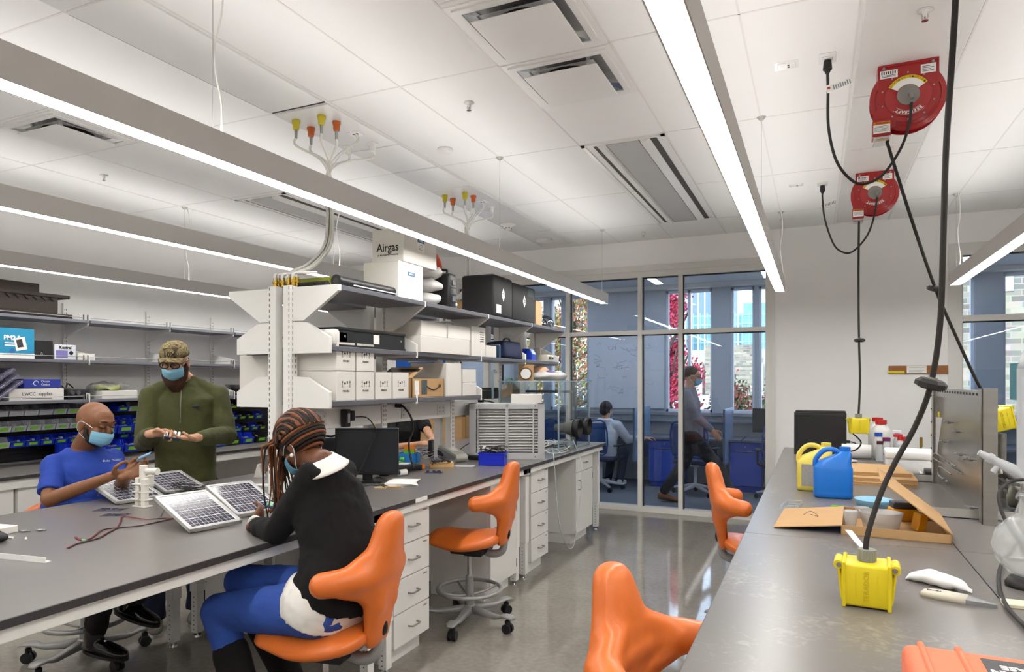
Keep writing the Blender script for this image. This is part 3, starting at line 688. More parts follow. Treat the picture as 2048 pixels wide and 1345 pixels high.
g = G(); g.tube([(0, 0, .0), (.0, .0, .18), (.02, .0, .3), (.01, -.01, .37), (-.01, -.02, .42)], .02, 8, smooth=3); solo('orange_strap', 'red-orange strap end poking up above the black hard case', 'strap', g, mat('red_orange', '#cf4630', .5), loc=(-2.62, yof(880, -2.6), ZT))
# padded cases with logo
for i, (pa, pb, h, w) in enumerate(((985, 1023, .345, .30), (1027, 1073, .335, .26))):
    y0, y1 = yof(pa, fx+.01), yof(pb, fx+.01); t = thing('padded_case', ('nearer', 'farther')[i]+' black padded nylon case with a white diamond logo', 'case', (fx-.13, (y0+y1)/2, ZT), 0, 'black padded cases on the top shelf'); hy = (y1-y0)/2; g = G()
    g.box(-w/2, w/2, -hy, hy, 0, h, .022, 3); obj('cover', g, BLKCLOTH, t)
    g = G(); ph = w/2+.0003; c = .19; s = .055
    for q in ([(-.0, s), (-s*.62, 0), (-.0, -s), (s*.62, 0)],): g.prism([(a, c+b) for a, b in q], 'x', ph, ph+.0008)
    obj('logo', g, TXW, t); text('TSI', .035, BLACK, t, (ph+.0015, 0, c), FX, bold=.001)
    g = G()
    if i == 0: g.box(ph, ph+.001, -hy*.72, -hy*.25, .03, .10)
    else: g.box(ph, ph+.001, hy*.3, hy*.8, h-.09, h-.02)
    obj('label_pocket', g, TXW if i == 0 else mat('grey_patch', '#3d4547', .7), t)
y0, y1 = yof(1076, fx), yof(1088, fx); carton('tan_box', 'narrow tan box standing beyond the padded cases', 'box', fx-.24, fx-.02, y0, y1, ZT, .235, m=mat('tan_board', '#b89e74', .7))
t = thing('instrument', 'clear-domed instrument with wires at the far end of the top shelf', 'instrument', (fx-.12, 6.42, ZT)); g = G(); g.lathe([(.10, 0), (.10, .04), (.085, .09), (.05, .13), (0, .145)], n=28); obj('dome', g, CLEAR, t); g = G()
random.seed(8)
for k in range(10): a = random.uniform(0, 6.28); g.tube([(.07*math.cos(a), .07*math.sin(a), .01), (.04*math.cos(a+1), .04*math.sin(a+1), .10*random.random()+.02), (.06*math.cos(a+2.2), .06*math.sin(a+2.2), .06)], .004, 6, smooth=4)
obj('wires', g, CABLE, t); g = G(); g.cyl((0, 0, 0), (0, 0, .05), .06, n=20); obj('base', g, GREYTX, t)
carton('brown_box', 'small brown box behind the nearer padded case', 'box', -2.78, -2.62, 5.02, 5.16, ZT, .15, m=CARDB)
# middle shelf
fx = XFB
y0, y1 = yof(678, fx), yof(810, fx)
t = thing('metal_box', 'long black metal box with a white sticker on the middle shelf', 'box', (fx-.10, (y0+y1)/2, ZM)); hy = (y1-y0)/2; g = G(); g.box(-.1, .1, -hy, hy, .0, .105, .004); g.box(-.1, .106, -hy, hy, .095, .112, .002); g.box(.1, .106, -hy, hy, 0, .012)
obj('shell', g, mat('black_anodised', '#222224', .4, .3), t); g = G(); g.box(.1, .1012, -.01, .05, .03, .085); obj('sticker', g, PAPER, t)
for q in (-hy+.05, hy-.05): g = G(); g.cyl((.1, q, .06), (.104, q, .06), .007); obj('screw', g, STEEL, t)
g = G(); g.box(-.17, .17, -.07, .07, .0, .10, .02, 2)
for v in g.bm.verts: v.co += V((0, 0, 1))*noise.noise(v.co*30)*.006
solo('wrapped_parcel', 'white paper-wrapped parcel on the middle shelf next to the black metal box', 'parcel', g, mat('wrapping', '#d9d7d2', .5, bump=.6, bscale=30), loc=(-2.63, 3.09, ZM))
def ypair(a, b): return yof(a, fx)+.002, yof(b, fx)-.002
for nm, lab, a, b, z0, h in (('carton', 'lower long white carton on the middle shelf', 836, 935, ZM, .115), ('carton', 'left upper white carton with bar marks on the middle shelf', 842, 894, ZM+.118, .10), ('carton', 'right upper white carton on the middle shelf, next to the tall one', 896, 941, ZM+.118, .10), ('carton', 'tall upright white carton on the middle shelf', 943, 971, ZM, .235), ('carton', 'small white box right of the tall upright carton', 972, 993, ZM, .095)):
    y0, y1 = ypair(a, b); w = .33 if a < 900 else .26; t, ha, hb = carton(nm, lab, 'box', fx-w, fx+(.02 if 'lower' in lab else .0), y0, y1, z0, h, group='white cartons on the middle shelf')
    if 'tall' in lab[:5]:
        g = G()
        for k in range(5): g.box(ha+.0002, ha+.001, hb*.2, hb*.75, .19-k*.018, .196-k*.018)
        obj('print', g, GREYTX, t)
    if 'bar marks' in lab:
        g = G()
        for k in range(7): g.box(-.10+k*.004, -.098+k*.004, -hb-.001, -hb, .02, .08)
        obj('barcode', g, GREYTX, t)
g = G(); g.sheet(lambda u, v: ((u-.5)*.2, (v-.5)*.36, .012*math.sin(u*5+v*4)+.012), 10, 12, .002); solo('paper_sheets', 'loose papers lying on the upper cartons of the middle shelf', 'paper', g, PAPER, loc=(fx-.11, yof(890, fx), ZM+.222))
NAVY = mat('navy_nylon', '#222a4a', .8, bump=.5, bscale=40)
t = thing('tool_bag', 'navy blue soft bag with a dark handle on the middle shelf', 'bag', (fx-.12, yof(1032, fx), ZM)); g = G(); g.box(-.12, .12, -.19, .19, 0, .16, .03, 3)
for v in g.bm.verts: v.co.z += .016*noise.noise(v.co*9); v.co.x *= 1-.25*max(0, v.co.z/.16)
obj('body', g, NAVY, t, sub=1); g = G(); g.tube([(.02, -.08, .14), (.03, -.05, .18), (.03, .05, .18), (.02, .08, .14)], .008, 8, smooth=4); obj('handle', g, BLACK, t)
t = thing('binder', 'thin dark blue binder between the small white box and the navy bag', 'binder', (fx-.12, yof(1000, fx), ZM)); g = G(); g.box(-.12, .12, -.02, .02, 0, .11, .003); obj('cover', g, mat('dark_blue_board', '#1f3d5c', .5), t); g = G(); g.box(-.118, .114, -.014, .014, .1, .112); obj('pages', g, PAPER, t)
t = thing('meter', 'bright blue handheld meter with a pale screen on the middle shelf', 'meter', (fx-.08, yof(1074, fx), ZM)); g = G(); g.prism([(-.05, 0), (.05, 0), (.05, .06), (.02, .115), (-.05, .115)], 'y', -.055, .055); obj('body', g, mat('bright_blue_plastic', '#1f3fc4', .35), t)
g = G(); g.prism([(.052, .062), (.0235, .113), (.0215, .111), (.05, .06)], 'y', -.035, .035); obj('screen', g, mat('pale_screen', '#b9d6ee', .2), t)
t = thing('counter_device', 'beige bench device with dial at the far end of the middle shelf', 'instrument', (fx-.09, yof(1103, fx), ZM)); g = G(); g.box(-.08, .08, -.09, .09, 0, .07, .008, 2); g.box(-.07, .0, -.09, -.07, .07, .14); obj('body', g, mat('beige_plastic', '#cfcab9', .5), t); g = G(); g.box(.08, .081, -.05, .03, .02, .05); g.cyl((.08, .06, .035), (.086, .06, .035), .012); obj('panel', g, BLACK, t)
# lowest shelf beyond the fragile boxes
BCT = CARDB
t = thing('open_carton', 'open brown carton with dark curved logo and taped flap on the lowest shelf', 'box', (fx-.13, (yof(824, fx)+yof(888, fx))/2, ZL)); hy = (yof(888, fx)-yof(824, fx))/2; g = G()
for q in ((-.13, .13, -hy, -hy+.004), (-.13, .13, hy-.004, hy), (-.13, -.126, -hy, hy), (.126, .13, -hy, hy)): g.box(q[0], q[1], q[2], q[3], 0, .13)
g.box(-.13, .13, -hy, hy, 0, .004); obj('body', g, BCT, t)
g = G(); g.prism([(-.13, .128), (.13, .128), (.13, .133), (-.13, .133)], 'y', -hy, -hy+.02); g.xf = MX.Translation((0, -hy, .13)) @ MX.Rotation(R(28), 4, 'X'); g.box(-.13, .13, 0, .16, 0, .004); g.m = 1; g.box(-.13, .13, .09, .13, .0045, .005); obj('flap', g, [BCT, mat('dark_tape', '#23252a', .5)], t)
g = G(); g.xf = MX.Translation((0, hy, .13)) @ MX.Rotation(R(-150), 4, 'X'); g.box(-.13, .13, 0, .13, 0, .004); obj('flap', g, BCT, t)
g = G(); g.tube([(.131, -hy*.1, .075), (.131, hy*.15, .055), (.131, hy*.45, .055), (.131, hy*.72, .078)], .004, 6, smooth=5); g.prism([(hy*.62, .085), (hy*.78, .088), (hy*.76, .066)], 'x', .1305, .132)
obj('logo', g, mat('black_print'), t); g = G(); g.box(.1302, .1312, -hy*.85, -hy*.6, .02, .115); obj('shipping_label', g, PAPER, t); g = G(); g.box(.1302, .1316, -hy*.45, -hy*.1, .02, .12, .001); g.m = 0; obj('damaged_tape', g, mat('grey_tape', '#4b5157', .3, bump=1, bscale=30), t)
for lab, a, b, z0, h, w in (('large white box standing on the lowest shelf after the brown carton', 890, 921, ZL, .245, .30), ('lower small white box at the far end of the lowest shelf', 923, 951, ZL, .10, .22), ('upper small white box at the far end of the lowest shelf', 923, 950, ZL+.103, .10, .22)):
    y0, y1 = ypair(a, b); carton('carton', lab, 'box', fx-w, fx+.01, y0, y1, z0, h)
# plant box and dark box seen through the spine
t = thing('planter_box', 'brown cardboard box with green seedlings beyond the lowest shelf', 'box', (-2.80, 6.15, 1.405)); g = G(); g.box(-.07, .07, -.09, .09, 0, .13, .002); obj('box', g, CARDB, t); g = G()
random.seed(2)
for k in range(14):
    x, y = random.uniform(-.05, .05), random.uniform(-.07, .07); h = random.uniform(.03, .07); g.tube([(x, y, .12), (x+.01, y, .13+h)], .0015, 5); g.ell((x+.01, y, .13+h), (.012, .007, .003), 8, MX.Rotation(k, 3, 'X'))
obj('seedlings', g, mat('leaf_green', '#5d9a4e', .6), t)
g = G(); g.box(-.08, .08, -.13, .13, 0, .075, .004); g.box(-.075, .075, -.12, .12, .08, .1, .002); solo('storage_case', 'black flat case beyond the lowest shelf, left of the seedlings', 'case', g, [mat('black_anodised')], loc=(-2.80, 5.62, 1.405))
# left side goods
g = G(); g.box(-.15, .15, -.05, .0, 0, .27, .002); g.m = 1; g.box(-.15, .15, .002, .09, 0, .28, .003)
for z in (.04, .09, .14, .19, .24): g.box(-.152, .152, .0, .092, z, z+.006)
solo('binder_block', 'white box and black ribbed box standing on the wall side of the near spine bay', 'box', g, [CARDW, BLACK], loc=(-3.09, 3.14, ZL))
g = G(); g.box(-.07, .07, -.2, .2, 0, .03, .002); solo('brown_sheet', 'brown cardboard sheets behind the long black metal box', 'cardboard', g, CARDB, loc=(-2.64, 3.72, ZM+.10))
# things plugged in / on the service rail
RY = at(690, 822, x=-2.72).y
g = G(); g.box(0, .05, -.045, -.005, -.055, .055, .004); g.box(0, .05, .005, .04, -.02, .045, .004); g.m = 1; g.box(.0505, .0512, -.035, -.03, -.03, .03); g.box(.0505, .0512, -.02, -.015, -.03, .03)
solo('power_adapter', 'black power adapter plugged into the service rail behind the woman', 'adapter', g, [BLACK, TXW], loc=(-2.72, RY, 1.335))
g = G(); g.tube([(-2.66, RY+.03, 1.34), (-2.62, RY+.10, 1.33), (-2.58, RY+.13, 1.25), (-2.6, RY+.10, 1.15), (-2.64, RY+.05, 1.0), (-2.70, RY+.0, .925)], .004, 6, smooth=6); solo('hanging_cord', 'thin black cord falling from the power adapter behind the monitor', 'cord', g, CABLE)
p0 = at(793, 812, x=-2.72); p1 = at(828, 938, x=-2.52)
g = G(); g.cyl(p0+V((-.01, 0, 0)), p0+V((.04, 0, 0)), .014); g.tube([p0+V((.03, 0, 0)), at(808, 815, x=-2.66), at(822, 835, x=-2.62), at(826, 860, x=-2.60), at(818, 885, x=-2.58), at(820, 910, x=-2.55), p1], .0075, 8, smooth=6); solo('hanging_cord', 'thick black cord from the service rail down to the black power strip', 'cord', g, CABLE)
q = at(957, 802, x=-2.7); g = G(); g.cyl(q, q+V((.05, 0, 0)), .014); g.tube([q+V((.05, 0, 0)), q+V((.1, .05, -.01)), q+V((.12, .12, -.04)), q+V((.08, .2, -.12))], .006, 8, smooth=5); solo('hanging_cord', 'short black plug and cord on the rail above the louvred box', 'cord', g, CABLE)
g = G(); g.box(0, .004, -.05, .05, -.04, .04, .001); g.m = 1; g.box(.004, .006, -.008, .008, -.014, .006); solo('switch_plate', 'white switch plate on the service rail just right of the near post', 'switch', g, [SOCK2, BLACK], loc=(-2.722, 3.12, 1.33))
# ---------------- left wall: counter, shelves, bins ----------------
CX, CZ = -5.47, .855
slab('long grey counter along the left wall under the parts bins', -6.26, CX, -1.0, 6.6, z=CZ)
g = G(); g.box(-.01, .01, -3.78, 3.78, -.07, 0); solo('counter_rail', 'white apron rail under the left wall counter', 'rail', g, WHITE, loc=(CX-.03, 2.8, CZ-.03))
for i, y in enumerate((1.1, 1.6, 2.1, 2.6, 3.1)):
    t = thing('cabinet', 'white base cabinet under the left counter, %s from the near end' % ('first', 'second', 'third', 'fourth', 'fifth')[i], 'cabinet', (-5.75, y+.24, 0), 0, 'base cabinets under the left counter'); g = G(); g.box(-.24, .22, -.24, .24, .1, .78); g.box(-.22, .18, -.22, .22, 0, .1); obj('body', g, WHITE, t)
    for s in (-1, 1): g = G(); g.box(.22, .238, min(0, s*.238)+.002, max(0, s*.238)-.002, .11, .775, .002); obj('door', g, DW, t)
LSY = [1.0+.8*0-.0, 1.48, 2.29, 3.10, 3.92, 4.757, 5.565, 6.40]; LSX = -5.90
ZS = (2.11, 1.752, 1.404)
for bay, (a, b) in enumerate(zip(LSY[1:-1], LSY[2:])):
    for z, nm in zip(ZS, ('top', 'middle', 'lowest')):
        t = thing('shelf', 'grey %s shelf board of the left wall, bay %s' % (nm, ('out of view', 'cut by the picture edge', 'with the boxes', 'behind the camouflage cap', 'behind the near spine post', 'farthest from the camera')[bay]), 'shelf', (-6.07, (a+b)/2, z), 0, 'grey %s shelves of the left wall' % nm); h = (b-a)/2-.008
        g = G(); g.box(-.17, .17, -h, h, -.026, 0, .002); obj('board', g, SHELFG, t)
        g = G(); g.prism([(-.19, -.15), (-.19, -.026), (.15, -.026), (.15, -.045)] if z > 2 else [(-.19, -.04), (-.19, .11), (-.10, .10), (.165, .05), (.165, -.04)], 'y', h-.004, h+.012); obj('bracket', g, WHITE, t)
        g = G(); g.cyl((.165, -h, .02 if z > 2 else .03), (.165, h-.05, .02 if z > 2 else .03), .003, n=8)
        g.box(.158, .172, h-.05, h-.044, -.01, .045); g.box(.158, .172, h-.012, h-.006, -.01, .045); obj('guard_rail', g, STEEL, t)
g = G()
for y in LSY[1:]:
    g.box(-6.268, -6.245, y-.018, y+.018, 1.35, 2.28)
struct('trim_8', g, WHITE)
g = G()
for y in LSY[1:]:
    for k in range(27): 
        for q in (-.008, .005): g.box(-6.2455, -6.2447, y+q, y+q+.004, 1.38+k*.032, 1.396+k*.032)
struct('trim_9', g, DGAP)
# black louvred bin panel
g = G(); g.box(-.006, .006, -2.5, 2.5, 0, .50)
for z in range(14): g.box(.006, .014, -2.5, 2.5, .02+z*.035, .028+z*.035)
solo('louvred_backing', 'dark louvred panel behind the parts bins on the left wall', 'panel', g, BLACK, loc=(-6.24, 3.9, .875))
BCLR = mat('clear_grey_bin', '#c9ccd2', .25, alpha=.72); BBLU = mat('blue_bin', '#1632b8', .35); BBLK = mat('black_bin', '#1b1b1e', .45); LIME = mat('lime_label', '#7fc23a', .6)
def make_bin(name, label, m, w=.105, d=.14, h=.075, lab=True, fill=None, loc=(0, 0, 0), group=None):
    t = thing(name, label, 'parts bin', loc, 0, group); g = G(); a = .003; b = w/2
    prof = [(-d/2, 0), (d/2-.02, 0), (d/2, h*.55), (d/2-.035, h*.62), (d/2-.05, h), (-d/2, h)]
    for s in (-1, 1): g.prism([(x, z) for x, z in prof], 'y', min(s*b, s*(b-a)), max(s*b, s*(b-a)))
    g.box(-d/2, d/2-.02, -b, b, 0, a); g.box(-d/2, -d/2+a, -b, b, 0, h)
    g.prism([(d/2-.022, 0), (d/2-.018, 0), (d/2, h*.55), (d/2-.004, h*.55)], 'y', -b, b); g.box(d/2-.006, d/2+.004, -b, b, h*.5, h*.56)
    obj('body', g, m, t)
    if lab: g = G(); g.prism([(d/2-.012, h*.14), (d/2-.0105, h*.14), (d/2+.0005, h*.42), (d/2-.001, h*.42)], 'y', -b*.62, b*.62); obj('label', g, LIME, t)
    if fill:
        g = G(); random.seed(int(abs(loc[1])*100)+int(loc[2]*10))
        for k in range(7): q = (random.uniform(-d*.35, d*.25), random.uniform(-b*.7, b*.7), random.uniform(.02, h*.6)); g.cb(q, (random.uniform(.01, .035), random.uniform(.01, .035), random.uniform(.006, .02)))
        obj('small_parts', g, fill, t)
    return t
random.seed(11)
PROT = {}; CNT = {}
ORD = 'first second third fourth fifth sixth seventh eighth ninth tenth eleventh twelfth thirteenth fourteenth fifteenth sixteenth seventeenth eighteenth nineteenth twentieth'.split()+['twenty-'+w for w in 'first second third fourth fifth sixth seventh eighth'.split()]
def put_bin(kind, y, z, row, x=-6.12, lab=True, big=False):
    key = (kind, lab, big); m = {'c': BCLR, 'b': BBLU, 'k': BBLK}[kind]; nm = {'c': 'clear grey', 'b': 'blue', 'k': 'black'}[kind]
    rk = (row, big, kind); CNT[rk] = CNT.get(rk, 0)+1; gp = '%s%s bins of the %s row on the left wall' % ('large ' if big else '', nm, row)
    gl = '%s %s%s bin%s in the %s bin row, counted from the left' % (ORD[CNT[rk]-1], 'large ' if big else '', nm, ' with lime label' if lab else '', row)
    if key not in PROT:
        PROT[key] = make_bin('parts_bin', gl, m, .155 if big else .108, .2 if big else .15, .12 if big else .085, lab, mat('mixed_small_parts', '#9b9a92', .6, var=.6, scale=90), (x, y, z), gp)
    else: dup(PROT[key], (x, y, z), 0, gl, gp)
for i in range(26):      # y 1.9 .. 5.2
    y = 1.75+i*.118; dark = 4.95 < y
    if y < 4.0: ks = ['c', 'c', 'c' if y < 3.4 else 'b']
    else: ks = ['c' if i % 2 else 'b', 'b', 'b']
    if y < 4.0 or i % 3:
        put_bin(ks[0], y, 1.275, 'upper', lab=y > 3.7); put_bin(ks[1], y+.02, 1.145, 'second')
        put_bin(ks[2], y+.01, 1.015, 'third')
for i in range(4): put_bin('b', 4.12+i*.17, 1.08, 'third', x=-6.03, big=True); put_bin('b', 3.80+i*.175, .90, 'lowest', x=-5.98, big=True)
for i in range(11):
    y = 4.82+i*.125; k = 'kbk'[i % 3]
    put_bin('k', y, 1.25, 'upper'); put_bin('b' if i % 3 == 1 else 'k', y, 1.12, 'second'); put_bin('b' if i % 2 else 'k', y, .99, 'third', x=-6.06)
for i in range(7): put_bin('b' if i % 2 else 'k', 4.72+i*.2, .86, 'lowest', x=-5.95, big=True)
# goods on the counter
q = at(30, 935, z=CZ)
t = thing('parts_tray', 'black tray with crumpled clear packaging and lime label at left counter edge', 'tray', (-5.8, 2.42, CZ)); g = G()
for s in ((-.15, .15, -.2, -.195), (-.15, .15, .195, .2), (-.15, -.145, -.2, .2), (.145, .15, -.2, .2)): g.box(s[0], s[1], s[2], s[3], 0, .09)
g.box(-.15, .15, -.2, .2, 0, .004); obj('tray', g, BLACK, t); g = G(); g.box(.1502, .151, -.05, .03, .02, .055); obj('label', g, LIME, t); g = G(); random.seed(5)
for k in range(7):
    g.m = k % 2; g.ell((random.uniform(-.08, .08), random.uniform(-.14, .14), .09+random.uniform(0, .04)), (.05, .05, .03), 10)
for v in g.bm.verts: v.co += V((0, 0, 1))*noise.noise(v.co*30)*.03
obj('packaging', g, [BAGC, PAPER], t)
g = G(); g.box(-.09, .09, -.1, .1, 0, .08, .002); t = solo('labelled_box', 'small blue box with white lettering on the counter by the blue T-shirt', 'box', g, mat('royal_box', '#2540a8', .5), loc=(-5.72, 2.80, CZ)); text('Omega', .035, TXW, t, (.091, 0, .045), FX)
g = G(); g.sheet(lambda u, v: ((u-.5)*.3, (v-.5)*.55, .012+.012*noise.noise(V((u*4, v*4, 1)))), 14, 20, .004); solo('paper_pile', 'white crumpled papers on the left counter beside the seated man', 'paper', g, PAPER, loc=(-5.64, 2.45-.25, CZ))
# goods on the wall shelves
FOAM = mat('charcoal_foam', '#37312e', .95, var=.15, scale=60, bump=.8, bscale=90)
def foam(label, x0, x1, y0, y1, z, h, teeth=0):
    g = G(); cx, cy = (x0+x1)/2, (y0+y1)/2; g.box(x0-cx, x1-cx, y0-cy, y1-cy, 0, h, .004)
    if teeth:
        n = 16; L = (y1-y0)/n
        for k in range(n): y = y0-cy+L*k; g.prism([(y, h), (y+L*.9, h), (y+L*.45, h-.03)], 'x', x1-cx, x1-cx+.012)
    return solo('foam_block', label, 'foam', g, FOAM, loc=(cx, cy, z), group='dark foam blocks on the top wall shelf')
foam('wide bottom slab of the dark foam stack on the top wall shelf', -6.2, -5.92, 2.55, 3.78, ZS[0], .035)
foam('thick notched dark foam slab in the middle of the foam stack', -6.2, -5.93, 2.55, 3.66, ZS[0]+.035, .13, 1)
foam('thin dark foam sheet overhanging the notched slab', -6.2, -5.91, 2.55, 3.75, ZS[0]+.168, .03)
foam('top dark foam block of the stack', -6.2, -5.95, 3.0, 3.52, ZS[0]+.2, .075)
def wbox(name, label, cat, y0, y1, z, h, m, x1=-5.93, d=.2, bev=.003, parts=None, rot=0):
    t = thing(name, label, cat, (x1-d/2, (y0+y1)/2, z), rot); g = G(); b = (y1-y0)/2; g.box(-d/2, d/2, -b, b, 0, h, bev); obj('body', g, m, t)
    return t, d/2, b
WX = -5.93
def wy(px, py=700, x=WX): return at(px, py, x=x).y
t, a, b = wbox('meter_box', 'turquoise air quality meter box at the left end of the middle wall shelf', 'box', wy(-12), wy(69), ZS[1], .245, mat('turquoise_print', '#2a8fb8', .45), d=.08)
text('PM2.5', .05, TXW, t, (a+.001, -.02, .165), FX, bold=.002); g = G(); g.box(a+.0003, a+.001, -b, b, 0, .04); obj('white_band', g, TXW, t)
g = G(); g.xf = MX.Rotation(R(12), 4, 'X'); g.box(a+.001, a+.004, b*.15, b*.72, .055, .16, .002); g.m = 1; g.box(a+.004, a+.0045, b*.25, b*.55, .08, .145); obj('device_picture', g, [TXW, GREYTX], t); g = G(); g.cyl((a+.001, -.02, .06), (a+.002, -.02, .06), .02, n=20); obj('badge', g, mat('badge_blue', '#2f6fa8', .5), t)
for k in range(2): g = G(); g.box(a+.0004, a+.001, -.075, .04, .12-k*.02, .13-k*.02); obj('print_line', g, TXW, t)
t, a, b = wbox('black_box', 'matt black box with a small triangle on the middle wall shelf', 'box', wy(70), wy(106), ZS[1], .155, mat('matt_black_card', '#1c1b1c', .6), d=.12)
g = G(); g.tube([(a+.001, -.03, .04), (a+.001, -.01, .04), (a+.001, -.02, .058)], .0015, 5, closed=True); obj('triangle_mark', g, TXW, t)
t, a, b = wbox('meter_box', 'white and blue weather meter box beside the matt black box', 'box', wy(109), wy(152), ZS[1], .13, mat('white_print_board', '#d6d8e0', .5), d=.07)
text('Kestrel', .035, BLACK, t, (a+.001, .0, .105), FX, bold=.001); g = G(); g.box(a+.0003, a+.001, -b+.012, .02, .015, .08); obj('photo_print', g, mat('violet_print', '#7c78b8', .5), t); g = G(); g.cyl((a, .05, .06), (a+.001, .05, .06), .018, n=18); obj('round_print', g, BLACK, t)
wbox('white_box', 'open white box lying on the middle wall shelf by the rail bracket', 'box', wy(156), wy(190), ZS[1], .06, CARDW, d=.16)
t, a, b = wbox('spectrometer_box', 'blue box with white circular logo lettering on the lowest wall shelf', 'box', wy(48, 760), wy(122, 760), ZS[2]+.105, .075, mat('indigo_print', '#2c3a94', .5), d=.2)
text('Ocean\nOptics', .026, TXW, t, (a+.001, .02, .042), FX); g = G(); g.tube([(a+.001, -.055+.02*math.cos(k*.6), .04+.02*math.sin(k*.6)) for k in range(9)], .002, 5); obj('logo', g, TXW, t)
t, a, b = wbox('white_box', 'white carton with handwriting on the lowest wall shelf', 'box', wy(18, 780), wy(128, 780), ZS[2], .10, CARDW, d=.24)
text('LWCC  supplies', .04, GREYTX, t, (a+.001, .0, .055), FX, sx=.9); g = G(); g.box(a+.0004, a+.001, -.12, .12, .015, .02); obj('underline', g, GREYTX, t)
t = thing('clear_tray', 'stack of clear purple-tinted plastic trays leaning at the far left shelf end', 'tray', (-6.03, wy(18, 770), ZS[2]))
for k in range(3):
    g = G(); g.xf = MX.Translation((0, -.06-.03*k, .03+.05*k)) @ MX.Rotation(R(38), 4, 'X'); g.box(-.13, .13, -.2, .2, 0, .02, .003); g.box(-.12, .12, -.19, .19, .02, .028); obj('tray', g, mat('violet_clear', '#7d7a95', .15, alpha=.5), t)
t = thing('camera', 'black camera-like instrument with knobs and cable on the lowest wall shelf', 'instrument', (-6.02, wy(160, 780), ZS[2])); g = G(); g.box(-.08, .08, -.10, .10, 0, .09, .008, 2); obj('body', g, BLACK, t)
for s in (-.07, -.02): g = G(); g.cyl((.08, s, .06), (.105, s, .06), .018); obj('knob', g, mat('grey_latch'), t)
g = G(); g.tube([(0, -.10, .02), (.04, -.15, .06), (.0, -.13, .13), (.03, -.09, .10), (0, -.05, .14), (.0, .0, .10)], .006, 6, smooth=5); obj('cord', g, CABLE, t)
t, a, b = wbox('white_box', 'white carton under the green film bag on the lowest wall shelf', 'box', wy(204, 780), wy(275, 780), ZS[2], .075, CARDW, d=.22)
g = G(); g.ell((0, 0, .02), (.12, .2, .05), 20); g.m = 1; g.ell((.02, -.02, .02), (.08, .12, .03), 14)
for v in g.bm.verts: v.co += V((0, 0, 1))*noise.noise(v.co*16)*.05; v.co.z = max(0, v.co.z)
solo('film_bag', 'clear bag with yellow-green content on the white carton of the wall shelf', 'bag', g, [mat('clear_film', '#b9bab2', .2, alpha=.35, bump=1, bscale=20), mat('yellow_green', '#a9b53a', .6)], loc=(-6.04, wy(232, 765), ZS[2]+.078))
t = thing('tilted_tray', 'tilted clear and black tray at the far end of the lowest wall shelf', 'tray', (-6.03, wy(486, 775), ZS[2])); g = G(); g.xf = MX.Rotation(R(-40), 4, 'X'); g.box(-.12, .12, -.12, .16, .05, .06, .003); obj('lid', g, mat('clear_film2', '#9a9aa0', .2, alpha=.5), t); g = G(); g.box(-.1, .1, .0, .22, .0, .12, .004); obj('tray', g, BLACK, t)
# far-left corner beyond the spine: crates, pin board, task chair
PLY = mat('pine_plywood', '#b89568', .7, var=.12, scale=4, stretch=(1, 1, 8))
for lab, x, y, w, h in (('pale wooden crate at the back wall, with a square front frame', -4.95, 7.3, .62, .52), ('long pale wooden crate beside the framed one at the back wall', -4.25, 7.45, .72, .46)):
    t = thing('wooden_crate', lab, 'crate', (x, y, .72)); g = G(); g.box(-w/2, w/2, -.2, .2, 0, h, .003); obj('body', g, PLY, t); g = G()
    for q in ((-w/2, w/2, 0, .05), (-w/2, w/2, h-.05, h), (-w/2, -w/2+.05, 0, h), (w/2-.05, w/2, 0, h)): g.box(q[0], q[1], -.215, -.2, q[2], q[3])
    obj('batten', g, mat('pine_batten', '#a27c4e', .7), t)
t = thing('side_table', 'white table under the wooden crates at the back wall', 'table', (-4.7, 7.4, 0)); g = G(); g.box(-.8, .8, -.32, .32, .69, .72, .002); obj('top', g, WHITE, t)
for x in (-.75, .75):
    for y in (-.28, .28): g = G(); g.box(x-.02, x+.02, y-.02, y+.02, 0, .69); obj('leg', g, WHITE, t)
g = G(); g.box(-.42, .42, -.008, .008, 0, 1.55, .003); solo('pin_board', 'bright blue wall panel behind the person in the black T-shirt', 'panel', g, mat('blue_felt', '#2358b0', .9), loc=(-4.98, 7.985, .55))
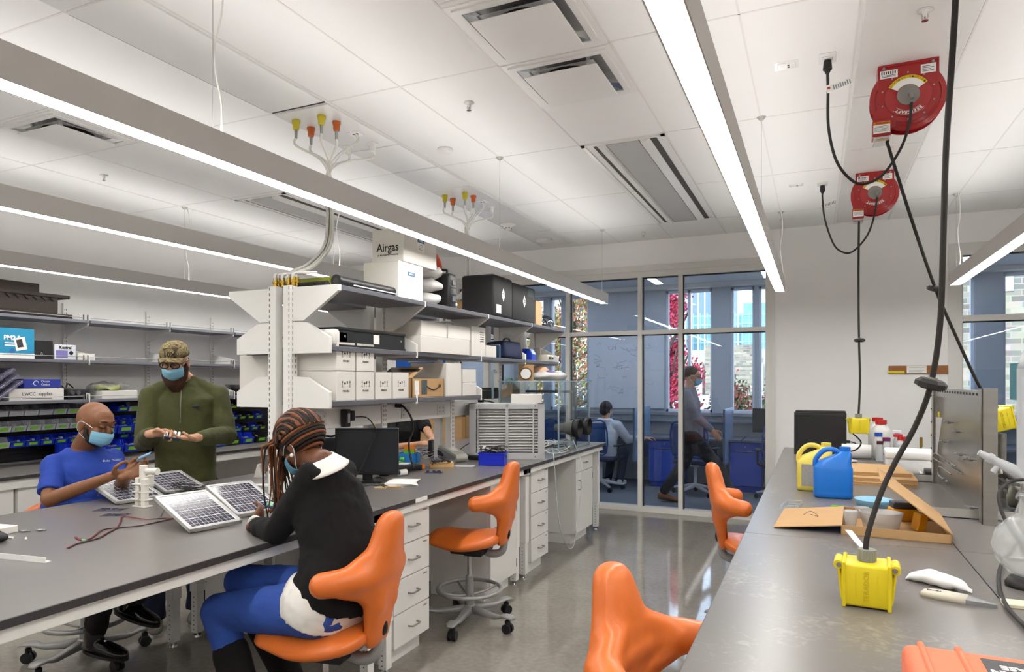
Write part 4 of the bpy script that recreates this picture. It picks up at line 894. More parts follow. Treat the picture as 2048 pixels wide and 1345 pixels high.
def task_chair(label, loc, rot, back='#2a4a86', frame_='#c9ccd2', group='office task chairs', proto=[]):
    if proto: return dup(proto[0], loc, rot, label)
    t = thing('task_chair', label, 'chair', loc, rot, group); bm_ = mat('mesh_fabric_'+back[1:], back, .9, bump=.3, bscale=300); fm = mat('pale_chair_plastic', frame_, .4)
    g = G(); g.box(-.24, .24, -.24, .24, .43, .49, .025, 3); obj('seat', g, mat('dark_seat_fabric', '#2b3550', .9), t)
    g = G(); g.sheet(lambda u, v: (-.24-.05*math.cos((v-.5)*2.4)+.0*u-.03*u, (v-.5)*.46, .56+u*.42), 10, 12, 0); b = obj('backrest', g, bm_, t); md = b.modifiers.new('s', 'SOLIDIFY'); md.thickness = .012
    g = G(); g.tube([(-.255, -.23, .56), (-.285, -.23, .98), (-.31, 0, .995), (-.285, .23, .98), (-.255, .23, .56), (-.27, 0, .545)], .012, 8, closed=True, smooth=3); obj('back_frame', g, bm_, t)
    g = G(); g.tube([(-.05, 0, .42), (-.2, 0, .43), (-.30, 0, .52), (-.30, 0, .62)], .02, 8, smooth=4); g.cyl((0, 0, .43), (0, 0, .38), .05); g.cyl((0, 0, .40), (0, 0, .12), .022); obj('column', g, fm, t)
    for s in (-1, 1): g = G(); g.tube([(0, s*.2, .43), (0, s*.29, .46), (0, s*.29, .64)], .014, 8, smooth=3); g.box(-.12, .1, s*.29-.035, s*.29+.035, .64, .665, .01); obj('armrest', g, BLACK, t)
    g = G()
    for k in range(5): a = k*1.2566+.3; g.tube([(0, 0, .13), (.16*math.cos(a), .16*math.sin(a), .10), (.31*math.cos(a), .31*math.sin(a), .075)], [.03, .022, .016], 8, smooth=3)
    obj('star_base', g, fm, t)
    for k in range(5): a = k*1.2566+.3; g = G(); g.cyl((.31*math.cos(a)-.02, .31*math.sin(a), .03), (.31*math.cos(a)+.02, .31*math.sin(a), .03), .03, n=16); g.cyl((.31*math.cos(a), .31*math.sin(a), .03), (.31*math.cos(a), .31*math.sin(a), .07), .01); obj('castor', g, BLACK, t)
    proto.append(t); return t
p = at(700, 868, x=-4.25)
tc2 = task_chair('black-backed task chair at the middle bench behind the monitor', (p.x, p.y, 0), R(-15), back='#14161c', group=None, proto=[])
# ---------------- things on the near worktop ----------------
CELL = mat('solar_cell_blue', '#141a33', .18, coat=.5, var=.2, scale=6); BUSW = mat('solar_back_white', '#dcdde2', .4); ALF = mat('panel_frame_aluminium', '#c7c7c5', .35, .5)
def make_panel(label, c, rot, tilt, w=.31, h=.26, rows=4, cols=9, group='small solar panels on the near worktop'):
    t = thing('solar_panel', label, 'solar panel', c, (0, 0, 0), group)
    t.rotation_euler = (MX.Rotation(rot, 3, 'Z') @ MX.Rotation(tilt, 3, 'X')).to_euler()
    g = G()
    for q in ((-w/2, w/2, 0, .014), (-w/2, w/2, h-.014, h), (-w/2, -w/2+.014, 0, h), (w/2-.014, w/2, 0, h)): g.box(q[0], q[1], q[2], q[3], 0, .018, .001)
    obj('frame', g, ALF, t); g = G(); g.box(-w/2+.012, w/2-.012, .012, h-.012, .010, .0145); obj('backing', g, BUSW, t)
    g = G(); gw = (w-.04)/cols; gh = (h-.04)/rows
    for i in range(cols):
        for j in range(rows):
            x0 = -w/2+.02+gw*i; y0 = .02+gh*j; g.box(x0+.0012, x0+gw-.0012, y0+.003, y0+gh-.003, .0146, .0152)
    obj('cells', g, CELL, t)
    g = G(); g.box(-w/2+.02, w/2-.02, 0, 0.001, .0145, .015)
    for j in range(rows):
        for k in (.3, .7): g.box(-w/2+.02, w/2-.02, .02+gh*(j+k)-.0006, .02+gh*(j+k)+.0006, .0152, .0155)
    obj('busbars', g, BUSW, t)
    g = G(); g.box(-.03, .03, h*.4, h*.4+.05, -.012, 0, .002); obj('junction_box', g, BLACK, t)
    # rear stand prop
    return t
def place(label, near_mid, far_mid, w, h, rows, cols):
    A = at(*near_mid, z=BH+.004); zf = .0
    while zf < .3 and (at(*far_mid, z=BH+.004+zf)-A).length > h: zf += .002
    d = at(*far_mid, z=BH+.004+zf)-A; rot = math.atan2(-d.x, d.y); tilt = math.atan2(d.z, math.hypot(d.x, d.y))
    t = make_panel(label, A, rot, tilt, w, d.length, rows, cols)
    if d.z > .04:      # folding wire leg behind the raised end
        g = G(); L = d.length
        for s in (-1, 1): g.tube([(s*w*.3, L*.9, 0), (s*w*.3, L*.9+d.z*.9*math.sin(tilt), -d.z*.9*math.cos(tilt))], .004, 6)
        obj('prop', g, ALF, t)
    return t
place('front solar panel of the four, nearest the bench edge and raised behind', (433, 1057), (360, 993), .245, .34, 4, 10)
place("solar panel under the woman's hands, right of the front one", (521, 1029), (456, 972), .245, .34, 4, 10)
place('left solar panel, behind the white printed tower and before the man in blue', (282, 1003), (225, 965), .255, .33, 7, 9)
place('far solar panel with dark leads on it, by the green fleece', (372, 984), (321, 950), .245, .30, 7, 9)
# white printed tower
PRT = mat('white_printed_plastic', '#e6e3da', .5)
t = thing('printed_tower', 'white 3D printed bracket tower between the solar panels', 'printed part', tuple(at(287, 1014, z=BH))); g = G()
for x, y, z0, z1, s in ((-.035, 0, 0, .15, .028), (.03, -.015, 0, .15, .028), (0, .02, .10, .16, .05)): g.box(x-s/2, x+s/2, y-s/2, y+s/2, z0, z1, .003)
for z in (.0, .035, .075, .115): g.box(-.05, .048, -.03, .02, z, z+.008, .002)
g.cyl((0, 0, .15), (0, 0, .215), .02, n=20); g.cyl((-.0, .0, .185), (.075, .02, .185), .016, n=18); g.cyl((.06, .016, .185), (.08, .021, .185), .019, n=18)
obj('body', g, PRT, t); g = G()
for z in (.055, .095): g.tube([(-.005+.014*math.cos(a), -.034, z+.014*math.sin(a)) for a in [i*math.pi/8 for i in range(16)]], .003, 6, closed=True)
obj('rings', g, PRT, t)
g = G(); g.lathe([(.022, 0), (.026, .02), (.034, .022), (.034, .028), (.018, .03), (.018, .024), (0, .024)], n=24); solo('pipe_cap', 'white round cap on the worktop between two solar panels', 'cap', g, PRT, loc=tuple(at(418, 998, z=BH)))
# circuit sheets
PCB = mat('clear_etched_sheet', '#6f6d7c', .15, alpha=.55)
for lab, p, w, h in (('upper clear etched circuit sheet left of the printed tower', (222, 1020), .14, .09), ('lower clear etched circuit sheet left of the printed tower', (231, 1031), .12, .06)):
    t = thing('circuit_sheet', lab, 'circuit', tuple(at(*p, z=BH)), R(25)); g = G(); g.box(-w/2, w/2, -h/2, h/2, 0, .0015); obj('sheet', g, PCB, t); g = G(); random.seed(int(w*100))
    for k in range(10): x, y = random.uniform(-w*.4, w*.4), random.uniform(-h*.4, h*.4); g.cb((x, y, .003), (random.uniform(.006, .022), random.uniform(.004, .012), .003))
    obj('components', g, mat('dark_components', '#34364f', .4), t)
# wires
RW, BW = mat('red_wire', '#8e1f1f', .5), mat('dark_wire', '#1d1517', .5)
def onb(pts, z=.004): return [tuple(at(*p, z=BH+z)) for p in pts]
W1 = [(362, 1038), (330, 1037), (290, 1039), (247, 1034), (240, 1045), (233, 1056), (215, 1066), (195, 1077), (172, 1083), (150, 1089), (134, 1097)]
W2 = [(352, 1036), (320, 1043), (280, 1052), (240, 1056), (205, 1060), (188, 1072), (177, 1079), (160, 1080), (150, 1075)]
for lab, W in (('red and black wire pair running left from the front solar panel to the lower end', W1), ('second red and black wire pair curling back to the upper end', W2)):
    t = thing('wire_pair', lab, 'wire', tuple(at(*W[-1], z=BH))); L = V(t.location); g = G(); g.tube([V(p)-L for p in onb(W)], .0022, 6, smooth=4); obj('red_wire', g, RW, t); g = G(); g.tube([V(p)-L+V((.004, .003, 0)) for p in onb(W)], .0022, 6, smooth=4); obj('black_wire', g, BW, t)
g = G(); g.cyl((-.012, 0, .005), (.012, 0, .005), .005, n=8); solo('wire_ferrule', 'small mint green clip on the red wires', 'clip', g, mat('mint', '#8fc9a0', .5), loc=tuple(at(169, 1084, z=BH)))
t = thing('cable_tangle', 'tangle of thin black leads on the far solar panel', 'cable', tuple(at(360, 985, z=BH))); random.seed(9); L = V(t.location)
for k in range(5):
    g = G(); p0 = at(315+k*6, 985+k*2, z=BH); pts = [V((random.uniform(-.1, .25), random.uniform(-.1, .15), random.uniform(.01, .05))) for _ in range(6)]; g.tube(pts, .0028, 6, smooth=6); obj('lead', g, CABLE, t)
g = G(); g.tube([V(p) for p in onb([(455, 1022), (470, 1016), (466, 1010)])], .002, 6, smooth=4); solo('thin_wire', 'short dark wire end between the two front solar panels', 'wire', g, CABLE)
g = G(); g.tube([V(p) for p in onb([(410, 975), (450, 970), (500, 984), (540, 990)])], .002, 6, smooth=5); solo('thin_wire', 'thin dark lead lying behind the solar panels toward the near post', 'wire', g, CABLE)
# odds and ends at the left edge
def bit(name, label, cat, g, m, p, rot=0): return solo(name, label, cat, g, m, loc=tuple(at(*p, z=BH)), rot=rot)
g = G(); g.prism([(0, 0), (.022, 0), (.022, .003), (.003, .003), (.003, .02), (0, .02)], 'x', -.22, .12); bit('angle_bar', 'white plastic angle strip at the left edge of the near worktop', 'strip', g, TXW, (40, 1122), R(8))
g = G(); g.box(-.09, .06, -.05, .05, 0, .03, .002); bit('white_box', 'pale box corner cut by the left edge of the picture', 'box', g, CARDW, (-8, 1068), R(10))
g = G(); random.seed(3); g.ell((0, 0, .02), (.05, .03, .02), 12); g.tube([(random.uniform(-.05, .05), random.uniform(-.04, .04), random.uniform(.0, .05)) for _ in range(9)], .002, 5, smooth=4); bit('component', 'dark wired component at the left edge of the worktop', 'component', g, BLACK, (-4, 1085))
for lab, p in (('left metal screw-eye piece on the near worktop', (48, 1065)), ('right metal screw-eye piece on the near worktop', (80, 1063))):
    g = G(); g.cyl((-.025, 0, .005), (.025, .006, .005), .003); g.tube([(.01*math.cos(a), .01*math.sin(a), .006) for a in [i*.785 for i in range(8)]], .003, 6, closed=True); bit('metal_fitting', lab, 'fitting', g, STEEL, p, R(10))
g = G(); g.cyl((-.03, 0, .004), (.03, 0, .004), .004, n=10); bit('plastic_rod', 'short white rod near the dark component', 'rod', g, TXW, (16, 1077), R(5))
g = G(); g.lathe([(.004, 0), (.005, .004), (.003, .01), (0, .011)], n=10); bit('standoff', 'tiny white standoff below the metal pieces', 'standoff', g, TXW, (52, 1080))
# circuit held by the woman
g = G(); g.box(-.03, .03, -.02, .02, -.004, .004, .001); g.m = 1; g.box(-.025, .0, -.016, .012, .004, .012, .001); g.m = 2; g.tube([(.02, 0, .006), (.04, .01, .02), (.06, -.01, .01), (.05, -.03, -.01)], .002, 5, smooth=4)
solo('circuit_board', 'small circuit with mint block held by the woman', 'circuit', g, [mat('blue_board', '#2c4f9c', .4), mat('mint'), BLACK], loc=tuple(at(545, 1012, x=-2.30)), rot=(R(30), R(20), R(40)))
# papers near post
g = G()
for k in range(4): g.xf = MX.Translation((0, 0, .001+.002*k)) @ MX.Rotation(R(k*9-12), 4, 'Z'); g.box(-.11, .07, -.03, .03, 0, .0012)
bit('paper_strips', 'fanned thin strips of paper at the foot of the near post', 'paper', g, PAPER, (525, 972), R(20))
g = G(); g.box(-.03, .03, -.03, .03, 0, .01, .002); g.prism([(-.028, .01), (.028, .01), (.006, .09), (-.006, .09)], 'y', -.03, .03); bit('white_wedge', 'white wedge-shaped stand left of the near post', 'stand', g, PRT, (520, 955), R(20))
# ---------------- things on the middle worktop ----------------
# monitor
pL, pR = at(662, 963, z=BH+.05), at(754, 962, z=BH+.05); ML = at(660, 872, x=-2.80)
mc = V((-2.76, 3.52, BH)); d = V((.98, -.12, 0))
t = thing('monitor', 'black flat monitor standing behind the seated woman', 'monitor', (-2.66, 3.60, BH), R(24)); w = .205; g = G()
g.box(-w, w, -.016, .016, .045, .345, .004); obj('housing', g, BLACK, t); g = G(); g.box(-w+.014, w-.014, -.0175, -.016, .065, .332); obj('screen', g, mat('dark_screen', '#272b31', .2), t); g = G(); g.box(-w, w, -.017, .017, .343, .348, .001); obj('top_edge', g, mat('blue_grey_trim', '#43566b', .3), t)
g = G(); g.box(-.03, .03, .0, .03, .01, .1, .004); g.box(-.11, .11, -.08, .08, 0, .012, .004); obj('stand', g, BLACK, t)
t = thing('webcam', 'black webcam with coiled lead beside the monitor', 'webcam', tuple(at(768, 952, z=BH))); g = G(); g.ell((0, 0, .05), (.03, .026, .03), 16); g.cyl((0, -.02, .05), (0, -.03, .05), .02); g.box(-.03, .03, -.02, .02, 0, .012, .004); g.cyl((0, 0, .01), (0, 0, .03), .008); obj('body', g, BLACK, t); g = G(); g.tube([(.04*math.cos(a)*(1+.1*math.sin(a*3)), .04*math.sin(a)+.02, .02+.006*a) for a in [i*.6 for i in range(34)]], .003, 6); obj('lead', g, CABLE, t)
t = thing('power_strip', 'black power strip lying behind the papers on the middle worktop', 'power strip', tuple(at(800, 943, z=BH)), R(62)); g = G(); g.box(-.17, .17, -.03, .03, 0, .04, .008, 2); obj('body', g, BLACK, t)
for k in range(5): g = G(); g.cyl((-.12+.06*k, 0, .04), (-.12+.06*k, 0, .0415), .018, n=16); obj('socket', g, GREYTX, t)
g = G()
for k in range(5): g.xf = MX.Translation((0, 0, .001+.003*k)) @ MX.Rotation(R(-k*5+8), 4, 'Z'); g.box(-.09, .09, -.11, .11, 0, .002)
bit('papers', 'untidy white papers on the middle worktop', 'paper', g, PAPER, (805, 968), R(30))
g = G(); g.cyl((-.03, 0, .022), (.03, 0, .022), .022, n=22); g.m = 1; g.cyl((-.0305, 0, .022), (-.0302, 0, .022), .012, n=16); bit('tape_roll', 'white tape roll lying on the papers', 'tape', g, [TXW, GREYTX], (805, 952), R(70))
g = G(); g.box(-.035, .035, -.035, .035, 0, .004); bit('card_square', 'small tan card square at the worktop edge near the drawers', 'card', g, mat('tan_board'), (762, 976), R(20))
g = G(); g.cyl((-.06, 0, .004), (.05, 0, .004), .0035, n=6); g.m = 1; g.cyl((.05, 0, .004), (.062, 0, .004), .0035, .0005, n=6); bit('pencil', 'yellow pencil beside the tan card square', 'pencil', g, [mat('pencil_yellow', '#d7982a', .5), PAPER], (787, 976), R(15))
g = G(); g.tube(onb([(722, 975), (740, 971), (755, 972), (775, 965), (760, 955), (745, 960), (770, 975)], .01), .003, 6, smooth=6); solo('cable', 'black cables looping under the monitor', 'cable', g, CABLE)
g = G(); g.box(-.14, .14, -.1, .1, 0, .003); bit('paper_sheet', 'white sheet under the lime green part', 'paper', g, PAPER, (790, 926), R(10))
LG_ = mat('lime_print_plastic', '#7ed321', .5)
t = thing('printed_adapter', 'lime green printed funnel-shaped part on the white sheet', 'printed part', tuple(at(790, 925, z=BH+.003))); g = G(); g.box(-.07, .07, -.045, .045, 0, .008, .002); g.lathe([(.035, .008), (.026, .02), (.022, .05), (.024, .052), (.0, .052)], n=20); g.cyl((.05, 0, .03), (.08, .01, .03), .012); obj('body', g, LG_, t)
t = thing('small_bin', 'small sky blue bin with orange and green sheets in it', 'bin', tuple(at(818, 925, z=BH)), R(15)); g = G()
for q in ((-.08, .08, -.05, -.046), (-.08, .08, .046, .05), (-.08, -.076, -.05, .05), (.076, .08, -.05, .05)): g.box(q[0], q[1], q[2], q[3], 0, .075)
g.box(-.08, .08, -.05, .05, 0, .003); obj('bin', g, mat('sky_blue_plastic', '#1f7fd0', .4), t); g = G(); g.box(-.04, .05, -.003, .003, .02, .14); obj('orange_sheet', g, mat('orange_print', '#ef8a2c', .6), t); g = G(); g.box(-.04, .045, -.012, -.008, .02, .10); obj('green_sheet', g, LG_, t)
t = thing('wire_tangle', 'tangle of thin grey wires and parts on the middle bench', 'wires', tuple(at(850, 915, z=BH))); random.seed(21)
for k in range(8): g = G(); g.tube([(random.uniform(-.14, .14), random.uniform(-.2, .25), random.uniform(.005, .09)) for _ in range(7)], .0022, 5, smooth=5); obj('wire', g, [CABLE, SILW, STEEL][k % 3], t)
g = G(); g.box(-.02, .02, -.02, .02, 0, .035, .002); bit('orange_part', 'orange cube-shaped part with red wires', 'component', g, mat('orange_print'), (843, 938))
WOOD = mat('beech_block', '#d2aa70', .6, var=.1, scale=6, stretch=(1, 8, 1))
t = thing('wooden_block', 'pale wooden block with wired electronics on top', 'block', tuple(at(882, 935, z=BH)), R(38)); g = G(); g.box(-.09, .09, -.05, .05, 0, .04, .002); obj('block', g, WOOD, t); g = G(); random.seed(7)
for k in range(9): x, y = random.uniform(-.07, .06), random.uniform(-.035, .035); g.cb((x, y, .045), (random.uniform(.01, .03), random.uniform(.01, .02), .012))
obj('electronics', g, mat('dark_components'), t); g = G()
for k in range(5): g.tube([(random.uniform(-.1, .08), random.uniform(-.1, .04), random.uniform(.01, .08)) for _ in range(5)], .0018, 5, smooth=5)
obj('wires', g, CABLE, t)
g = G(); g.box(-.06, .06, -.03, .03, 0, .004); random.seed(17)
for k in range(10): g.cb((random.uniform(-.05, .05), random.uniform(-.03, .03), .008), (.012, .008, .01))
bit('circuit_board', 'bare circuit with loose parts in front of the wooden block', 'circuit', g, mat('dark_components'), (868, 946), R(20))
t = thing('bench_instrument', 'grey and beige tapered bench instrument with dark handle recess', 'instrument', tuple(at(902, 922, z=BH)), R(-24)); g = G(); g.prism([(-.15, .0), (.13, .0), (.155, .03), (.14, .062), (-.06, .12), (-.12, .125), (-.155, .09), (-.165, .04)], 'y', -.055, .055); o = obj('shell', g, mat('beige_grey_plastic', '#b9b8ae', .45), t); md = o.modifiers.new('b', 'BEVEL'); md.width = .012; md.segments = 3
g = G(); g.prism([(-.145, .02), (.12, .02), (.13, .035), (.12, .05), (-.06, .10), (-.12, .105), (-.145, .08)], 'y', -.058, -.054); obj('side_panel', g, mat('mid_grey_plastic', '#86888b', .45), t); g = G(); g.prism([(-.12, .045), (-.03, .035), (-.02, .05), (-.06, .075), (-.11, .085), (-.125, .07)], 'y', -.0595, -.057); obj('recess', g, BLACK, t)
g = G(); g.xf = MX.Translation((.02, 0, .096)) @ MX.Rotation(R(16), 4, 'Y'); g.box(-.05, .04, -.03, .03, -.002, .002); obj('display', g, mat('label_white_grey', '#dedfdc', .4), t)
g = G(); g.box(-.08, .08, -.05, .05, 0, .004); bit('clear_pouch', 'flat clear pouch with white card in front of the grey instrument', 'pouch', g, mat('pouch', '#d8d9da', .3, alpha=.8), (928, 933), R(15))
t = thing('parts_crate', 'royal blue open crate full of wires before the louvred box', 'crate', tuple(at(986, 930, z=BH)), R(14)); g = G(); a, b = .10, .065
for q in ((-a, a, -b, -b+.004), (-a, a, b-.004, b), (-a, -a+.004, -b, b), (a-.004, a, -b, b)): g.box(q[0], q[1], q[2], q[3], 0, .095)
g.box(-a, a, -b, b, 0, .004); g.box(-a-.006, a+.006, -b-.006, -b, .088, .097); g.box(-a-.006, a+.006, b, b+.006, .088, .097)
for z in (.03, .05, .07): g.box(-a+.01, a-.01, -b-.001, -b, z, z+.003)
obj('crate', g, mat('royal_blue_plastic', '#1a2ecb', .35), t); g = G(); random.seed(31)
for k in range(12): g.tube([(random.uniform(-.1, .11), random.uniform(-.06, .06), random.uniform(.06, .15)) for _ in range(5)], .003, 6, smooth=5)
obj('wires', g, CABLE, t); g = G(); g.xf = MX.Translation((-.02, .0, .12)) @ MX.Rotation(R(15), 4, 'Y'); g.box(-.06, .06, -.03, .03, 0, .006); obj('card', g, PAPER, t)
g = G(); g.box(-.09, .09, -.035, .035, 0, .045, .012, 2); bit('power_brick', 'black power brick right of the royal blue crate', 'adapter', g, BLACK, (1010, 915), R(10))
g = G(); g.box(-.06, .06, -.04, .04, 0, .04, .008, 2); bit('power_brick', 'black power brick left of the royal blue crate', 'adapter', g, BLACK, (952, 920), R(10))
p0 = at(985, 905, z=BH+.02); g = G(); g.tube([tuple(at(920, 900, z=BH+.03)), tuple(at(945, 886, z=BH+.12)), tuple(at(975, 905, z=BH+.03)), tuple(at(955, 912, z=BH+.02)), tuple(at(930, 908, z=BH+.01))], .004, 6, smooth=6); solo('cable', 'black cable arching from the grey instrument toward the crate', 'cable', g, CABLE)
# tablet in the hands of the person in the black T-shirt
g = G(); g.box(-.015, .015, -.05, .05, 0, .15, .006, 2); solo('phone_stand', 'black slab device standing before the hands of the black T-shirt person', 'device', g, BLACK, loc=tuple(at(862, 912, x=-3.0).lerp(at(862, 912, x=-3.0), .5))[:2]+(BH,), rot=R(20))
# louvred filter box
A = at(935, 915, z=BH); A = V((-2.62, 4.94, BH)); B = V((-2.055, 5.21, BH)); d = (B-A); ang = math.atan2(d.y, d.x); Lw = d.length; c = (A+B)/2
t = thing('louvred_unit', 'large grey louvred filter box on the far worktop', 'filter unit', (c.x, c.y, BH), ang); h = Lw/2; LGY = mat('light_grey_sheet_metal', '#b9bbbd', .45, .1); H = .465
g = G()
for q in ((-h, h, 0, .055), (-h, h, H-.045, H)): g.box(q[0], q[1], 0, .26, q[2], q[3], .002)
for q in ((-h, -h+.055), (h-.055, h), (-.012, .012)): g.box(q[0], q[1], 0, .26 if abs(q[0]) > .1 else .03, .0, H)
g.box(-h, h, .25, .26, 0, H); obj('casing', g, LGY, t)
g = G(); n = 15
for k in range(n):
    z = .07+(H-.13)*k/(n-1)
    for s in ((-h+.055, -.012), (.012, h-.055)): g.prism([(.02, z-.006), (.05, z+.010), (.05, z+.013), (.02, z-.003)], 'x', s[0], s[1])
obj('louvres', g, mat('louvre_white', '#d4d4d2', .5), t); g = G(); g.box(-h+.05, h-.05, .06, .07, .05, H-.04); obj('dark_filter', g, GREYTX, t)
g = G(); g.box(-h+.065, -h+.078, .01, .02, .05, H-.04); g.box(h-.10, h-.087, .01, .02, .05, H-.04); obj('link_bar', g, LGY, t)
g = G()
for x in (-h*.75, 0, h*.75):
    for z in (.022, H-.02): g.cyl((x, -.001, z), (x, 0, z), .005, n=8)
obj('screws', g, GREYTX, t)
# acrylic chamber with glove ports
AC = glass('acrylic', '#f8fbfc', .4)
cx0, cx1, cy0, cy1, zt = -2.70, -2.12, 5.72, 6.62, 1.56
t = thing('glove_chamber', 'clear acrylic glove box chamber at the far end of the bench', 'chamber', ((cx0+cx1)/2, (cy0+cy1)/2, BH)); L = V(t.location); h = zt-BH; a, b = (cx1-cx0)/2, (cy1-cy0)/2
for nm, q in (('side_panel', (a-.008, a, -b, b, 0, h)), ('side_panel', (-a, -a+.008, -b, b, 0, h)), ('front_panel', (-a, a, -b, -b+.008, 0, h)), ('back_panel', (-a, a, b-.008, b, 0, h)), ('lid', (-a-.02, a+.02, -b-.02, b+.02, h, h+.01))): g = G(); g.box(*q); obj(nm, g, AC, t)
EDG = mat('acrylic_edge', '#bcd3de', .15, alpha=.6); g = G()
for x in (-a, a):
    for y in (-b, b): g.box(x-.006, x+.006, y-.006, y+.006, 0, h)
g.box(-a-.02, a+.02, -b-.022, -b-.018, h, h+.01); g.box(a+.018, a+.022, -b-.02, b+.02, h, h+.01); obj('edges', g, EDG, t)
g = G(); g.box(-a+.02, a-.02, .1, .13, h-.11, h-.085); g.box(a-.04, a-.02, .1, .12, .0, h-.1); obj('rack', g, mat('grey_rack', '#5c6468', .5), t)
for y in (.0, .30):
    g = G(); g.lathe([(.085, 0), (.088, .01), (.088, .06), (.08, .062), (.078, .0)], (a, y-.02, .20), 32, ax='x'); obj('glove_port', g, BLACK, t)
    g = G(); g.lathe([(.078, .01), (.07, -.04), (.045, -.12), (.03, -.2)], (a, y-.02, .20), 24, ax='x'); obj('glove', g, mat('grey_glove', '#8f8a84', .6, bump=.8, bscale=20), t)
t = thing('dial_gauge', 'round white dial on a brown card standing on the acrylic chamber', 'gauge', (-2.45, 5.74, zt+.01), R(20)); g = G(); g.box(-.07, .07, .0, .01, 0, .15); obj('card', g, CARDB, t); g = G(); g.cyl((0, 0, .065), (0, -.02, .065), .058, n=32); obj('rim', g, mat('brown_rim', '#6b4a34', .5), t); g = G(); g.cyl((0, -.02, .065), (0, -.022, .065), .047, n=32); obj('dial', g, TXW, t)
t = thing('bag_of_parts', 'clear bag with white and purple contents on the acrylic chamber', 'bag', (-2.35, 6.08, zt+.012)); g = G(); g.ell((0, 0, .04), (.16, .26, .05), 20)
for v in g.bm.verts: v.co.z += .02*noise.noise(v.co*14); v.co.z = max(v.co.z, 0)
obj('bag', g, BAGC, t); g = G(); g.ell((.05, -.1, .06), (.06, .06, .04), 14); obj('purple_content', g, mat('purple_content', '#5d4a86', .5), t)
g = G(); g.ell((0, 0, .075), (.10, .13, .075), 24); solo('foam_dome', 'tan rounded dome behind the bag on the acrylic chamber', 'dome', g, mat('tan_foam', '#c9a484', .7), loc=(-2.52, 6.25, zt+.012))
t = thing('tubing', 'thin clear tube hanging from a glove port nearly to the floor', 'tube', (-2.03, 6.0, .3)); L = V(t.location); g = G()
pts = [at(1146, 880, x=-2.08), at(1163, 930, x=-2.0), at(1160, 1000, x=-2.0), at(1150, 1080, x=-2.0), at(1141, 1098, x=-2.0), at(1130, 1085, x=-2.0), at(1118, 1045, x=-2.0), at(1112, 980, x=-2.0), at(1108, 920, x=-2.0), at(1104, 895, x=-2.1)]
g.tube([p-L for p in pts], .004, 8, smooth=6); obj('tube', g, mat('clear_tubing', '#cfd6da', .2, alpha=.7), t)
t = thing('wire_tangle', 'grey and white leads heaped at the foot of the acrylic chamber', 'wires', (-2.2, 5.55, BH)); random.seed(44)
for k in range(8): g = G(); g.tube([(random.uniform(-.15, .13), random.uniform(-.2, .6), random.uniform(.005, .12)) for _ in range(6)], .004, 6, smooth=6); obj('wire', g, [SILW, SILW, CABLE, STEEL][k % 4], t)
g = G(); g.tube([(0, .0, 0), (0, 0, .22), (.0, .03, .26), (.0, .07, .25)], .012, 10, smooth=6); solo('tap_spout', 'pale curved pipe with brass tip before the acrylic chamber', 'pipe', g, EDG, loc=(-2.70, 5.55, 1.40))
g = G(); g.box(-.13, .13, -.06, .06, 0, .075, .002); solo('white_box', 'white box standing on the louvred filter box', 'box', g, CARDW, loc=(-2.25, 5.28, BH+H+.001), rot=ang)
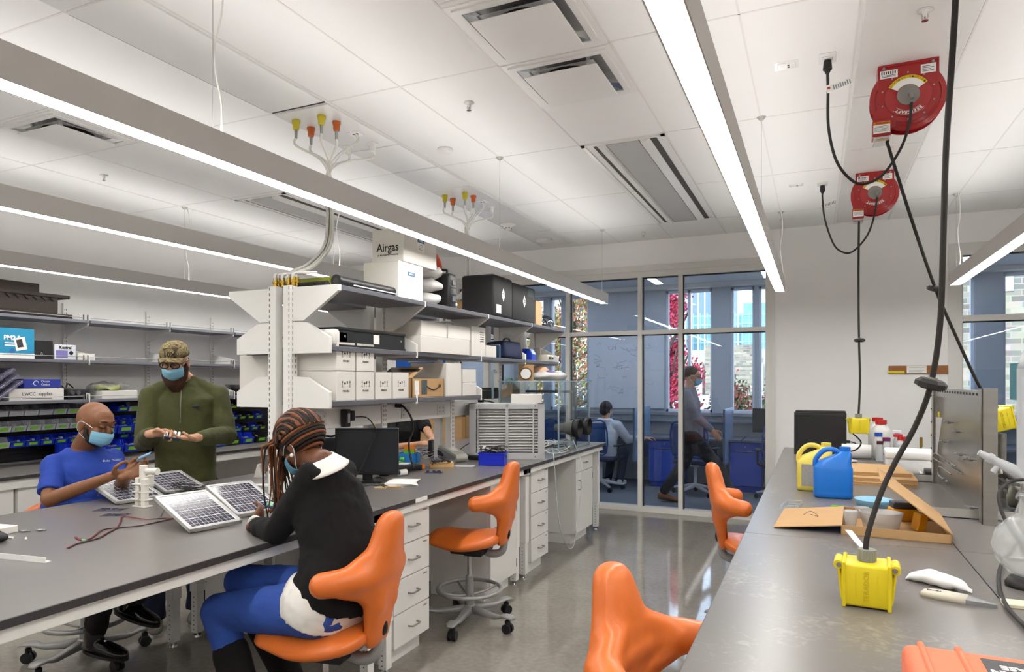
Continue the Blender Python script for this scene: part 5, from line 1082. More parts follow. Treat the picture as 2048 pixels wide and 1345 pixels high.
# ---------------- saddle chairs ----------------
SGREY = mat('grey_chair_metal', '#9b9a99', .4, .3, var=.03)
def _ring(x, w, zt, th, droop, n=28):
    out = []
    for k in range(n):
        t = 2*math.pi*k/n; c, s = math.cos(t), math.sin(t)
        y = w*math.copysign(abs(c)**.75, c); zz = th/2*math.copysign(abs(s)**.8, s)
        out.append((x, y, zt-th/2+zz-droop*(abs(y)/max(w, .01))**2))
    return out
def make_chair(label, sh=.60, group='orange saddle chairs'):
    t = thing('saddle_chair', label, 'chair', (0, 0, 0), 0, group)
    g = G()
    secs = [(-.235, .05, -.004, .02, .0), (-.228, .12, .004, .05, .004), (-.20, .175, .012, .08, .008), (-.13, .215, .012, .095, .012), (-.04, .225, 0, .098, .016), (.05, .205, -.002, .095, .026),
            (.12, .18, .006, .088, .034), (.18, .165, .008, .078, .036), (.225, .15, .0, .062, .034), (.25, .12, -.012, .04, .026), (.258, .06, -.02, .02, .01)]
    g.loft([_ring(x, w, sh+z, th, d) for x, w, z, th, d in secs]); obj('seat', g, ORANGE, t, sub=1)
    g = G(); b = sh-.60
    # spine: rings (z, x, half width, half thickness)
    def sp(z, x, w, d, n=20):
        r = []
        for k in range(n):
            a = 2*math.pi*k/n; c, s2 = math.cos(a), math.sin(a)
            r.append((x+.035+d*1.12*math.copysign(abs(c)**.8, c), 1.34*w*math.copysign(abs(s2)**.8, s2), z+b))
        return r
    g.loft([sp(.525, -.262, .03, .012), sp(.53, -.262, .05, .022), (sp(.56, -.265, .062, .028)), sp(.64, -.275, .072, .032), sp(.72, -.285, .088, .036), sp(.79, -.29, .112, .04), sp(.84, -.295, .118, .045), sp(.89, -.30, .096, .047),
            sp(.95, -.312, .072, .046), sp(1.0, -.322, .06, .043), sp(1.035, -.33, .05, .038), sp(1.055, -.334, .034, .026), sp(1.062, -.335, .012, .01)])
    for s2 in (-1, 1):
        g.chain([((-.257, 0, .825+b), .055), ((-.251, s2*.1, .83+b), .055), ((-.225, s2*.165, .828+b), .053), ((-.175, s2*.212, .822+b), .052), ((-.13, s2*.232, .818+b), .05)])
        g.cap((-.255, s2*.05, .75+b), (-.195, s2*.19, .795+b), .045, .038); g.cap((-.262, s2*.04, .90+b), (-.21, s2*.18, .845+b), .045, .036); g.cap((-.256, s2*.05, .70+b), (-.225, s2*.14, .785+b), .04, .036)
    obj('backrest', g, ORANGE, t, remesh=.009, smooth=16, fac=.6)
    g = G()
    for s2 in (-1, 1):
        g.tube([(-.216, s2*.05, .535+b), (-.216, s2*.072, .6+b), (-.222, s2*.084, .68+b), (-.222, s2*.105, .735+b), (-.212, s2*.145, .768+b), (-.18, s2*.2, .775+b)], .0045, 6, smooth=5)
    obj('zip', g, BLACKR, t)
    g = G(); g.ell((-.262, .0, .60+b), (.016, .02, .034), 12); obj('grip_hole', g, BLACK, t)
    g = G(); g.box(-.13, .1, -.1, .1, sh-.135, sh-.085, .012); g.box(-.10, .03, -.05, .05, sh-.155, sh-.13, .01)
    g.cyl((.02, -.08, sh-.13), (.13, -.13, sh-.165), .007); g.cyl((.05, -.05, sh-.13), (.0, -.18, sh-.16), .007); g.box(-.02, .05, -.14, -.1, sh-.17, sh-.12, .01)
    obj('mechanism', g, BLACK, t)
    g = G(); g.tube([(-.08, 0, sh-.11), (-.15, 0, sh-.135), (-.215, 0, sh-.12), (-.238, 0, sh-.07), (-.235, 0, sh-.01)], [.026, .026, .024, .022, .02], 12, smooth=5); obj('back_arm', g, SGREY, t)
    g = G(); g.cyl((0, 0, sh-.14), (0, 0, .29), .014); obj('gas_lift', g, CHROME, t)
    g = G(); g.cyl((0, 0, .31), (0, 0, .19), .025, .027); g.cyl((0, 0, .19), (0, 0, .1), .03, .032); obj('column', g, SGREY, t)
    g = G(); g.tube([(.205*math.cos(a), .205*math.sin(a), .225) for a in [i*math.pi/16 for i in range(32)]], .013, 10, closed=True)
    for k in range(4):
        a = math.pi/4+k*math.pi/2; g.tube([(.02*math.cos(a), .02*math.sin(a), .185), (.1*math.cos(a), .1*math.sin(a), .195), (.205*math.cos(a), .205*math.sin(a), .225)], .008, 8, smooth=3)
    obj('foot_ring', g, SGREY, t)
    g = G(); g.lathe([(.028, .065), (.055, .075), (.055, .1), (.034, .125)], n=20)
    for k in range(5):
        a = 2*math.pi*k/5+.35; c, s2 = math.cos(a), math.sin(a)
        def q(r, w, z, th): return [(r*c-s2*w*u, r*s2+c*w*u, z+th*v) for u, v in ((-1, -.6), (-.6, -1), (.6, -1), (1, -.6), (1, .6), (.6, 1), (-.6, 1), (-1, .6))]
        g.loft([q(.03, .03, .098, .022), q(.12, .024, .09, .018), q(.2, .02, .083, .014), q(.235, .022, .088, .01), (q(.27, .032, .103, .008)), q(.32, .034, .104, .007), q(.345, .02, .095, .005)])
    obj('star_base', g, SGREY, t)
    for k in range(5):
        a = 2*math.pi*k/5+.35; c, s2 = math.cos(a), math.sin(a); g = G()
        for o2 in (-.016, .016):
            g.cyl((.3*c-s2*(o2-.009), .3*s2+c*(o2-.009), .03), (.3*c-s2*(o2+.009), .3*s2+c*(o2+.009), .03), .03, n=20)
        g.box(.3*c-.016, .3*c+.016, .3*s2-.016, .3*s2+.016, .045, .085, .008); obj('castor', g, BLACK, t)
    return t
chB = make_chair('empty orange saddle chair at the drawer knee space beyond the seated woman')
chB.location = (-2.04, 3.85, 0); chB.rotation_euler = (0, 0, R(186))
chA = dup(chB, (-1.81, 2.17, 0), R(188), 'orange saddle chair the woman in blue jeans sits on')
chC = dup(chB, (-.30, 4.40, 0), R(12), 'empty orange saddle chair at the right bench near the glass screen')
chD = dup(chB, (-.235, 1.76, 0), R(-14), 'nearest orange saddle chair, at the bottom of the picture by the right bench')
chE = dup(chB, (-3.74, 2.46, 0), R(-25), 'orange saddle chair the man in the blue T-shirt sits on')
chF = dup(chB, (-4.25, 5.95, 0), R(0), 'orange saddle chair behind the person in the black T-shirt')
# ---------------- people ----------------
def frame(f, up=(0, 0, 1)):
    f = V(f).normalized(); l = V(up).cross(f).normalized(); u = f.cross(l); return f, l, u
def head(g, c, f, up=(0, 0, 1), k=1.0):
    """skull, jaw, nose, ears, neck start; f = facing; returns local->world helper"""
    f, l, u = frame(f, up); c = V(c); M = MX((f, l, u)).transposed()
    P = lambda a, b, d: c + (f*a + l*b + u*d)*k
    E = lambda a, b, d, r, n=16: g.ell(P(a, b, d), [q*k for q in r], n, M)
    E(-.012, 0, .035, (.096, .076, .088), 24); E(.035, 0, .045, (.058, .064, .062)); E(.035, 0, -.03, (.055, .056, .06)); E(.05, 0, -.072, (.035, .036, .028)); E(0, 0, -.045, (.05, .058, .05))
    E(.082, 0, .045, (.018, .045, .018)); E(.098, 0, -.008, (.016, .012, .026)); E(.106, 0, -.022, (.014, .014, .010)); E(.09, 0, .012, (.012, .009, .02))
    for s in (-1, 1): E(.062, s*.038, -.012, (.026, .022, .02)); E(-.005, s*.078, -.002, (.018, .008, .03)); E(-.002, s*.08, -.028, (.01, .007, .012)); E(.086, s*.031, .022, (.010, .015, .009)); E(.084, s*.03, .042, (.012, .021, .008))
    E(.093, 0, -.052, (.012, .024, .007)); E(.091, 0, -.062, (.012, .02, .007))
    return P, M
def hand(g, w, d, n, side=1, curl=(.5, .5, .55, .6), thumb=.5, spread=.10, k=1.0):
    """w wrist, d finger direction, n palm facing, side=+1 thumb towards d x n"""
    w = V(w); d = V(d).normalized(); n = V(n); n = (n-d*n.dot(d)).normalized(); s = d.cross(n).normalized()*side
    M = MX((d, s, n)).transposed()
    g.ell(w+d*.045*k, (.052*k, .040*k, .016*k), 14, M); g.cap(w+d*.03*k+s*.02*k, w+d*.078*k+s*.026*k, .015*k, .012*k); g.cap(w+d*.02*k-s*.016*k, w+d*.072*k-s*.026*k, .016*k, .0115*k); g.cap(w-d*.02*k, w+d*.03*k, .024*k, .022*k)
    tips = []
    for i, (off, L, r) in enumerate(((.030, .074, .0092), (.0105, .082, .0094), (-.0095, .076, .009), (-.028, .060, .0080))):
        p = w+d*(.084-.004*abs(i-1))*k+s*off*k; a = 0; dd = (d+s*spread*(1.5-i)*.6).normalized()
        for j, fr in enumerate((.45, .31, .24)):
            a += curl[i]*(.75, 1.1, .7)[j]
            q = p+(dd*math.cos(a)+n*math.sin(a))*L*fr*k; g.cap(p, q, r*(1-.1*j)*k, r*(.92-.1*j)*k, 10); p = q
        tips.append(p)
    p = w+d*.02*k+s*.03*k; dt = (d*.6+s*.75+n*.25).normalized()
    q = p+dt*.036*k; g.cap(p, q, .013*k, .0115*k, 10); dt = (d*.85+s*(.45-thumb*.5)+n*thumb*.9).normalized(); q2 = q+dt*.032*k; g.cap(q, q2, .011*k, .010*k, 10)
    dt = (d*.9+s*(.2-thumb*.7)+n*thumb).normalized(); q3 = q2+dt*.026*k; g.cap(q2, q3, .0098*k, .008*k, 10); tips.append(q3)
    return tips
def rings(g, secs, n=26, e=.9):
    """secs: (centre, side vector, depth vector)"""
    out = []
    for c, a, b in secs:
        c, a, b = V(c), V(a), V(b); r = []
        for i in range(n):
            t = 2*math.pi*i/n; x, y = math.cos(t), math.sin(t)
            r.append(c+a*math.copysign(abs(x)**e, x)+b*math.copysign(abs(y)**e, y))
        out.append(r)
    g.loft(out)
FACE = mat('surgical_mask_blue', '#86bfdc', .8, var=.03, scale=3)
MASKW = mat('mask_edge_white', '#e6ebee', .8)
def mask(t, P, M, k=1.0, c=None, m=FACE):
    """pleated mask over nose, mouth and chin with ear loops"""
    g = G()
    def fn(u, v):
        a = (u-.5)*2.2; z = -.006-.088*v
        rr = .108-.012*abs(v-.35)-.03*max(0, v-.7)*3; rr -= .004*math.sin(v*22)*.3
        nose = .018*math.exp(-(a*2.6)**2)*math.exp(-((v-.12)*3.2)**2)
        return P(.012+rr*math.cos(a)+nose, (rr-.034+.004)*math.sin(a)*.98, z+.012*abs(a)*(v-.5)*.4)
    g.sheet(fn, 22, 16); m2 = obj('face_mask', g, m, t)
    s = m2.modifiers.new('t', 'SOLIDIFY'); s.thickness = .0025; s.offset = 1
    g = G()
    for s in (-1, 1):
        g.tube([P(.06, s*.066, .008), P(.02, s*.079, .022), P(-.012, s*.086, .02), P(-.022, s*.085, -.01), P(-.004, s*.08, -.038), P(.03, s*.066, -.062), P(.052, s*.052, -.075)], .0016, 6, smooth=5)
    obj('ear_loop', g, MASKW, t)
    return m2
def eyes(t, P, M, brow=None, k=1.0, closed=True):
    g = G()
    for s in (-1, 1): g.tube([P(.0945-.05*max(0,q)**2, s*(.016+.030*(q+.5)), .021-.005*math.cos(q*3)) for q in (-.5, -.25, 0, .25, .5)], .0017, 6, smooth=3)
    obj('eyelashes', g, mat('dark_lashes', '#1c1310', .8), t)
    if brow:
        g = G()
        for s in (-1, 1): g.tube([P(.097-.06*max(0,q)**2, s*(.016+.034*(q+.5)), .047+.006*math.cos(q*2.6)) for q in (-.5, -.2, .1, .35, .5)], [.003, .0042, .004, .003, .002], 6, smooth=3)
        obj('eyebrow', g, brow, t)
def shoe(t, heel, toe, m, sole, w=.045, h=.07, up=(0, 0, 1), boot=0, name='shoe'):
    heel, toe = V(heel), V(toe); f, l, u = frame(toe-heel, up); L = (toe-heel).length; g = G()
    S = [(0, .55, .9), (.08, .78, 1.05), (.3, .85, 1.05), (.5, .92, .95), (.68, 1.0, .72), (.85, .9, .55), (.95, .62, .45), (1.0, .25, .28)]
    r = []
    for q, ww, hh in S:
        c = heel+f*L*q+u*(h*hh/2+.012); r.append([c+l*w*ww*math.copysign(abs(math.cos(a))**.8, math.cos(a))+u*h*hh/2*math.copysign(abs(math.sin(a))**.7, math.sin(a)) for a in [2*math.pi*i/18 for i in range(18)]])
    g.loft(r)
    if boot: g.cap(heel+f*L*.22+u*.06, heel+f*L*.18+u*boot, .048, .05)
    o = obj(name, g, m, t, remesh=.006, smooth=3)
    g = G(); rr = []
    for zz in (0, .016): rr.append([heel+f*L*(.5+.52*math.cos(a))+l*w*1.06*(1-.18*math.cos(a+math.pi))*math.sin(a)*.92+u*zz for a in [2*math.pi*i/24 for i in range(24)]])
    g.loft(rr, sm=False); obj('sole', g, sole, o)
    return o
HAIRD = mat('dark_hair', '#1d1512', .6, var=.3, scale=60, bump=.5, bscale=150)
JEANS = mat('dark_denim', '#1e2740', .85, var=.2, scale=60, bump=.2, bscale=300)
BLKPANT = mat('black_trousers', '#141315', .85, var=.1, scale=10, bump=.3, bscale=25)
def origin(parts_root, loc):
    """parts were modelled in world coordinates: shift them under the root's own base point"""
    parts_root.location = loc
    for c in parts_root.children: c.location = c.location - V(loc)

# --- man in blue T-shirt, sitting at the far-left side of the middle bench ---
t = thing('person', 'bald seated person in a royal blue T-shirt and mask at the left bench', 'person')
BT = mat('royal_blue_cotton', '#20409c', .8, var=.1, scale=5, bump=.35, bscale=14)
hc = at(189, 851, x=-3.80); HF = V((.93, .12, -.30))
shR, shL = at(106, 930, x=-3.93), at(226, 917, x=-3.86); elR, elL = at(98, 1000, x=-3.80), at(240, 975, x=-3.62); wrR, wrL = at(226, 952, x=-3.47), at(252, 953, x=-3.38)
pel = V((-3.86, 2.50, .68)); nb = at(166, 896, x=-3.90); che = (shR+shL)/2+V((.02, 0, -.09))
f, l, u = frame(V((.84, -.54, 0)))
g = G(); P, M = head(g, hc, HF, (-.05, .02, 1), 1.07)
g.cap(hc+V((-.03, -.01, -.06)), nb, .056, .062); g.cap(nb, nb-V((0, 0, .06)), .062, .08)
rings(g, [(pel, l*.12, f*.08), (pel+V((0, 0, .2)), l*.11, f*.07), (che, l*.13, f*.08), (nb-V((0, 0, .03)), l*.07, f*.06)])
for a, b, c in ((shR, elR, wrR), (shL, elL, wrL)): g.cap(a, b, .046, .040); g.cap(b, b*.6+c*.4, .040, .037); g.cap(b*.6+c*.4, c, .037, .025)
kR, kL = V((-3.42, 2.38, .60)), V((-3.42, 2.78, .62)); aR, aL = at(190, 1268, x=-3.52), at(268, 1205, x=-3.45)
for h2, k2, a2 in ((pel-l*.09, kR, aR), (pel+l*.09, kL, aL)): g.cap(h2, k2, .07, .05); g.cap(k2, a2, .05, .036)
tR = hand(g, wrR, V((.75, .35, .12)), V((0, .5, .55)), 1, (.45, .5, .6, .65), .7)
tL = hand(g, wrL, V((.45, .55, .30)), V((.3, -.75, .3)), -1, (.6, .7, .75, .8), .7)
obj('body', g, SKIN_M, t, remesh=.0048, smooth=4)
g = G()
rings(g, [(pel-V((0, 0, .05)), l*.185, f*.13), (pel+V((0, 0, .08)), l*.18, f*.135), (pel+V((-.02, .0, .2)), l*.175, f*.125), (che-V((0, 0, .12)), l*.18, f*.125), (che, l*.19, f*.125), (che+V((0, 0, .07)), l*.18, f*.105), (nb-V((0, 0, .035)), l*.115, f*.085), (nb-V((0, 0, .012)), l*.083, f*.073)])
for s2, a, b in ((-1, shR, elR), (1, shL, elL)):
    g.chain([(nb+l*s2*.07-V((0, 0, .04)), .045), (a*.75+nb*.25-V((0, 0, .012)), .052), (a, .06), (a*.45+b*.55, .056)]); g.cyl(a*.5+b*.5, a*.2+b*.8, .056, .062)
obj('t_shirt', g, BT, t, remesh=.008, smooth=8, fold=.016, fs=.07)
q = at(214, 921, x=-3.775); text('Duke', .016, TXW, t, q+V((.026, -.022, 0)), (R(90), 0, R(62)), name='chest_lettering'); text('PRATT SCHOOL OF\nENGINEERING', .006, TXW, t, q+V((.054, .023, .003)), (R(90), 0, R(62)), name='chest_lettering')
g = G()
for h2, k2, a2 in ((pel-l*.09, kR, aR), (pel+l*.09, kL, aL)): g.chain([(h2, .1), (h2*.5+k2*.5, .085), (k2, .068), (k2*.5+a2*.5, .062), (a2+V((0, 0, .02)), .056)])
g.cap(pel-l*.08, pel+l*.08, .12)
obj('trousers', g, BLKPANT, t, remesh=.009, smooth=5, fold=.018, fs=.06)
LEA = mat('black_polished_leather', '#131112', .18, coat=.6, bump=.2, bscale=30)
shoe(t, aR+V((-.06, -.02, -.10)), aR+V((.20, .04, -.125)), LEA, BLACKR, boot=.14, name='boot')
shoe(t, aL+V((-.10, -.04, -.06)), aL+V((.17, .02, -.12)), LEA, BLACKR, boot=.14, name='boot')
mask(t, P, M); eyes(t, P, M, HAIRD)
g = G()
for s2 in (-1, 1): g.chain([(P(.018, s2*.060, -.018), .012), (P(.022, s2*.058, -.045), .017), (P(.045, s2*.045, -.072), .017), (P(.07, s2*.02, -.088), .016)])
g.cap(P(.07, -.02, -.088), P(.07, .02, -.088), .016); obj('beard', g, HAIRD, t, remesh=.004, smooth=2)
origin(t, (-3.8, 2.48, 0))
g = G(); a = (tR[0]+tL[0])/2; g.cyl((0, 0, 0), (.075, .03, .035), .0075, n=12); g.m = 1; g.cyl((.075, .03, .035), (.095, .038, .045), .005, .002, n=10); g.cyl((-.02, -.008, -.01), (0, 0, 0), .006, n=10)
solo('screwdriver', 'small pale blue handled tool held between the fingers of the person in the blue T-shirt', 'tool', g, [mat('pale_blue_plastic', '#8db7de', .4), BLACK], loc=a+V((-.02, -.01, .0)))

# --- man in green fleece, standing ---
t = thing('person', 'standing bearded person in an olive green fleece, camouflage cap and glasses', 'person')
def camo():
    m = mat('camouflage_cloth', '#5d5138', .85, bump=.2, bscale=200); n = m.node_tree.nodes; l = m.node_tree.links
    v = n.new('ShaderNodeTexNoise'); v.inputs['Scale'].default_value = 22; v.inputs['Detail'].default_value = 6; v.inputs['Distortion'].default_value = 1.6
    r = n.new('ShaderNodeValToRGB'); r.color_ramp.interpolation = 'CONSTANT'; e = r.color_ramp.elements
    e[0].color = C('#3a2f22'); e[1].position = .42; e[1].color = C('#6d5c3c')
    for p, c in ((.5, '#8a7a55'), (.57, '#4c4a2c'), (.64, '#a4946c')): x = r.color_ramp.elements.new(p); x.color = C(c)
    l.new(n['Texture Coordinate'].outputs['Object'], v.inputs['Vector']); l.new(v.outputs['Fac'], r.inputs[0]); l.new(r.outputs[0], n['Principled BSDF'].inputs['Base Color']); return m
FL = mat('olive_fleece', '#4a4c2c', .95, var=.14, scale=40, bump=.5, bscale=140, sheen=.05)
f, l, u = frame(V((.62, -.78, 0)))
hc = at(350, 726, x=-3.82); HF = V((.50, -.72, -.33))
nb = at(370, 762, x=-3.88); shR, shL = at(303, 792, x=-3.98), at(436, 792, x=-3.72)
elR, elL = at(288, 885, x=-3.95), at(455, 872, x=-3.60); wrR, wrL = at(304, 868, x=-3.66), at(392, 876, x=-3.50)
pel = at(372, 975, x=-3.86); che = (shR+shL)/2-V((0, 0, .12))
g = G(); P, M = head(g, hc, HF, (0, 0, 1), 1.0)
g.cap(hc-V((-.0, 0, .06))-f*.03, nb, .056, .064)
rings(g, [(pel, l*.14, f*.1), (pel+V((0, 0, .25)), l*.13, f*.09), (che, l*.16, f*.1), (nb-V((0, 0, .06)), l*.09, f*.07)])
for a, b, c in ((shR, elR, wrR), (shL, elL, wrL)): g.cap(a, b, .046, .040); g.cap(b, c, .036, .027)
fR, fL = V((-3.80, 2.92, .09)), V((-3.72, 3.20, .09))
for s2, ft in ((-1, fR), (1, fL)):
    k2 = (pel+l*s2*.09)*.48+ft*.52+f*.03; g.cap(pel+l*s2*.09, k2, .075, .055); g.cap(k2, ft, .05, .036)
tR = hand(g, wrR, V((.55, .50, .05)), V((.35, -.3, -.6)), -1, (.75, .8, .85, .9), .75, .06)
tL = hand(g, wrL, V((-.32, -.62, .05)), V((.1, -.05, .9)), -1, (.35, .35, .4, .45), .65, .06)
obj('body', g, SKIN_L, t, remesh=.0048, smooth=4)
g = G()
rings(g, [(pel-V((0, 0, .02)), l*.185, f*.125), (pel+V((0, 0, .05)), l*.195, f*.14), (pel+V((0, 0, .2)), l*.185, f*.135), (che-V((0, 0, .12)), l*.195, f*.135), (che, l*.205, f*.135), (che+V((0, 0, .1)), l*.19, f*.115), (nb-V((0, 0, .04)), l*.115, f*.09), (nb+V((0, 0, .0)), l*.075, f*.07), (nb+V((0, 0, .035)), l*.074, f*.068)])
for s2, a, b, c in ((-1, shR, elR, wrR), (1, shL, elL, wrL)):
    g.chain([(nb+l*s2*.07-V((0, 0, .03)), .05), (a, .07), (a*.5+b*.5, .066), (b, .062), (b*.5+c*.5, .056), (b*.12+c*.88, .042)])
obj('fleece', g, FL, t, remesh=.008, smooth=6, fold=.022, fs=.11)
g = G(); zp = [nb+f*.072+V((0, 0, .03)), nb+f*.098-V((0, 0, .02)), che+f*.137+V((0, 0, .06)), che+f*.142-V((0, 0, .03))]
g.tube(zp, .0035, 6, smooth=5); g.cb(che+f*.145-V((0, 0, .045)), (.008, .008, .022)); obj('zip', g, mat('zip_metal', '#8b8a7c', .4, .6), t)
g = G(); q = che+f*.128+l*.088+V((0, 0, .052)); g.xf = MX.Translation(q) @ MX((f, l, u)).transposed().to_4x4(); g.box(-.003, .006, -.022, .022, -.006, .006, .002); obj('chest_patch', g, mat('navy_patch', '#262d4c', .7), t)
g = G()
for s2, ft in ((-1, fR), (1, fL)):
    k2 = (pel+l*s2*.09)*.48+ft*.52+f*.03; g.chain([(pel+l*s2*.09, .105), (k2, .078), (ft+V((0, 0, .04)), .07)]); g.cyl(ft+V((0, 0, .06)), ft-V((0, 0, .02)), .07, .078)
g.cap(pel-l*.09, pel+l*.09, .12)
obj('jeans', g, JEANS, t, remesh=.009, smooth=4, fold=.016, fs=.06)
CANV = mat('taupe_canvas', '#77706a', .85, bump=.2, bscale=400); RUBW = mat('white_rubber_sole', '#c9c6c0', .6)
shoe(t, fR-f*.1-V((0, 0, .09)), fR+f*.18-V((0, 0, .09))+V((.02, .06, 0)), CANV, RUBW); shoe(t, fL-f*.1-V((0, 0, .09)), fL+f*.18-V((0, 0, .09)), CANV, RUBW)
mask(t, P, M); eyes(t, P, M, mat('brown_hair', '#3f2718', .7, var=.3, scale=60, bump=.5, bscale=200))
BRD = mat('auburn_beard', '#42281b', .8, var=.35, scale=50, bump=.8, bscale=160)
g = G()
for s2 in (-1, 1): g.chain([(P(.0, s2*.066, .0), .012), (P(.01, s2*.064, -.04), .02), (P(.035, s2*.055, -.08), .026), (P(.05, s2*.03, -.12), .032), (P(.035, s2*.012, -.17), .026)])
g.ell(P(.04, 0, -.11), (.035, .045, .05)); g.ell(P(.02, 0, -.15), (.03, .038, .045)); obj('beard', g, BRD, t, remesh=.005, smooth=2)
g = G()
for s2 in (-1, 1): g.ell(P(-.03, s2*.066, .0), (.03, .014, .035), 12, M)
g.ell(P(-.07, 0, .0), (.035, .06, .035), 14, M); obj('hair', g, mat('brown_hair'), t)
CM = camo()
def capf(a, b, zo=.0):  # crown dome in head frame
    th = a*math.pi*2; ph = b*math.pi/2
    return P(-.012+.104*math.cos(th)*math.cos(ph), .085*math.sin(th)*math.cos(ph), .060+.080*math.sin(ph)**.9 if b > 0 else .052)
g = G(); g.sheet(capf, 32, 10); cp = obj('cap', g, CM, t); md = cp.modifiers.new('t', 'SOLIDIFY'); md.thickness = .004; md.offset = 1
g = G(); g.sheet(lambda a, b: P(.068+b*.068*math.cos((a-.5)*2.0), (a-.5)*.155*(1-.12*b), .068-.014*b*b-.018*abs(a-.5)**2*4), 16, 8, .004); obj('brim', g, CM, cp)
tx = text('10X', .045, mat('dark_stitching', '#231c17', .8), cp, (0, 0, 0), name='cap_lettering', bold=.001); tx.matrix_local = MX.Translation(P(.0915, 0, .085)) @ MX((P(0, 1, 0)-P(0, 0, 0), (P(-.28, 0, 1)-P(0, 0, 0)).normalized(), (P(1, 0, .28)-P(0, 0, 0)).normalized())).transposed().to_4x4()
g = G()
for s2 in (-1, 1):
    g.tube([P(.118-.012*abs(math.cos(a)*.026+.034)/.06, s2*(.033+.026*math.cos(a)), .018+.019*math.sin(a)) for a in [i*math.pi/8 for i in range(16)]], .0036, 6, closed=True)
    g.tube([P(.100, s2*.060, .024), P(.05, s2*.078, .024), P(-.01, s2*.084, .016)], .002, 6)
g.tube([P(.112, -.008, .022), P(.115, 0, .025), P(.112, .008, .022)], .002, 6); gl = obj('glasses', g, BLACK, t)
origin(t, (-3.78, 3.1, 0))
# battery pack held in the hands
mid = at(345, 872, x=-3.56)
g = G(); g.box(-.045, .045, -.03, .03, -.012, .008, .003); g.m = 1
for i in range(4): g.cyl((-.033+.022*i, -.024, .012), (-.033+.022*i, .024, .012), .0085, n=10)
g.m = 2; g.box(-.047, -.043, -.03, .03, -.01, .016)
solo('battery_pack', 'dark battery holder with four white cells held by the person in the fleece', 'battery holder', g, [mat('navy_plastic', '#202940', .4), PAPER, STEEL], loc=mid, rot=(R(38), R(12), R(52)))

# --- woman on the near side of the bench ---
t = thing('person', 'seated person in a black sweater, white collar and blue jeans leaning over the bench', 'person')
SW = mat('black_knit', '#09090b', .95, var=.12, scale=30, bump=.25, bscale=300)
JB = mat('bright_blue_denim', '#3252a4', .85, var=.12, scale=12, bump=.25, bscale=120)
SHIRT = mat('white_shirt', '#e9e6df', .8, bump=.2, bscale=12)
f, l, u = frame(V((-.97, .10, 0)))            # facing; l = her left = towards the camera
if l.y > 0: l = -l
hc = at(606, 893, x=-1.98); HF = V((-.72, .04, -.66))
nb = at(642, 925, x=-1.86); shL = at(606, 985, x=-1.90); shR = at(683, 945, x=-1.90)
elL = at(552, 1072, x=-2.03); elR = at(625, 1030, x=-2.12); wrL = at(506, 1049, x=-2.25); wrR = at(588, 1012, x=-2.27)
pel = V((-1.76, 2.17, .69)); che = (shL+shR)/2+V((.045, 0, -.09))
g = G(); P, M = head(g, hc, HF, (-.6, 0, .75), .98)
g.cap(hc+V((.04, 0, -.05)), nb, .05, .056); g.cap(nb, che+V((0, 0, .04)), .056, .06)
rings(g, [(pel, l*.1, f*.07), (che, l*.11, f*.055), (nb-V((0, 0, .03)), l*.08, f*.07)])
for a, b, c in ((shR, elR, wrR), (shL, elL, wrL)): g.cap(a, b, .042, .036); g.cap(b, c, .034, .023)
kL, kR = at(438, 1222, x=-2.24), at(482, 1163, x=-2.26); aL, aR = V((-1.98, 1.98, .14)), V((-2.02, 2.3, .14))
for h2, k2, a2 in ((pel+l*.09, kL, aL), (pel-l*.09, kR, aR)): g.cap(h2, k2, .08, .055); g.cap(k2, a2, .05, .036)
tL = hand(g, wrL, V((-.12, .52, .36)), V((-.75, .1, .25)), -1, (.5, .55, .6, .65), .7, k=.94)
tR = hand(g, wrR, V((-.72, -.25, -.05)), V((0, -.7, -.1)), 1, (.55, .6, .65, .7), .7, k=.94)
obj('body', g, SKIN_D, t, remesh=.0048, smooth=4)
g = G()
rings(g, [(pel+V((.015, 0, .04)), l*.195, f*.15+V((0, 0, .075))), (pel+V((.02, 0, .12)), l*.168, f*.13+V((0, 0, .02))), (pel.lerp(che, .62)+V((.03, 0, 0)), l*.165, f*.132), (che, l*.182, f*.128), (che+V((-.01, 0, .07)), l*.165, f*.105), (nb+V((0, 0, -.035)), l*.1, f*.08), (nb-V((0, 0, .01)), l*.066, f*.064)])
for s2, a, b, c in ((1, shL, elL, wrL), (-1, shR, elR, wrR)):
    g.chain([(nb+l*s2*.06-V((0, 0, .035)), .045), (a, .066), (a*.5+b*.5, .062), (b+V((0, 0, .012)), .054), (b*.5+c*.5+V((0, 0, .006)), .048), (b*.15+c*.85, .037)])
obj('sweater', g, SW, t, remesh=.008, smooth=8, fold=.018, fs=.08)
g = G()
rings(g, [(pel+V((-.035, 0, -.035)), l*.22, f*.13+V((0, 0, .07))), (pel+V((-.012, 0, .03)), l*.212, f*.15+V((0, 0, .06))), (pel+V((-.005, 0, .085)), l*.182, f*.14+V((0, 0, .03)))])
obj('shirt_tail', g, SHIRT, t, remesh=.008, smooth=6, fold=.01, fs=.05); g = G()
g.tube([b2 for b2 in [wrL+(elL-wrL)*.12+V((.036*math.cos(a), 0, .036*math.sin(a))) for a in [i*math.pi/8 for i in range(16)]]], .009, 8, closed=True)
obj('shirt_cuff', g, SHIRT, t)
g = G()   # collar folded round the neck
cn = (hc+V((.05, 0, -.06))-che-V((.0, 0, .06))).normalized(); cf, cl_, cu_ = frame(f, cn)
def col(a, b):
    th = a*math.pi*2; r = .064+.036*b
    return nb-cn*.012+cf*(r*math.cos(th))+cl_*(r*1.05*math.sin(th))+cn*(.032-.055*b-.012*math.cos(th))
g.sheet(col, 28, 5); cl = obj('collar', g, SHIRT, t); md = cl.modifiers.new('t', 'SOLIDIFY'); md.thickness = .006; md.offset = 1
g = G()
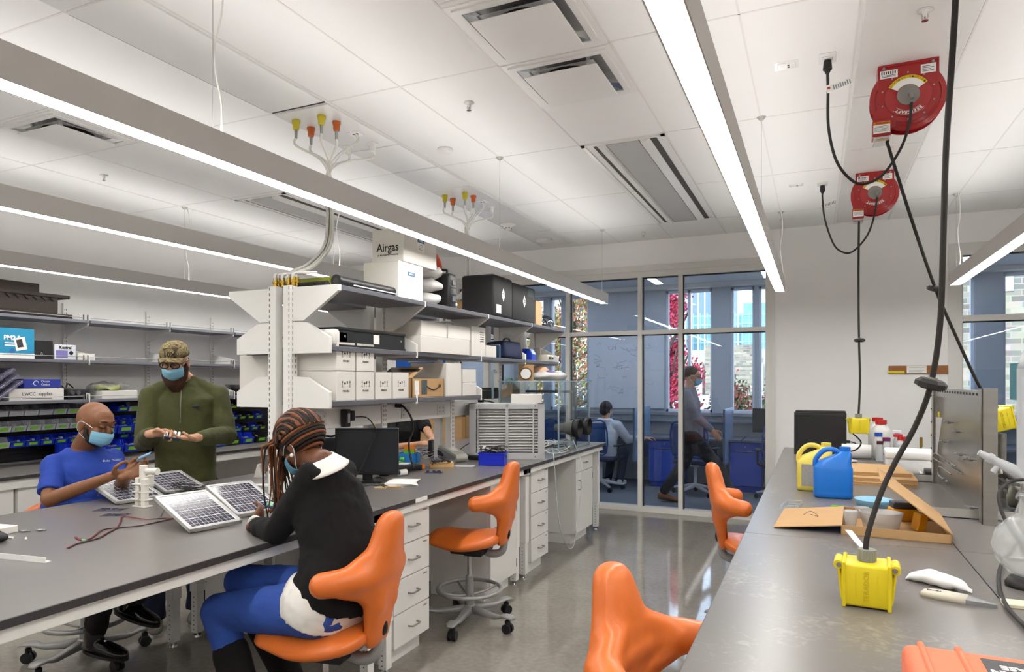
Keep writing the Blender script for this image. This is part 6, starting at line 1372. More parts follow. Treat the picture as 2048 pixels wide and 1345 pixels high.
for h2, k2, a2 in ((pel+l*.09-V((0, 0, .01)), kL, aL), (pel-l*.09-V((0, 0, .01)), kR, aR)): g.chain([(h2, .115), (h2*.5+k2*.5, .095), (k2, .072), (k2*.55+a2*.45, .058)])
g.cap(pel-l*.07, pel+l*.07, .13)
obj('jeans', g, JB, t, remesh=.009, smooth=8, fold=.012, fs=.06)
g = G(); g.box(-.016, .016, -.001, .001, -.003, .003); ST = mat('gold_stitching', '#b98e4a', .7)
BOOT = mat('black_suede', '#0e0d0e', .9, bump=.2, bscale=60)
for k2, a2 in ((kL, aL), (kR, aR)):
    g = G(); a3 = V((a2.x, a2.y, .1)); q = k2*.68+a2*.32
    g.chain([(q, .072), (k2*.4+a2*.6, .068), (a3, .052)]); g.chain([(a3-V((0, 0, .04)), .045), (a3+V((-.09, 0, -.055)), .04), (a3+V((-.15, 0, -.062)), .034)])
    obj('boot', g, BOOT, t, remesh=.008, smooth=4)
mask(t, P, M, m=mat('mask_teal', '#5f93ae', .8)); eyes(t, P, M, HAIRD)
LOC = mat('dark_locs', '#24160f', .7, var=.4, scale=40, bump=.6, bscale=150); LOC2 = mat('copper_locs', '#7a4522', .6, var=.35, scale=40, bump=.6, bscale=150)
g = G(); g.ell(P(-.02, 0, .052), (.108, .088, .095), 24, M); hr = obj('hair', g, LOC, t)
random.seed(4)
g = G(); g2 = G()
for i in range(38):      # rows over the skull, front hairline to nape
    a = (i/37-.5)*2.75; ww = random.uniform(0, 6)
    pts = []
    for q in range(13):
        ph = .12+q/12*(3.05+.25*math.cos(a)); k2 = 1.05+random.uniform(-.008, .014); aa = a+.05*math.sin(ph*3+ww)
        pts.append(P(-.02+.108*k2*math.cos(aa)*math.cos(ph), .09*k2*math.sin(aa), .05+.099*k2*math.cos(aa)*math.sin(ph)))
    (g2 if i % 4 in (1, 2) and random.random() < .7 else g).tube(pts, random.uniform(.0075, .010), 7, smooth=3)
for k in range(9):
    z = .05-.012*k; q3 = math.sqrt(max(.1, 1-((z-.052)/.1)**2)); pts = [P(-.02+.112*q3*math.cos(R(th)), .093*q3*math.sin(R(th)), z+.012*math.cos(R(th))) for th in range(78, 290, 16)]
    (g2 if k % 3 == 1 else g).tube(pts, .0075, 7, smooth=3)
obj('braids', g, LOC, hr); obj('copper_braids', g2, LOC2, hr)
g = G(); g2 = G()
for i in range(32):      # locs hanging in front of the face
    b = random.uniform(-.085, .085); st = P(.078+random.uniform(-.02, .02), b, .085+random.uniform(-.02, .02)); L = random.uniform(.12, .34)
    e0 = st+V((-.035+random.uniform(-.02, .02), random.uniform(-.01, .01), -.02)); pts = [st-V((-.05, 0, -.02)), st, e0, e0+V((-.01+random.uniform(-.015, .025), random.uniform(-.02, .02), -L*.5)), e0+V((random.uniform(-.02, .05), random.uniform(-.03, .03), -L))]
    (g2 if i % 5 < 3 else g).tube(pts, [.0055, .005, .0045, .003], 6, smooth=5)
obj('hanging_locs', g, LOC, hr); obj('hanging_locs', g2, LOC2, hr)
g = G(); g.ell(P(.004, -.088, -.034), .0085, 12); 
g.ell(P(.004, .088, -.034), .0085, 12); obj('pearl_earring', g, mat('pearl', '#e8e4da', .2, coat=.8), t)
origin(t, (-1.78, 2.15, 0))

# --- person in black T-shirt beyond the shelves ---
t = thing('person', 'person in a black T-shirt sitting on the far side behind the shelf rail', 'person')
BT2 = mat('black_cotton', '#131315', .9, var=.1, bump=.3, bscale=12)
f, l, u = frame(V((.93, -.1, 0)))
nb = at(812, 822, x=-3.95); shR = at(778, 845, x=-3.98); shL = at(842, 838, x=-3.85); elR = at(784, 896, x=-3.80); wrR = at(842, 888, x=-3.42); elL = at(858, 868, x=-3.62); wrL = at(866, 878, x=-3.36)
pel = nb+V((.05, 0, -.58)); che = (shR+shL)/2-V((0, 0, .1)); hc = nb+V((.05, .01, .13))
g = G(); P, M = head(g, hc, V((.8, -.1, -.5)), (0, 0, 1))
g.cap(hc-V((0, 0, .05)), nb, .055, .06); rings(g, [(pel, l*.14, f*.1), (che, l*.15, f*.1), (nb-V((0, 0, .04)), l*.08, f*.07)])
for a, b, c in ((shR, elR, wrR), (shL, elL, wrL)): g.cap(a, b, .045, .04); g.cap(b, c, .038, .026)
for s2 in (-1, 1): g.cap(pel+l*s2*.09, pel+l*s2*.12+f*.42, .08, .06); g.cap(pel+l*s2*.12+f*.42, pel+l*s2*.12+f*.38+V((0, 0, -.5)), .06, .04)
hand(g, wrR, V((.8, .4, 0)), V((0, .3, -.6)), 1, (.5,)*4); hand(g, wrL, V((.6, -.4, 0)), V((0, 0, -1)), -1, (.5,)*4)
obj('body', g, SKIN_L, t, remesh=.006, smooth=4)
g = G(); rings(g, [(pel, l*.18, f*.13), (che-V((0, 0, .15)), l*.175, f*.125), (che, l*.19, f*.125), (nb-V((0, 0, .05)), l*.12, f*.085), (nb-V((0, 0, .01)), l*.08, f*.07)])
for s2, a, b in ((-1, shR, elR), (1, shL, elL)): g.chain([(nb+l*s2*.07-V((0, 0, .04)), .045), (a, .07), (a*.4+b*.6, .062)])
obj('t_shirt', g, BT2, t, remesh=.009, smooth=6, fold=.016, fs=.07)
g = G()
for s2 in (-1, 1): g.chain([(pel+l*s2*.09, .11), (pel+l*s2*.12+f*.42, .075), (pel+l*s2*.12+f*.38+V((0, 0, -.5)), .06)])
obj('trousers', g, BLKPANT, t, remesh=.012, smooth=4)
g = G(); g.ell(P(-.02, 0, .05), (.104, .085, .09), 20, M); obj('hair', g, HAIRD, t); mask(t, P, M, m=mat('mask_black', '#1a1a1c', .8)); eyes(t, P, M, HAIRD)
origin(t, (pel.x, pel.y, 0))

# --- person in pale hoodie in the study room ---
t = thing('person', 'person in a pale grey hoodie seated with back to the glass, facing the whiteboard', 'person')
HD = mat('pale_grey_hoodie', '#c3c8d0', .9, bump=.3, bscale=14)
hc = at(1213, 822, y=9.52); nb = hc+V((.0, -.03, -.13)); f, l, u = frame(V((.25, .95, 0))); pel = nb+V((-.02, -.06, -.50)); che = nb-V((0, 0, .16))
g = G(); P, M = head(g, hc, V((.35, .9, -.35)), (0, 0, 1)); g.cap(hc-V((0, 0, .05)), nb, .055, .06)
rings(g, [(pel, l*.14, f*.1), (che, l*.15, f*.1), (nb-V((0, 0, .04)), l*.08, f*.07)])
J = {}
for s2 in (-1, 1):
    a = che+l*s2*.19+V((0, 0, .08)); b = a+f*.13+l*s2*.04-V((0, 0, .24)); c = b+f*.24-l*s2*.02+V((0, 0, .07)); J[s2] = (a, b, c)
    if s2 == -1: b = a+f*.12-l*.10-V((0, 0, .2)); c = b+f*.15-l*.2+V((0, 0, .02)); J[s2] = (a, b, c)
    g.cap(a, b, .045, .038); g.cap(b, c, .036, .026); hand(g, c, c-b, V((0, 0, -1)), s2, (.4,)*4)
    g.cap(pel+l*s2*.09, pel+l*s2*.1+f*.42, .08, .06); g.cap(pel+l*s2*.1+f*.42, pel+l*s2*.1+f*.3+V((0, 0, -.42)), .06, .04)
obj('body', g, SKIN_L, t, remesh=.007, smooth=3)
g = G(); rings(g, [(pel-V((0, 0, .03)), l*.2, f*.15), (pel+V((0, 0, .2)), l*.2, f*.15), (che, l*.21, f*.14), (nb-V((0, 0, .05)), l*.13, f*.1), (nb-V((0, 0, .01)), l*.08, f*.08)])
g.ell(nb-f*.075-V((0, 0, .045)), (.11, .06, .06), 16); g.tube([nb-f*.03+V((0, 0, .0))+l*.095*math.cos(a)+f*.085*math.sin(a) for a in [i*math.pi/8 for i in range(16)]], .024, 10, closed=True)
for s2 in (-1, 1): a, b, c = J[s2]; g.chain([(nb+l*s2*.08-V((0, 0, .05)), .05), (a, .075), (b, .062), (b*.15+c*.85, .045)])
obj('hoodie', g, HD, t, remesh=.01, smooth=5, fold=.02, fs=.07)
g = G()
for s2 in (-1, 1): g.chain([(pel+l*s2*.09, .11), (pel+l*s2*.1+f*.42, .075), (pel+l*s2*.1+f*.3+V((0, 0, -.40)), .055)])
obj('jeans', g, JEANS, t, remesh=.012, smooth=4)
for s2 in (-1, 1): q = pel+l*s2*.1+f*.3; shoe(t, V((q.x, q.y-.06, .04)), V((q.x+.03, q.y+.18, .04)), PAPER, PAPER)
g = G(); g.ell(P(-.025, 0, .04), (.105, .087, .1), 22, M); g.ell(P(-.06, 0, -.02), (.06, .07, .07), 18, M); obj('hair', g, HAIRD, t, remesh=.008, smooth=2); mask(t, P, M)
origin(t, (pel.x, pel.y, 0))
HOODIE_PEL = pel.copy()

# --- person walking past inside the study room ---
t = thing('person', 'person in a grey shirt, glasses and brown shoes walking past behind the glass', 'person')
GS = mat('grey_melange_shirt', '#84828c', .9, var=.06, bump=.3, bscale=10)
Y0 = 8.72; hc = at(1384, 755, y=Y0); f, l, u = frame(V((.97, .18, 0)))
nb = hc+V((-.03, 0, -.14)); pel = nb+V((.03, 0, -.60)); che = nb-V((0, 0, .17))
shN, shF = che-l*.0+V((0, -.19, .08)), che+V((0, .19, .08)); elN = shN+V((.13, -.06, -.27)); wrN = elN+V((.19, -.01, -.15)); elF = shF+V((-.12, .04, -.27)); wrF = elF+V((.02, 0, -.24))
g = G(); P, M = head(g, hc, V((.96, .1, -.22)), (0, 0, 1)); g.cap(hc-V((.01, 0, .05)), nb, .056, .06)
side = V((0, 1, 0)); fw = V((1, 0, 0))
rings(g, [(pel, side*.14, fw*.1), (che, side*.16, fw*.1), (nb-V((0, 0, .04)), side*.08, fw*.07)])
for a, b, c in ((shN, elN, wrN), (shF, elF, wrF)): g.cap(a, b, .046, .04); g.cap(b, c, .037, .026)
hand(g, wrN, V((.5, 0, -.8)), V((-.1, 1, 0)), 1, (.35,)*4); hand(g, wrF, V((.2, 0, -1)), V((0, -1, 0)), -1, (.35,)*4)
LG = []
for s2, fx, kz in ((-1, .50, .10), (1, -.36, .02)):
    hip = pel+side*s2*.09; ank = V((pel.x+fx, pel.y+s2*.07, .12 if s2 == 1 else .10)); kn = hip*.5+ank*.5+V((.09 if s2 == -1 else .06, 0, 0)); LG.append((hip, kn, ank)); g.cap(hip, kn, .075, .055); g.cap(kn, ank, .05, .036)
obj('body', g, SKIN_L, t, remesh=.007, smooth=3)
g = G(); rings(g, [(pel-V((0, 0, .06)), side*.18, fw*.13), (pel+V((0, 0, .1)), side*.175, fw*.135), (che-V((0, 0, .1)), side*.18, fw*.13), (che, side*.2, fw*.125), (nb-V((0, 0, .04)), side*.12, fw*.09), (nb+V((0, 0, .01)), side*.07, fw*.07)])
for a, b, c in ((shN, elN, wrN), (shF, elF, wrF)): g.chain([(a, .07), (b, .058), (b*.15+c*.85, .042)])
obj('shirt', g, GS, t, remesh=.01, smooth=5, fold=.02, fs=.08)
g = G()
for hip, kn, ank in LG: g.chain([(hip, .105), (kn, .08), (ank+V((0, 0, .03)), .065)])
g.cap(pel-side*.08, pel+side*.08, .12); obj('trousers', g, mat('charcoal_trousers', '#26262b', .9), t, remesh=.012, smooth=4)
BRL = mat('brown_leather', '#8a4e2c', .5)
for i, (hip, kn, ank) in enumerate(LG): shoe(t, V((ank.x-.09, ank.y, .002 if i == 0 else .03)), V((ank.x+.18, ank.y, .03 if i == 0 else .002)), BRL, BLACKR)
g = G(); g.ell(P(-.025, 0, .05), (.1, .082, .09), 20, M); obj('hair', g, mat('brown_hair'), t); mask(t, P, M); eyes(t, P, M, mat('brown_hair'))
g = G()
for s2 in (-1, 1):
    g.tube([P(.108, s2*(.033+.025*math.cos(a)), .022+.016*math.sin(a)) for a in [i*math.pi/6 for i in range(12)]], .0025, 6, closed=True); g.tube([P(.104, s2*.058, .028), P(.0, s2*.082, .018)], .002, 6)
obj('glasses', g, BLACK, t)
origin(t, (pel.x, pel.y, 0))
# ---------------- right bench ----------------
def rb(px, py, z=BH): return at(px, py, z=z)
# black computer
t = thing('computer', 'black desktop computer case at the far end of the right bench', 'computer', (.035, 6.60, BH)); g = G(); g.box(-.21, .21, -.09, .09, .0, .375, .004); g.box(-.2, .205, -.085, .085, .375, .39, .003); obj('case', g, mat('matt_black_steel', '#1b1a1c', .5), t); g = G(); g.box(-.2, .2, -.0915, -.09, .355, .362); obj('seam', g, GREYTX, t); g = G(); g.cyl((.21, 0, .12), (.24, 0, .12), .012); g.tube([(.24, 0, .12), (.29, .02, .10), (.28, .0, .03), (.25, -.05, .01)], .005, 6, smooth=5); obj('lead', g, CABLE, t)
# jugs
def jug(label, p, m, rot=0, back=None):
    t = thing('jug', label, 'jug', p, rot); w, d, h = .10, .07, .205
    def R_(a, b, z, n=28, cx=0): return [(cx+a*math.copysign(abs(math.cos(t2))**.45, math.cos(t2)), b*math.copysign(abs(math.sin(t2))**.45, math.sin(t2)), z) for t2 in [2*math.pi*i/n for i in range(n)]]
    g = G(); g.loft([R_(w*.9, d*.88, 0), R_(w, d, .008), R_(w, d, .03), R_(w*.985, d*.985, .036), R_(w, d, .042), R_(w, d, .165), R_(w*.98, d*.97, .172), R_(w*.94, d*.95, .178), R_(w*.80, d*.86, .205, cx=.012), R_(w*.5, d*.62, .235, cx=.045), R_(.034, .034, .248, cx=.06), R_(.026, .026, .262, cx=.062)])
    obj('body', g, m, t)
    g = G(); g.tube([(.035, 0, .25), (.0, 0, .268), (-.045, 0, .262), (-.085, 0, .215), (-.09, 0, .17)], .014, 10, smooth=5); obj('handle', g, m, t)
    g = G(); g.cyl((.062, 0, .258), (.062, 0, .285), .027, n=24)
    for k in range(24): a = k*math.pi/12; g.box(.062+.027*math.cos(a)-.0012, .062+.027*math.cos(a)+.0012, .027*math.sin(a)-.0012, .027*math.sin(a)+.0012, .26, .283)
    obj('cap', g, m, t)
    if back: g = G(); g.box(-.075, .085, -d-.0012, -d-.0002, .03, .16); obj('label', g, back, t)
    return t
jug('bright blue plastic jug standing before the yellow one', (.088, 4.20, BH), mat('jug_blue', '#1c74d2', .35), R(4))
jug('yellow plastic jug with a grey printed label, behind the blue jug', (-.005, 4.43, BH), mat('jug_yellow', '#e6d25c', .4), R(2), mat('grey_label', '#a9a49a', .6, var=.25, scale=120))
# cardboard flats
for k, (lab, x0, x1, y0, y1, a) in enumerate((('bottom flattened brown carton behind the blue jug', .20, .56, 4.75, 5.15, 2), ('middle flattened brown carton behind the blue jug', .20, .58, 4.78, 5.2, -2), ('top flattened brown carton behind the blue jug', .18, .54, 4.9, 5.4, 3))):
    g = G(); w, d = (x1-x0)/2, (y1-y0)/2; g.box(-w, w, -d, d, 0, .005); g.box(-w, w, -d, d, .016, .021); g.box(-w, w, -d+.002, -d+.006, .0, .02)
    solo('flat_carton', lab, 'cardboard', g, CARDB, loc=((x0+x1)/2, (y0+y1)/2, BH+.0225*k), rot=R(a), group='flattened cartons on the right bench')
# open carton with tubs
A, B, D_ = rb(1692, 1064), rb(1892, 1092), rb(1720, 1003)
t = thing('open_carton', 'open shallow brown carton holding tubs, its lid flap raised', 'box', (.31, 3.42, BH), R(-3)); w, d, h = .20, .24, .04; g = G()
for q in ((-w, w, -d, -d+.004), (-w, w, d-.004, d), (-w, -w+.004, -d, d), (w-.004, w, -d, d)): g.box(q[0], q[1], q[2], q[3], 0, h)
g.box(-w, w, -d, d, 0, .004); obj('tray', g, CARDB, t)
g = G(); g.xf = MX.Translation((-w, 0, h)) @ MX.Rotation(R(-7), 4, 'Y'); g.box(-.27, 0, -d, d, -.004, 0); obj('flap', g, CARDB, t)
g = G(); g.xf = MX.Translation((w, 0, h)) @ MX.Rotation(R(38), 4, 'Y'); g.box(-.32, 0, -d, d, 0, .004); obj('lid', g, CARDB, t)
g = G(); g.tube([(-.36, -.12, .052), (-.33, -.06, .06), (-.30, -.14, .054), (-.33, -.1, .053)], .0012, 5, smooth=5); solo('loose_wire', 'short bent thin wire on the left flap of the open carton', 'wire', g, CABLE, loc=(.31, 3.42, BH+.0))
FROST = mat('frosted_clear_plastic', '#d9dde0', .25, alpha=.62, bump=.3, bscale=30)
def tub(name, label, cat, p, r, h, m, sq=None, tp=1.15):
    g = G(); g.lathe([(r*.9, 0), (r, h*.1), (r*tp, h), (r*tp+.006, h), (r*tp+.004, h-.004), (r*.97, h*.1), (r*.85, .006), (0, .006)], n=32, sq=sq); return solo(name, label, cat, g, m, loc=p)
zt_ = BH+.005
t0 = tub('plastic_tub', 'large oval clear tub of white contents in the open carton', 'tub', tuple(rb(1762, 1058, zt_)), .062, .075, FROST, (1.15, .9))
g = G(); g.ell((0, 0, .03), (.065, .05, .022), 18); solo('tub_contents', 'white crumbly contents of the large clear tub', 'contents', g, mat('white_powder', '#e6e4df', .9, bump=1, bscale=60), loc=(t0.location.x, t0.location.y, zt_+.007))
tub('plastic_cup', 'small clear cup at the left side of the open carton', 'cup', tuple(rb(1701, 1056, zt_)), .022, .075, FROST)
tub('plastic_cup', 'small clear cup behind the large tub', 'cup', tuple(rb(1724, 1036, zt_)), .024, .05, FROST)
tub('plastic_dish', 'pale blue shallow dish behind the open carton', 'dish', tuple(rb(1748, 1012)), .085, .035, mat('pale_blue_dish', '#93c6e2', .3), tp=1.05)
t = thing('power_tool_battery', 'yellow and black tool battery in the open carton', 'battery', tuple(rb(1806, 1040, zt_)), R(10)); g = G(); g.box(-.055, .055, -.045, .045, 0, .055, .006, 2); g.box(-.06, .06, .0, .05, 0, .04, .004); obj('base', g, mat('amber_plastic', '#d99410', .4), t); g = G(); g.box(-.05, .05, -.04, .04, .055, .085, .006, 2); obj('top', g, mat('charcoal_plastic', '#45464a', .4), t)
g = G(); g.box(-.018, .018, -.03, .03, 0, .075, .004); solo('amber_part', 'amber plastic bracket leaning by the tool battery', 'part', g, mat('amber_plastic'), loc=tuple(rb(1835, 1062, zt_)), rot=(0, R(12), R(20)))
g = G(); g.box(-.03, .03, -.012, .012, 0, .03, .002); solo('foam_offcut', 'small tan offcut standing at the back of the open carton', 'offcut', g, CARDB, loc=tuple(rb(1712, 1028, zt_)), rot=R(15))
g = G(); g.prism([(-.06, 0), (.0, -.012), (.05, 0), (.0, .014)], 'z', 0, .006); solo('green_scrap', 'lime green plastic scrap behind the open carton', 'scrap', g, LG_, loc=tuple(rb(1686, 1016, BH)), rot=R(-20))
p0, p1 = rb(1697, 1062, BH+.05), rb(1738, 1108, BH+.002); g = G(); mid = (p0+p1)/2; dd = (p1-p0); g.loft([[p+V((s*.012, 0, z)) for s, z in ((-1, 0), (1, 0), (1, .003), (-1, .003))] for p in (p0, mid+V((0, 0, -.005)), p1)], sm=False); solo('plastic_strap', 'white plastic strap leaning from the small cup to the yellow box', 'strap', g, mat('white_strap', '#dcdfe2', .4))
g = G()
q = [rb(1562, 1018), rb(1592, 1019), rb(1604, 1009), rb(1575, 1008)]
for i in range(4): g.tube([q[i]+V((0, 0, .002)), q[(i+1) % 4]+V((0, 0, .002))], .0016, 5); g.tube([q[i]+V((0, 0, .018)), q[(i+1) % 4]+V((0, 0, .018))], .0012, 5)
for i in range(4): g.tube([q[i], q[i]+V((0, 0, .02))], .0014, 5)
solo('clear_box_lid', 'small clear open box left of the carton on the right bench', 'lid', g, EDG)
g = G(); g.tube([(.05*math.cos(a), .04*math.sin(a), .002) for a in [i*math.pi/12 for i in range(24)]], .0014, 5, closed=True); solo('clear_ring', 'thin clear ring lying behind the yellow outlet box', 'ring', g, EDG, loc=tuple(rb(1702, 1113)))
# yellow outlet boxes on cords
def outlet_box(label, p, rot=0, tilt=0):
    t = thing('outlet_box', label, 'outlet box', p, (0, tilt, rot), 'yellow drop outlet boxes'); g = G(); w = .062
    g.box(-w, w, -w, w, .004, .125, .008, 2); g.box(-w-.004, w+.004, -w*.72, w*.72, .01, .118, .006, 2)
    for x in (-w+.004, w-.004): g.box(x-.005, x+.005, -w-.004, w+.004, 0, .13, .002)
    obj('body', g, YELLOW, t)
    for s in (-1, 1):
        g = G(); g.cyl((s*(w+.008), -.03, .115), (s*(w+.008), .03, .115), .011, n=16); g.xf = MX.Translation((s*(w+.012), 0, .115)) @ MX.Rotation(s*R(6), 4, 'Y'); g.box(-.004, .004, -.04, .04, -.10, 0, .003, 1); g.cyl((0, -.042, 0), (0, .042, 0), .013, n=16); o = obj('flip_cover', g, YELLOW, t)
        g = G(); g.cyl((s*(w+.010), -.046, .115), (s*(w+.010), -.043, .115), .007, n=14); obj('hinge_pin', g, STEEL, o)
    g = G(); g.cyl((0, 0, .12), (0, 0, .160), .023, .025, n=24)
    for k in range(16): a = k*math.pi/8; g.cyl((.024*math.cos(a), .024*math.sin(a), .128), (.024*math.cos(a), .024*math.sin(a), .158), .0022, n=6)
    obj('gland', g, mat('grey_gland', '#8c8e88', .5), t)
    for x in (-.028, .028): g = G(); g.box(x-.0005, x+.0005, -w-.0012, -w, .03, .10); obj('raised_line', g, YELLOW, t)
    text('TERADOR', .02, mat('embossed_yellow', '#c9b61c', .4), t, (0, -w-.001, .065), (R(90), R(-90), 0), ext=.0008)
    return t
ob1 = outlet_box('large-looking yellow outlet box standing at the front of the right bench', (.137, 2.235, BH), R(-4))
ob2 = outlet_box('yellow outlet box hanging before the wall beside the black computer', tuple(at(1717, 868, y=6.08)), R(6))
def stopper(p, label, s=1.0, rot=0):
    g = G(); g.lathe([(.012, .014), (.030, .013), (.041, .004), (.041, -.008), (.026, -.015), (.012, -.015)], n=10, sm=False); g.m = 1; g.cyl((0, 0, .012), (0, 0, .019), .013, n=12)
    return solo('cord_stopper', label, 'cord stopper', g, [BLACKR, mat('grey_gland')], loc=p, rot=rot, group='round cord stoppers')
def cord(name, label, pts, r, sm=8): g = G(); g.tube(pts, r, 10, smooth=sm); return solo(name, label, 'cord', g, CABLE)
top1 = V((.137, 2.235, BH+.16))
path = [top1-V((0, 0, .02)), top1+V((.0, 0, .03)), at(1757, 1000, y=2.25), at(1788, 930, y=2.26), at(1832, 850, y=2.25), at(1862, 768, y=2.22), at(1880, 650, y=2.18), at(1886, 500, y=2.14), at(1892, 300, y=2.1), at(1904, 120, y=2.07), at(1911, 0, y=2.05), at(1918, -180, y=2.05)]
cord('reel_cord', 'thick black foreground cord coming down from above to the standing yellow box', path, .0078)
stopper(at(1862, 768, y=2.22), 'largest-looking black stopper on the foreground cord', rot=(R(8), R(14), 0))
cord('reel_cord', 'straight black cord from the farther red reel down to the hanging yellow box', [at(1718, 432, y=6.08), at(1717, 560, y=6.08), at(1718, 681, y=6.08), at(1720, 760, y=6.08), at(1717, 834, y=6.08)], .0085)
stopper(at(1719, 681, y=6.08), 'black stopper halfway down the straight far cord')
cord('reel_cord', 'slanting black cord from the nearer red reel down to the steel frame', [at(1769, 268, y=4.05), at(1820, 430, y=4.18), at(1871, 578, y=4.3), at(1915, 680, y=4.42), at(1960, 775, y=4.5), at(1990, 812, y=4.52)], .0085)
stopper(at(1870, 578, y=4.3), 'black stopper on the slanting cord where it crosses the thick one', rot=(R(10), R(16), 0))
t = outlet_box('yellow outlet box tilted behind the right edge of the steel frame', tuple(at(1998, 862, y=4.54)), R(20), R(-14))
g = G(); g.tube([at(1706, 868, y=6.08), at(1722, 885, y=6.15), at(1712, 900, y=6.2), at(1690, 905, y=6.3)], .006, 8, smooth=6); solo('extension_lead', 'black lead looping under the hanging yellow box', 'cord', g, CABLE)
# ---------------- red cord reels on the ceiling ----------------
def reel(label, loc):
    t = thing('cord_reel', label, 'cord reel', loc, 0, 'red cord reels on the ceiling'); r = .187; cz = -.19; g = G()   # loc on the ceiling
    def plate(y0, y1, rr, w): g.prism([(-w, 0), (w, 0), (w, cz)]+[(rr*math.cos(a), cz+rr*math.sin(a)) for a in [-math.pi*i/20 for i in range(1, 20)]]+[(-w, cz)], 'y', y0, y1)
    plate(-.004, 0, .145, .148); plate(.11, .114, .145, .148); g.box(-.148, .148, -.012, .118, -.014, 0, .002); g.box(-.15, -.144, -.008, .114, -.14, 0); g.box(.144, .15, -.008, .114, -.14, 0)
    obj('bracket', g, RED, t)
    g = G()
    for y0, y1 in ((.014, .022), (.09, .098)): g.cyl((0, y0, cz), (0, y1, cz), r, n=48)
    g.lathe([(r, .0), (r+.004, .004), (r, .008)], (0, .010, cz), 48, ax='y'); g.cyl((0, .02, cz), (0, .092, cz), .13, n=40)
    g.tube([(.165*math.cos(a), .012, cz+.165*math.sin(a)) for a in [i*math.pi/20 for i in range(40)]], .005, 8, closed=True)
    obj('drum', g, RED, t)
    g = G(); g.lathe([(.118, 0), (.118, -.004), (.112, -.006), (.06, -.012), (.0, -.012)], (0, -.004, cz), 40, ax='y'); obj('cover', g, RED, t)
    g = G(); g.cyl((0, -.014, cz), (0, -.022, cz), .056, n=32); g.cyl((.012, -.02, cz+.0), (.012, -.05, cz-.0), .014, n=12); g.cyl((.012, -.045, cz-.004), (.014, -.05, cz-.035), .012, n=10); obj('hub', g, mat('grey_hub', '#8e8c88', .45, .4), t)
    g = G()
    def arc(r0, r1, a0, a1, y, m, n=20):
        g.m = m; vs = []; 
        for i in range(n+1): a = a0+(a1-a0)*i/n; vs += [(r0*math.cos(a), y, cz+r0*math.sin(a)), (r1*math.cos(a), y, cz+r1*math.sin(a))]
        g.raw(vs, [(2*i, 2*i+1, 2*i+3, 2*i+2) for i in range(n)], False)
    arc(.060, .108, R(33), R(150), -.0165, 0); arc(.094, .112, R(33), R(150), -.0168, 1)
    for a in (40, 78, 116): 
        aa = R(a); c2 = V((.103*math.cos(aa), -.0172, cz+.103*math.sin(aa))); g.m = 2; g.raw([c2+V((-.006, 0, -.005)), c2+V((.006, 0, -.005)), c2+V((0, 0, .006))], [(0, 1, 2)], False)
    obj('caution_label', g, [TXW, mat('caution_yellow', '#e2c21c', .5), BLACK], t)
    for k, ch in enumerate('WARNING CAUTION'):
        aa = R(146-k*7.6)
        if ch != ' ' : text(ch, .013, BLACK, t, (.103*math.cos(aa), -.0175, cz+.103*math.sin(aa)), (R(90), -(math.pi/2-aa)*-1*-1, 0), name='caution_lettering')
    nm = 'REELCRAFT'
    for k, ch in enumerate(nm):
        aa = R(-52-k*9.0); text(ch, .021, TXW, t, (.096*math.cos(aa), -.0155, cz+.096*math.sin(aa)), (R(90), math.pi-(aa+math.pi/2), 0), name='maker_lettering', bold=.0008)
    g = G(); arc(.084, .0855, R(-45), R(-133), -.0158, 0); arc(.107, .1085, R(-45), R(-133), -.0158, 0); obj('lettering_frame', g, TXW, t)
    g = G(); g.box(-.138, -.05, -.0052, -.0042, -.075, -.03); g.m = 1
    for k in range(7): g.box(-.132+k*.011, -.126+k*.011, -.0056, -.0052, -.052, -.036)
    for k in range(2): g.box(-.13, -.06, -.0056, -.0052, -.06-.007*k, -.057-.007*k)
    obj('rating_plate', g, [TXW, GREYTX], t)
    g = G(); g.box(.062, .135, -.0052, -.0042, -.078, -.028); g.m = 1
    for k in range(4): g.box(.07, .125-.015*(k % 2), -.0056, -.0052, -.068+.009*k, -.065+.009*k)
    obj('instruction_plate', g, [TXW, GREYTX], t)
    g = G()
    for k in range(10): a = R(18+k*36); g.cyl((.132*math.cos(a), -.004, cz+.132*math.sin(a)), (.132*math.cos(a), -.008, cz+.132*math.sin(a)), .005, n=8)
    g.cyl((-.12, -.004, -.02), (-.12, -.014, -.02), .008, n=8); g.cyl((.12, -.004, -.02), (.12, -.014, -.02), .008, n=8); obj('bolts', g, STEEL, t)
    g = G(); g.prism([(-.14, cz-.02), (-.06, cz-.11), (-.06, cz-.16), (-.17, cz-.21), (-.175, cz-.10)], 'y', -.006, -.002); g.box(-.178, -.085, -.03, .075, cz-.215, cz-.125, .003); obj('guide_arm', g, RED, t)
    g = G(); g.box(-.172, -.09, -.034, .07, cz-.245, cz-.215, .004); g.cyl((-.16, -.036, cz-.23), (-.10, -.036, cz-.23), .01, n=12); obj('roller_guide', g, CHROME, t)
    g = G(); g.box(-.174, -.09, -.0325, -.0305, cz-.20, cz-.135); g.m = 1; g.box(-.174, -.09, -.0335, -.0325, cz-.152, cz-.135); g.m = 2
    for k in range(5): g.box(-.168, -.098, -.0332, -.0326, cz-.162-.007*k, cz-.159-.007*k)
    obj('warning_label', g, [TXW, mat('warning_orange', '#e07b28', .5), mat('pale_print')], t); text('WARNING', .014, BLACK, t, (-.128, -.034, cz-.144), FNY)
    return t
rl = reel('nearer red cord reel hanging from the ceiling strip, largest in the picture', (.44, 4.06, ZC-.012)); rl.scale = (.93,)*3
rl = reel('farther red cord reel hanging from the ceiling strip near the far wall', (.43, 6.08, ZC-.012)); rl.scale = (.9,)*3
rl = reel('nearest red cord reel, overhead, feeding the thick foreground cord', (.465, 2.02, ZC-.012)); rl.scale = (.93,)*3
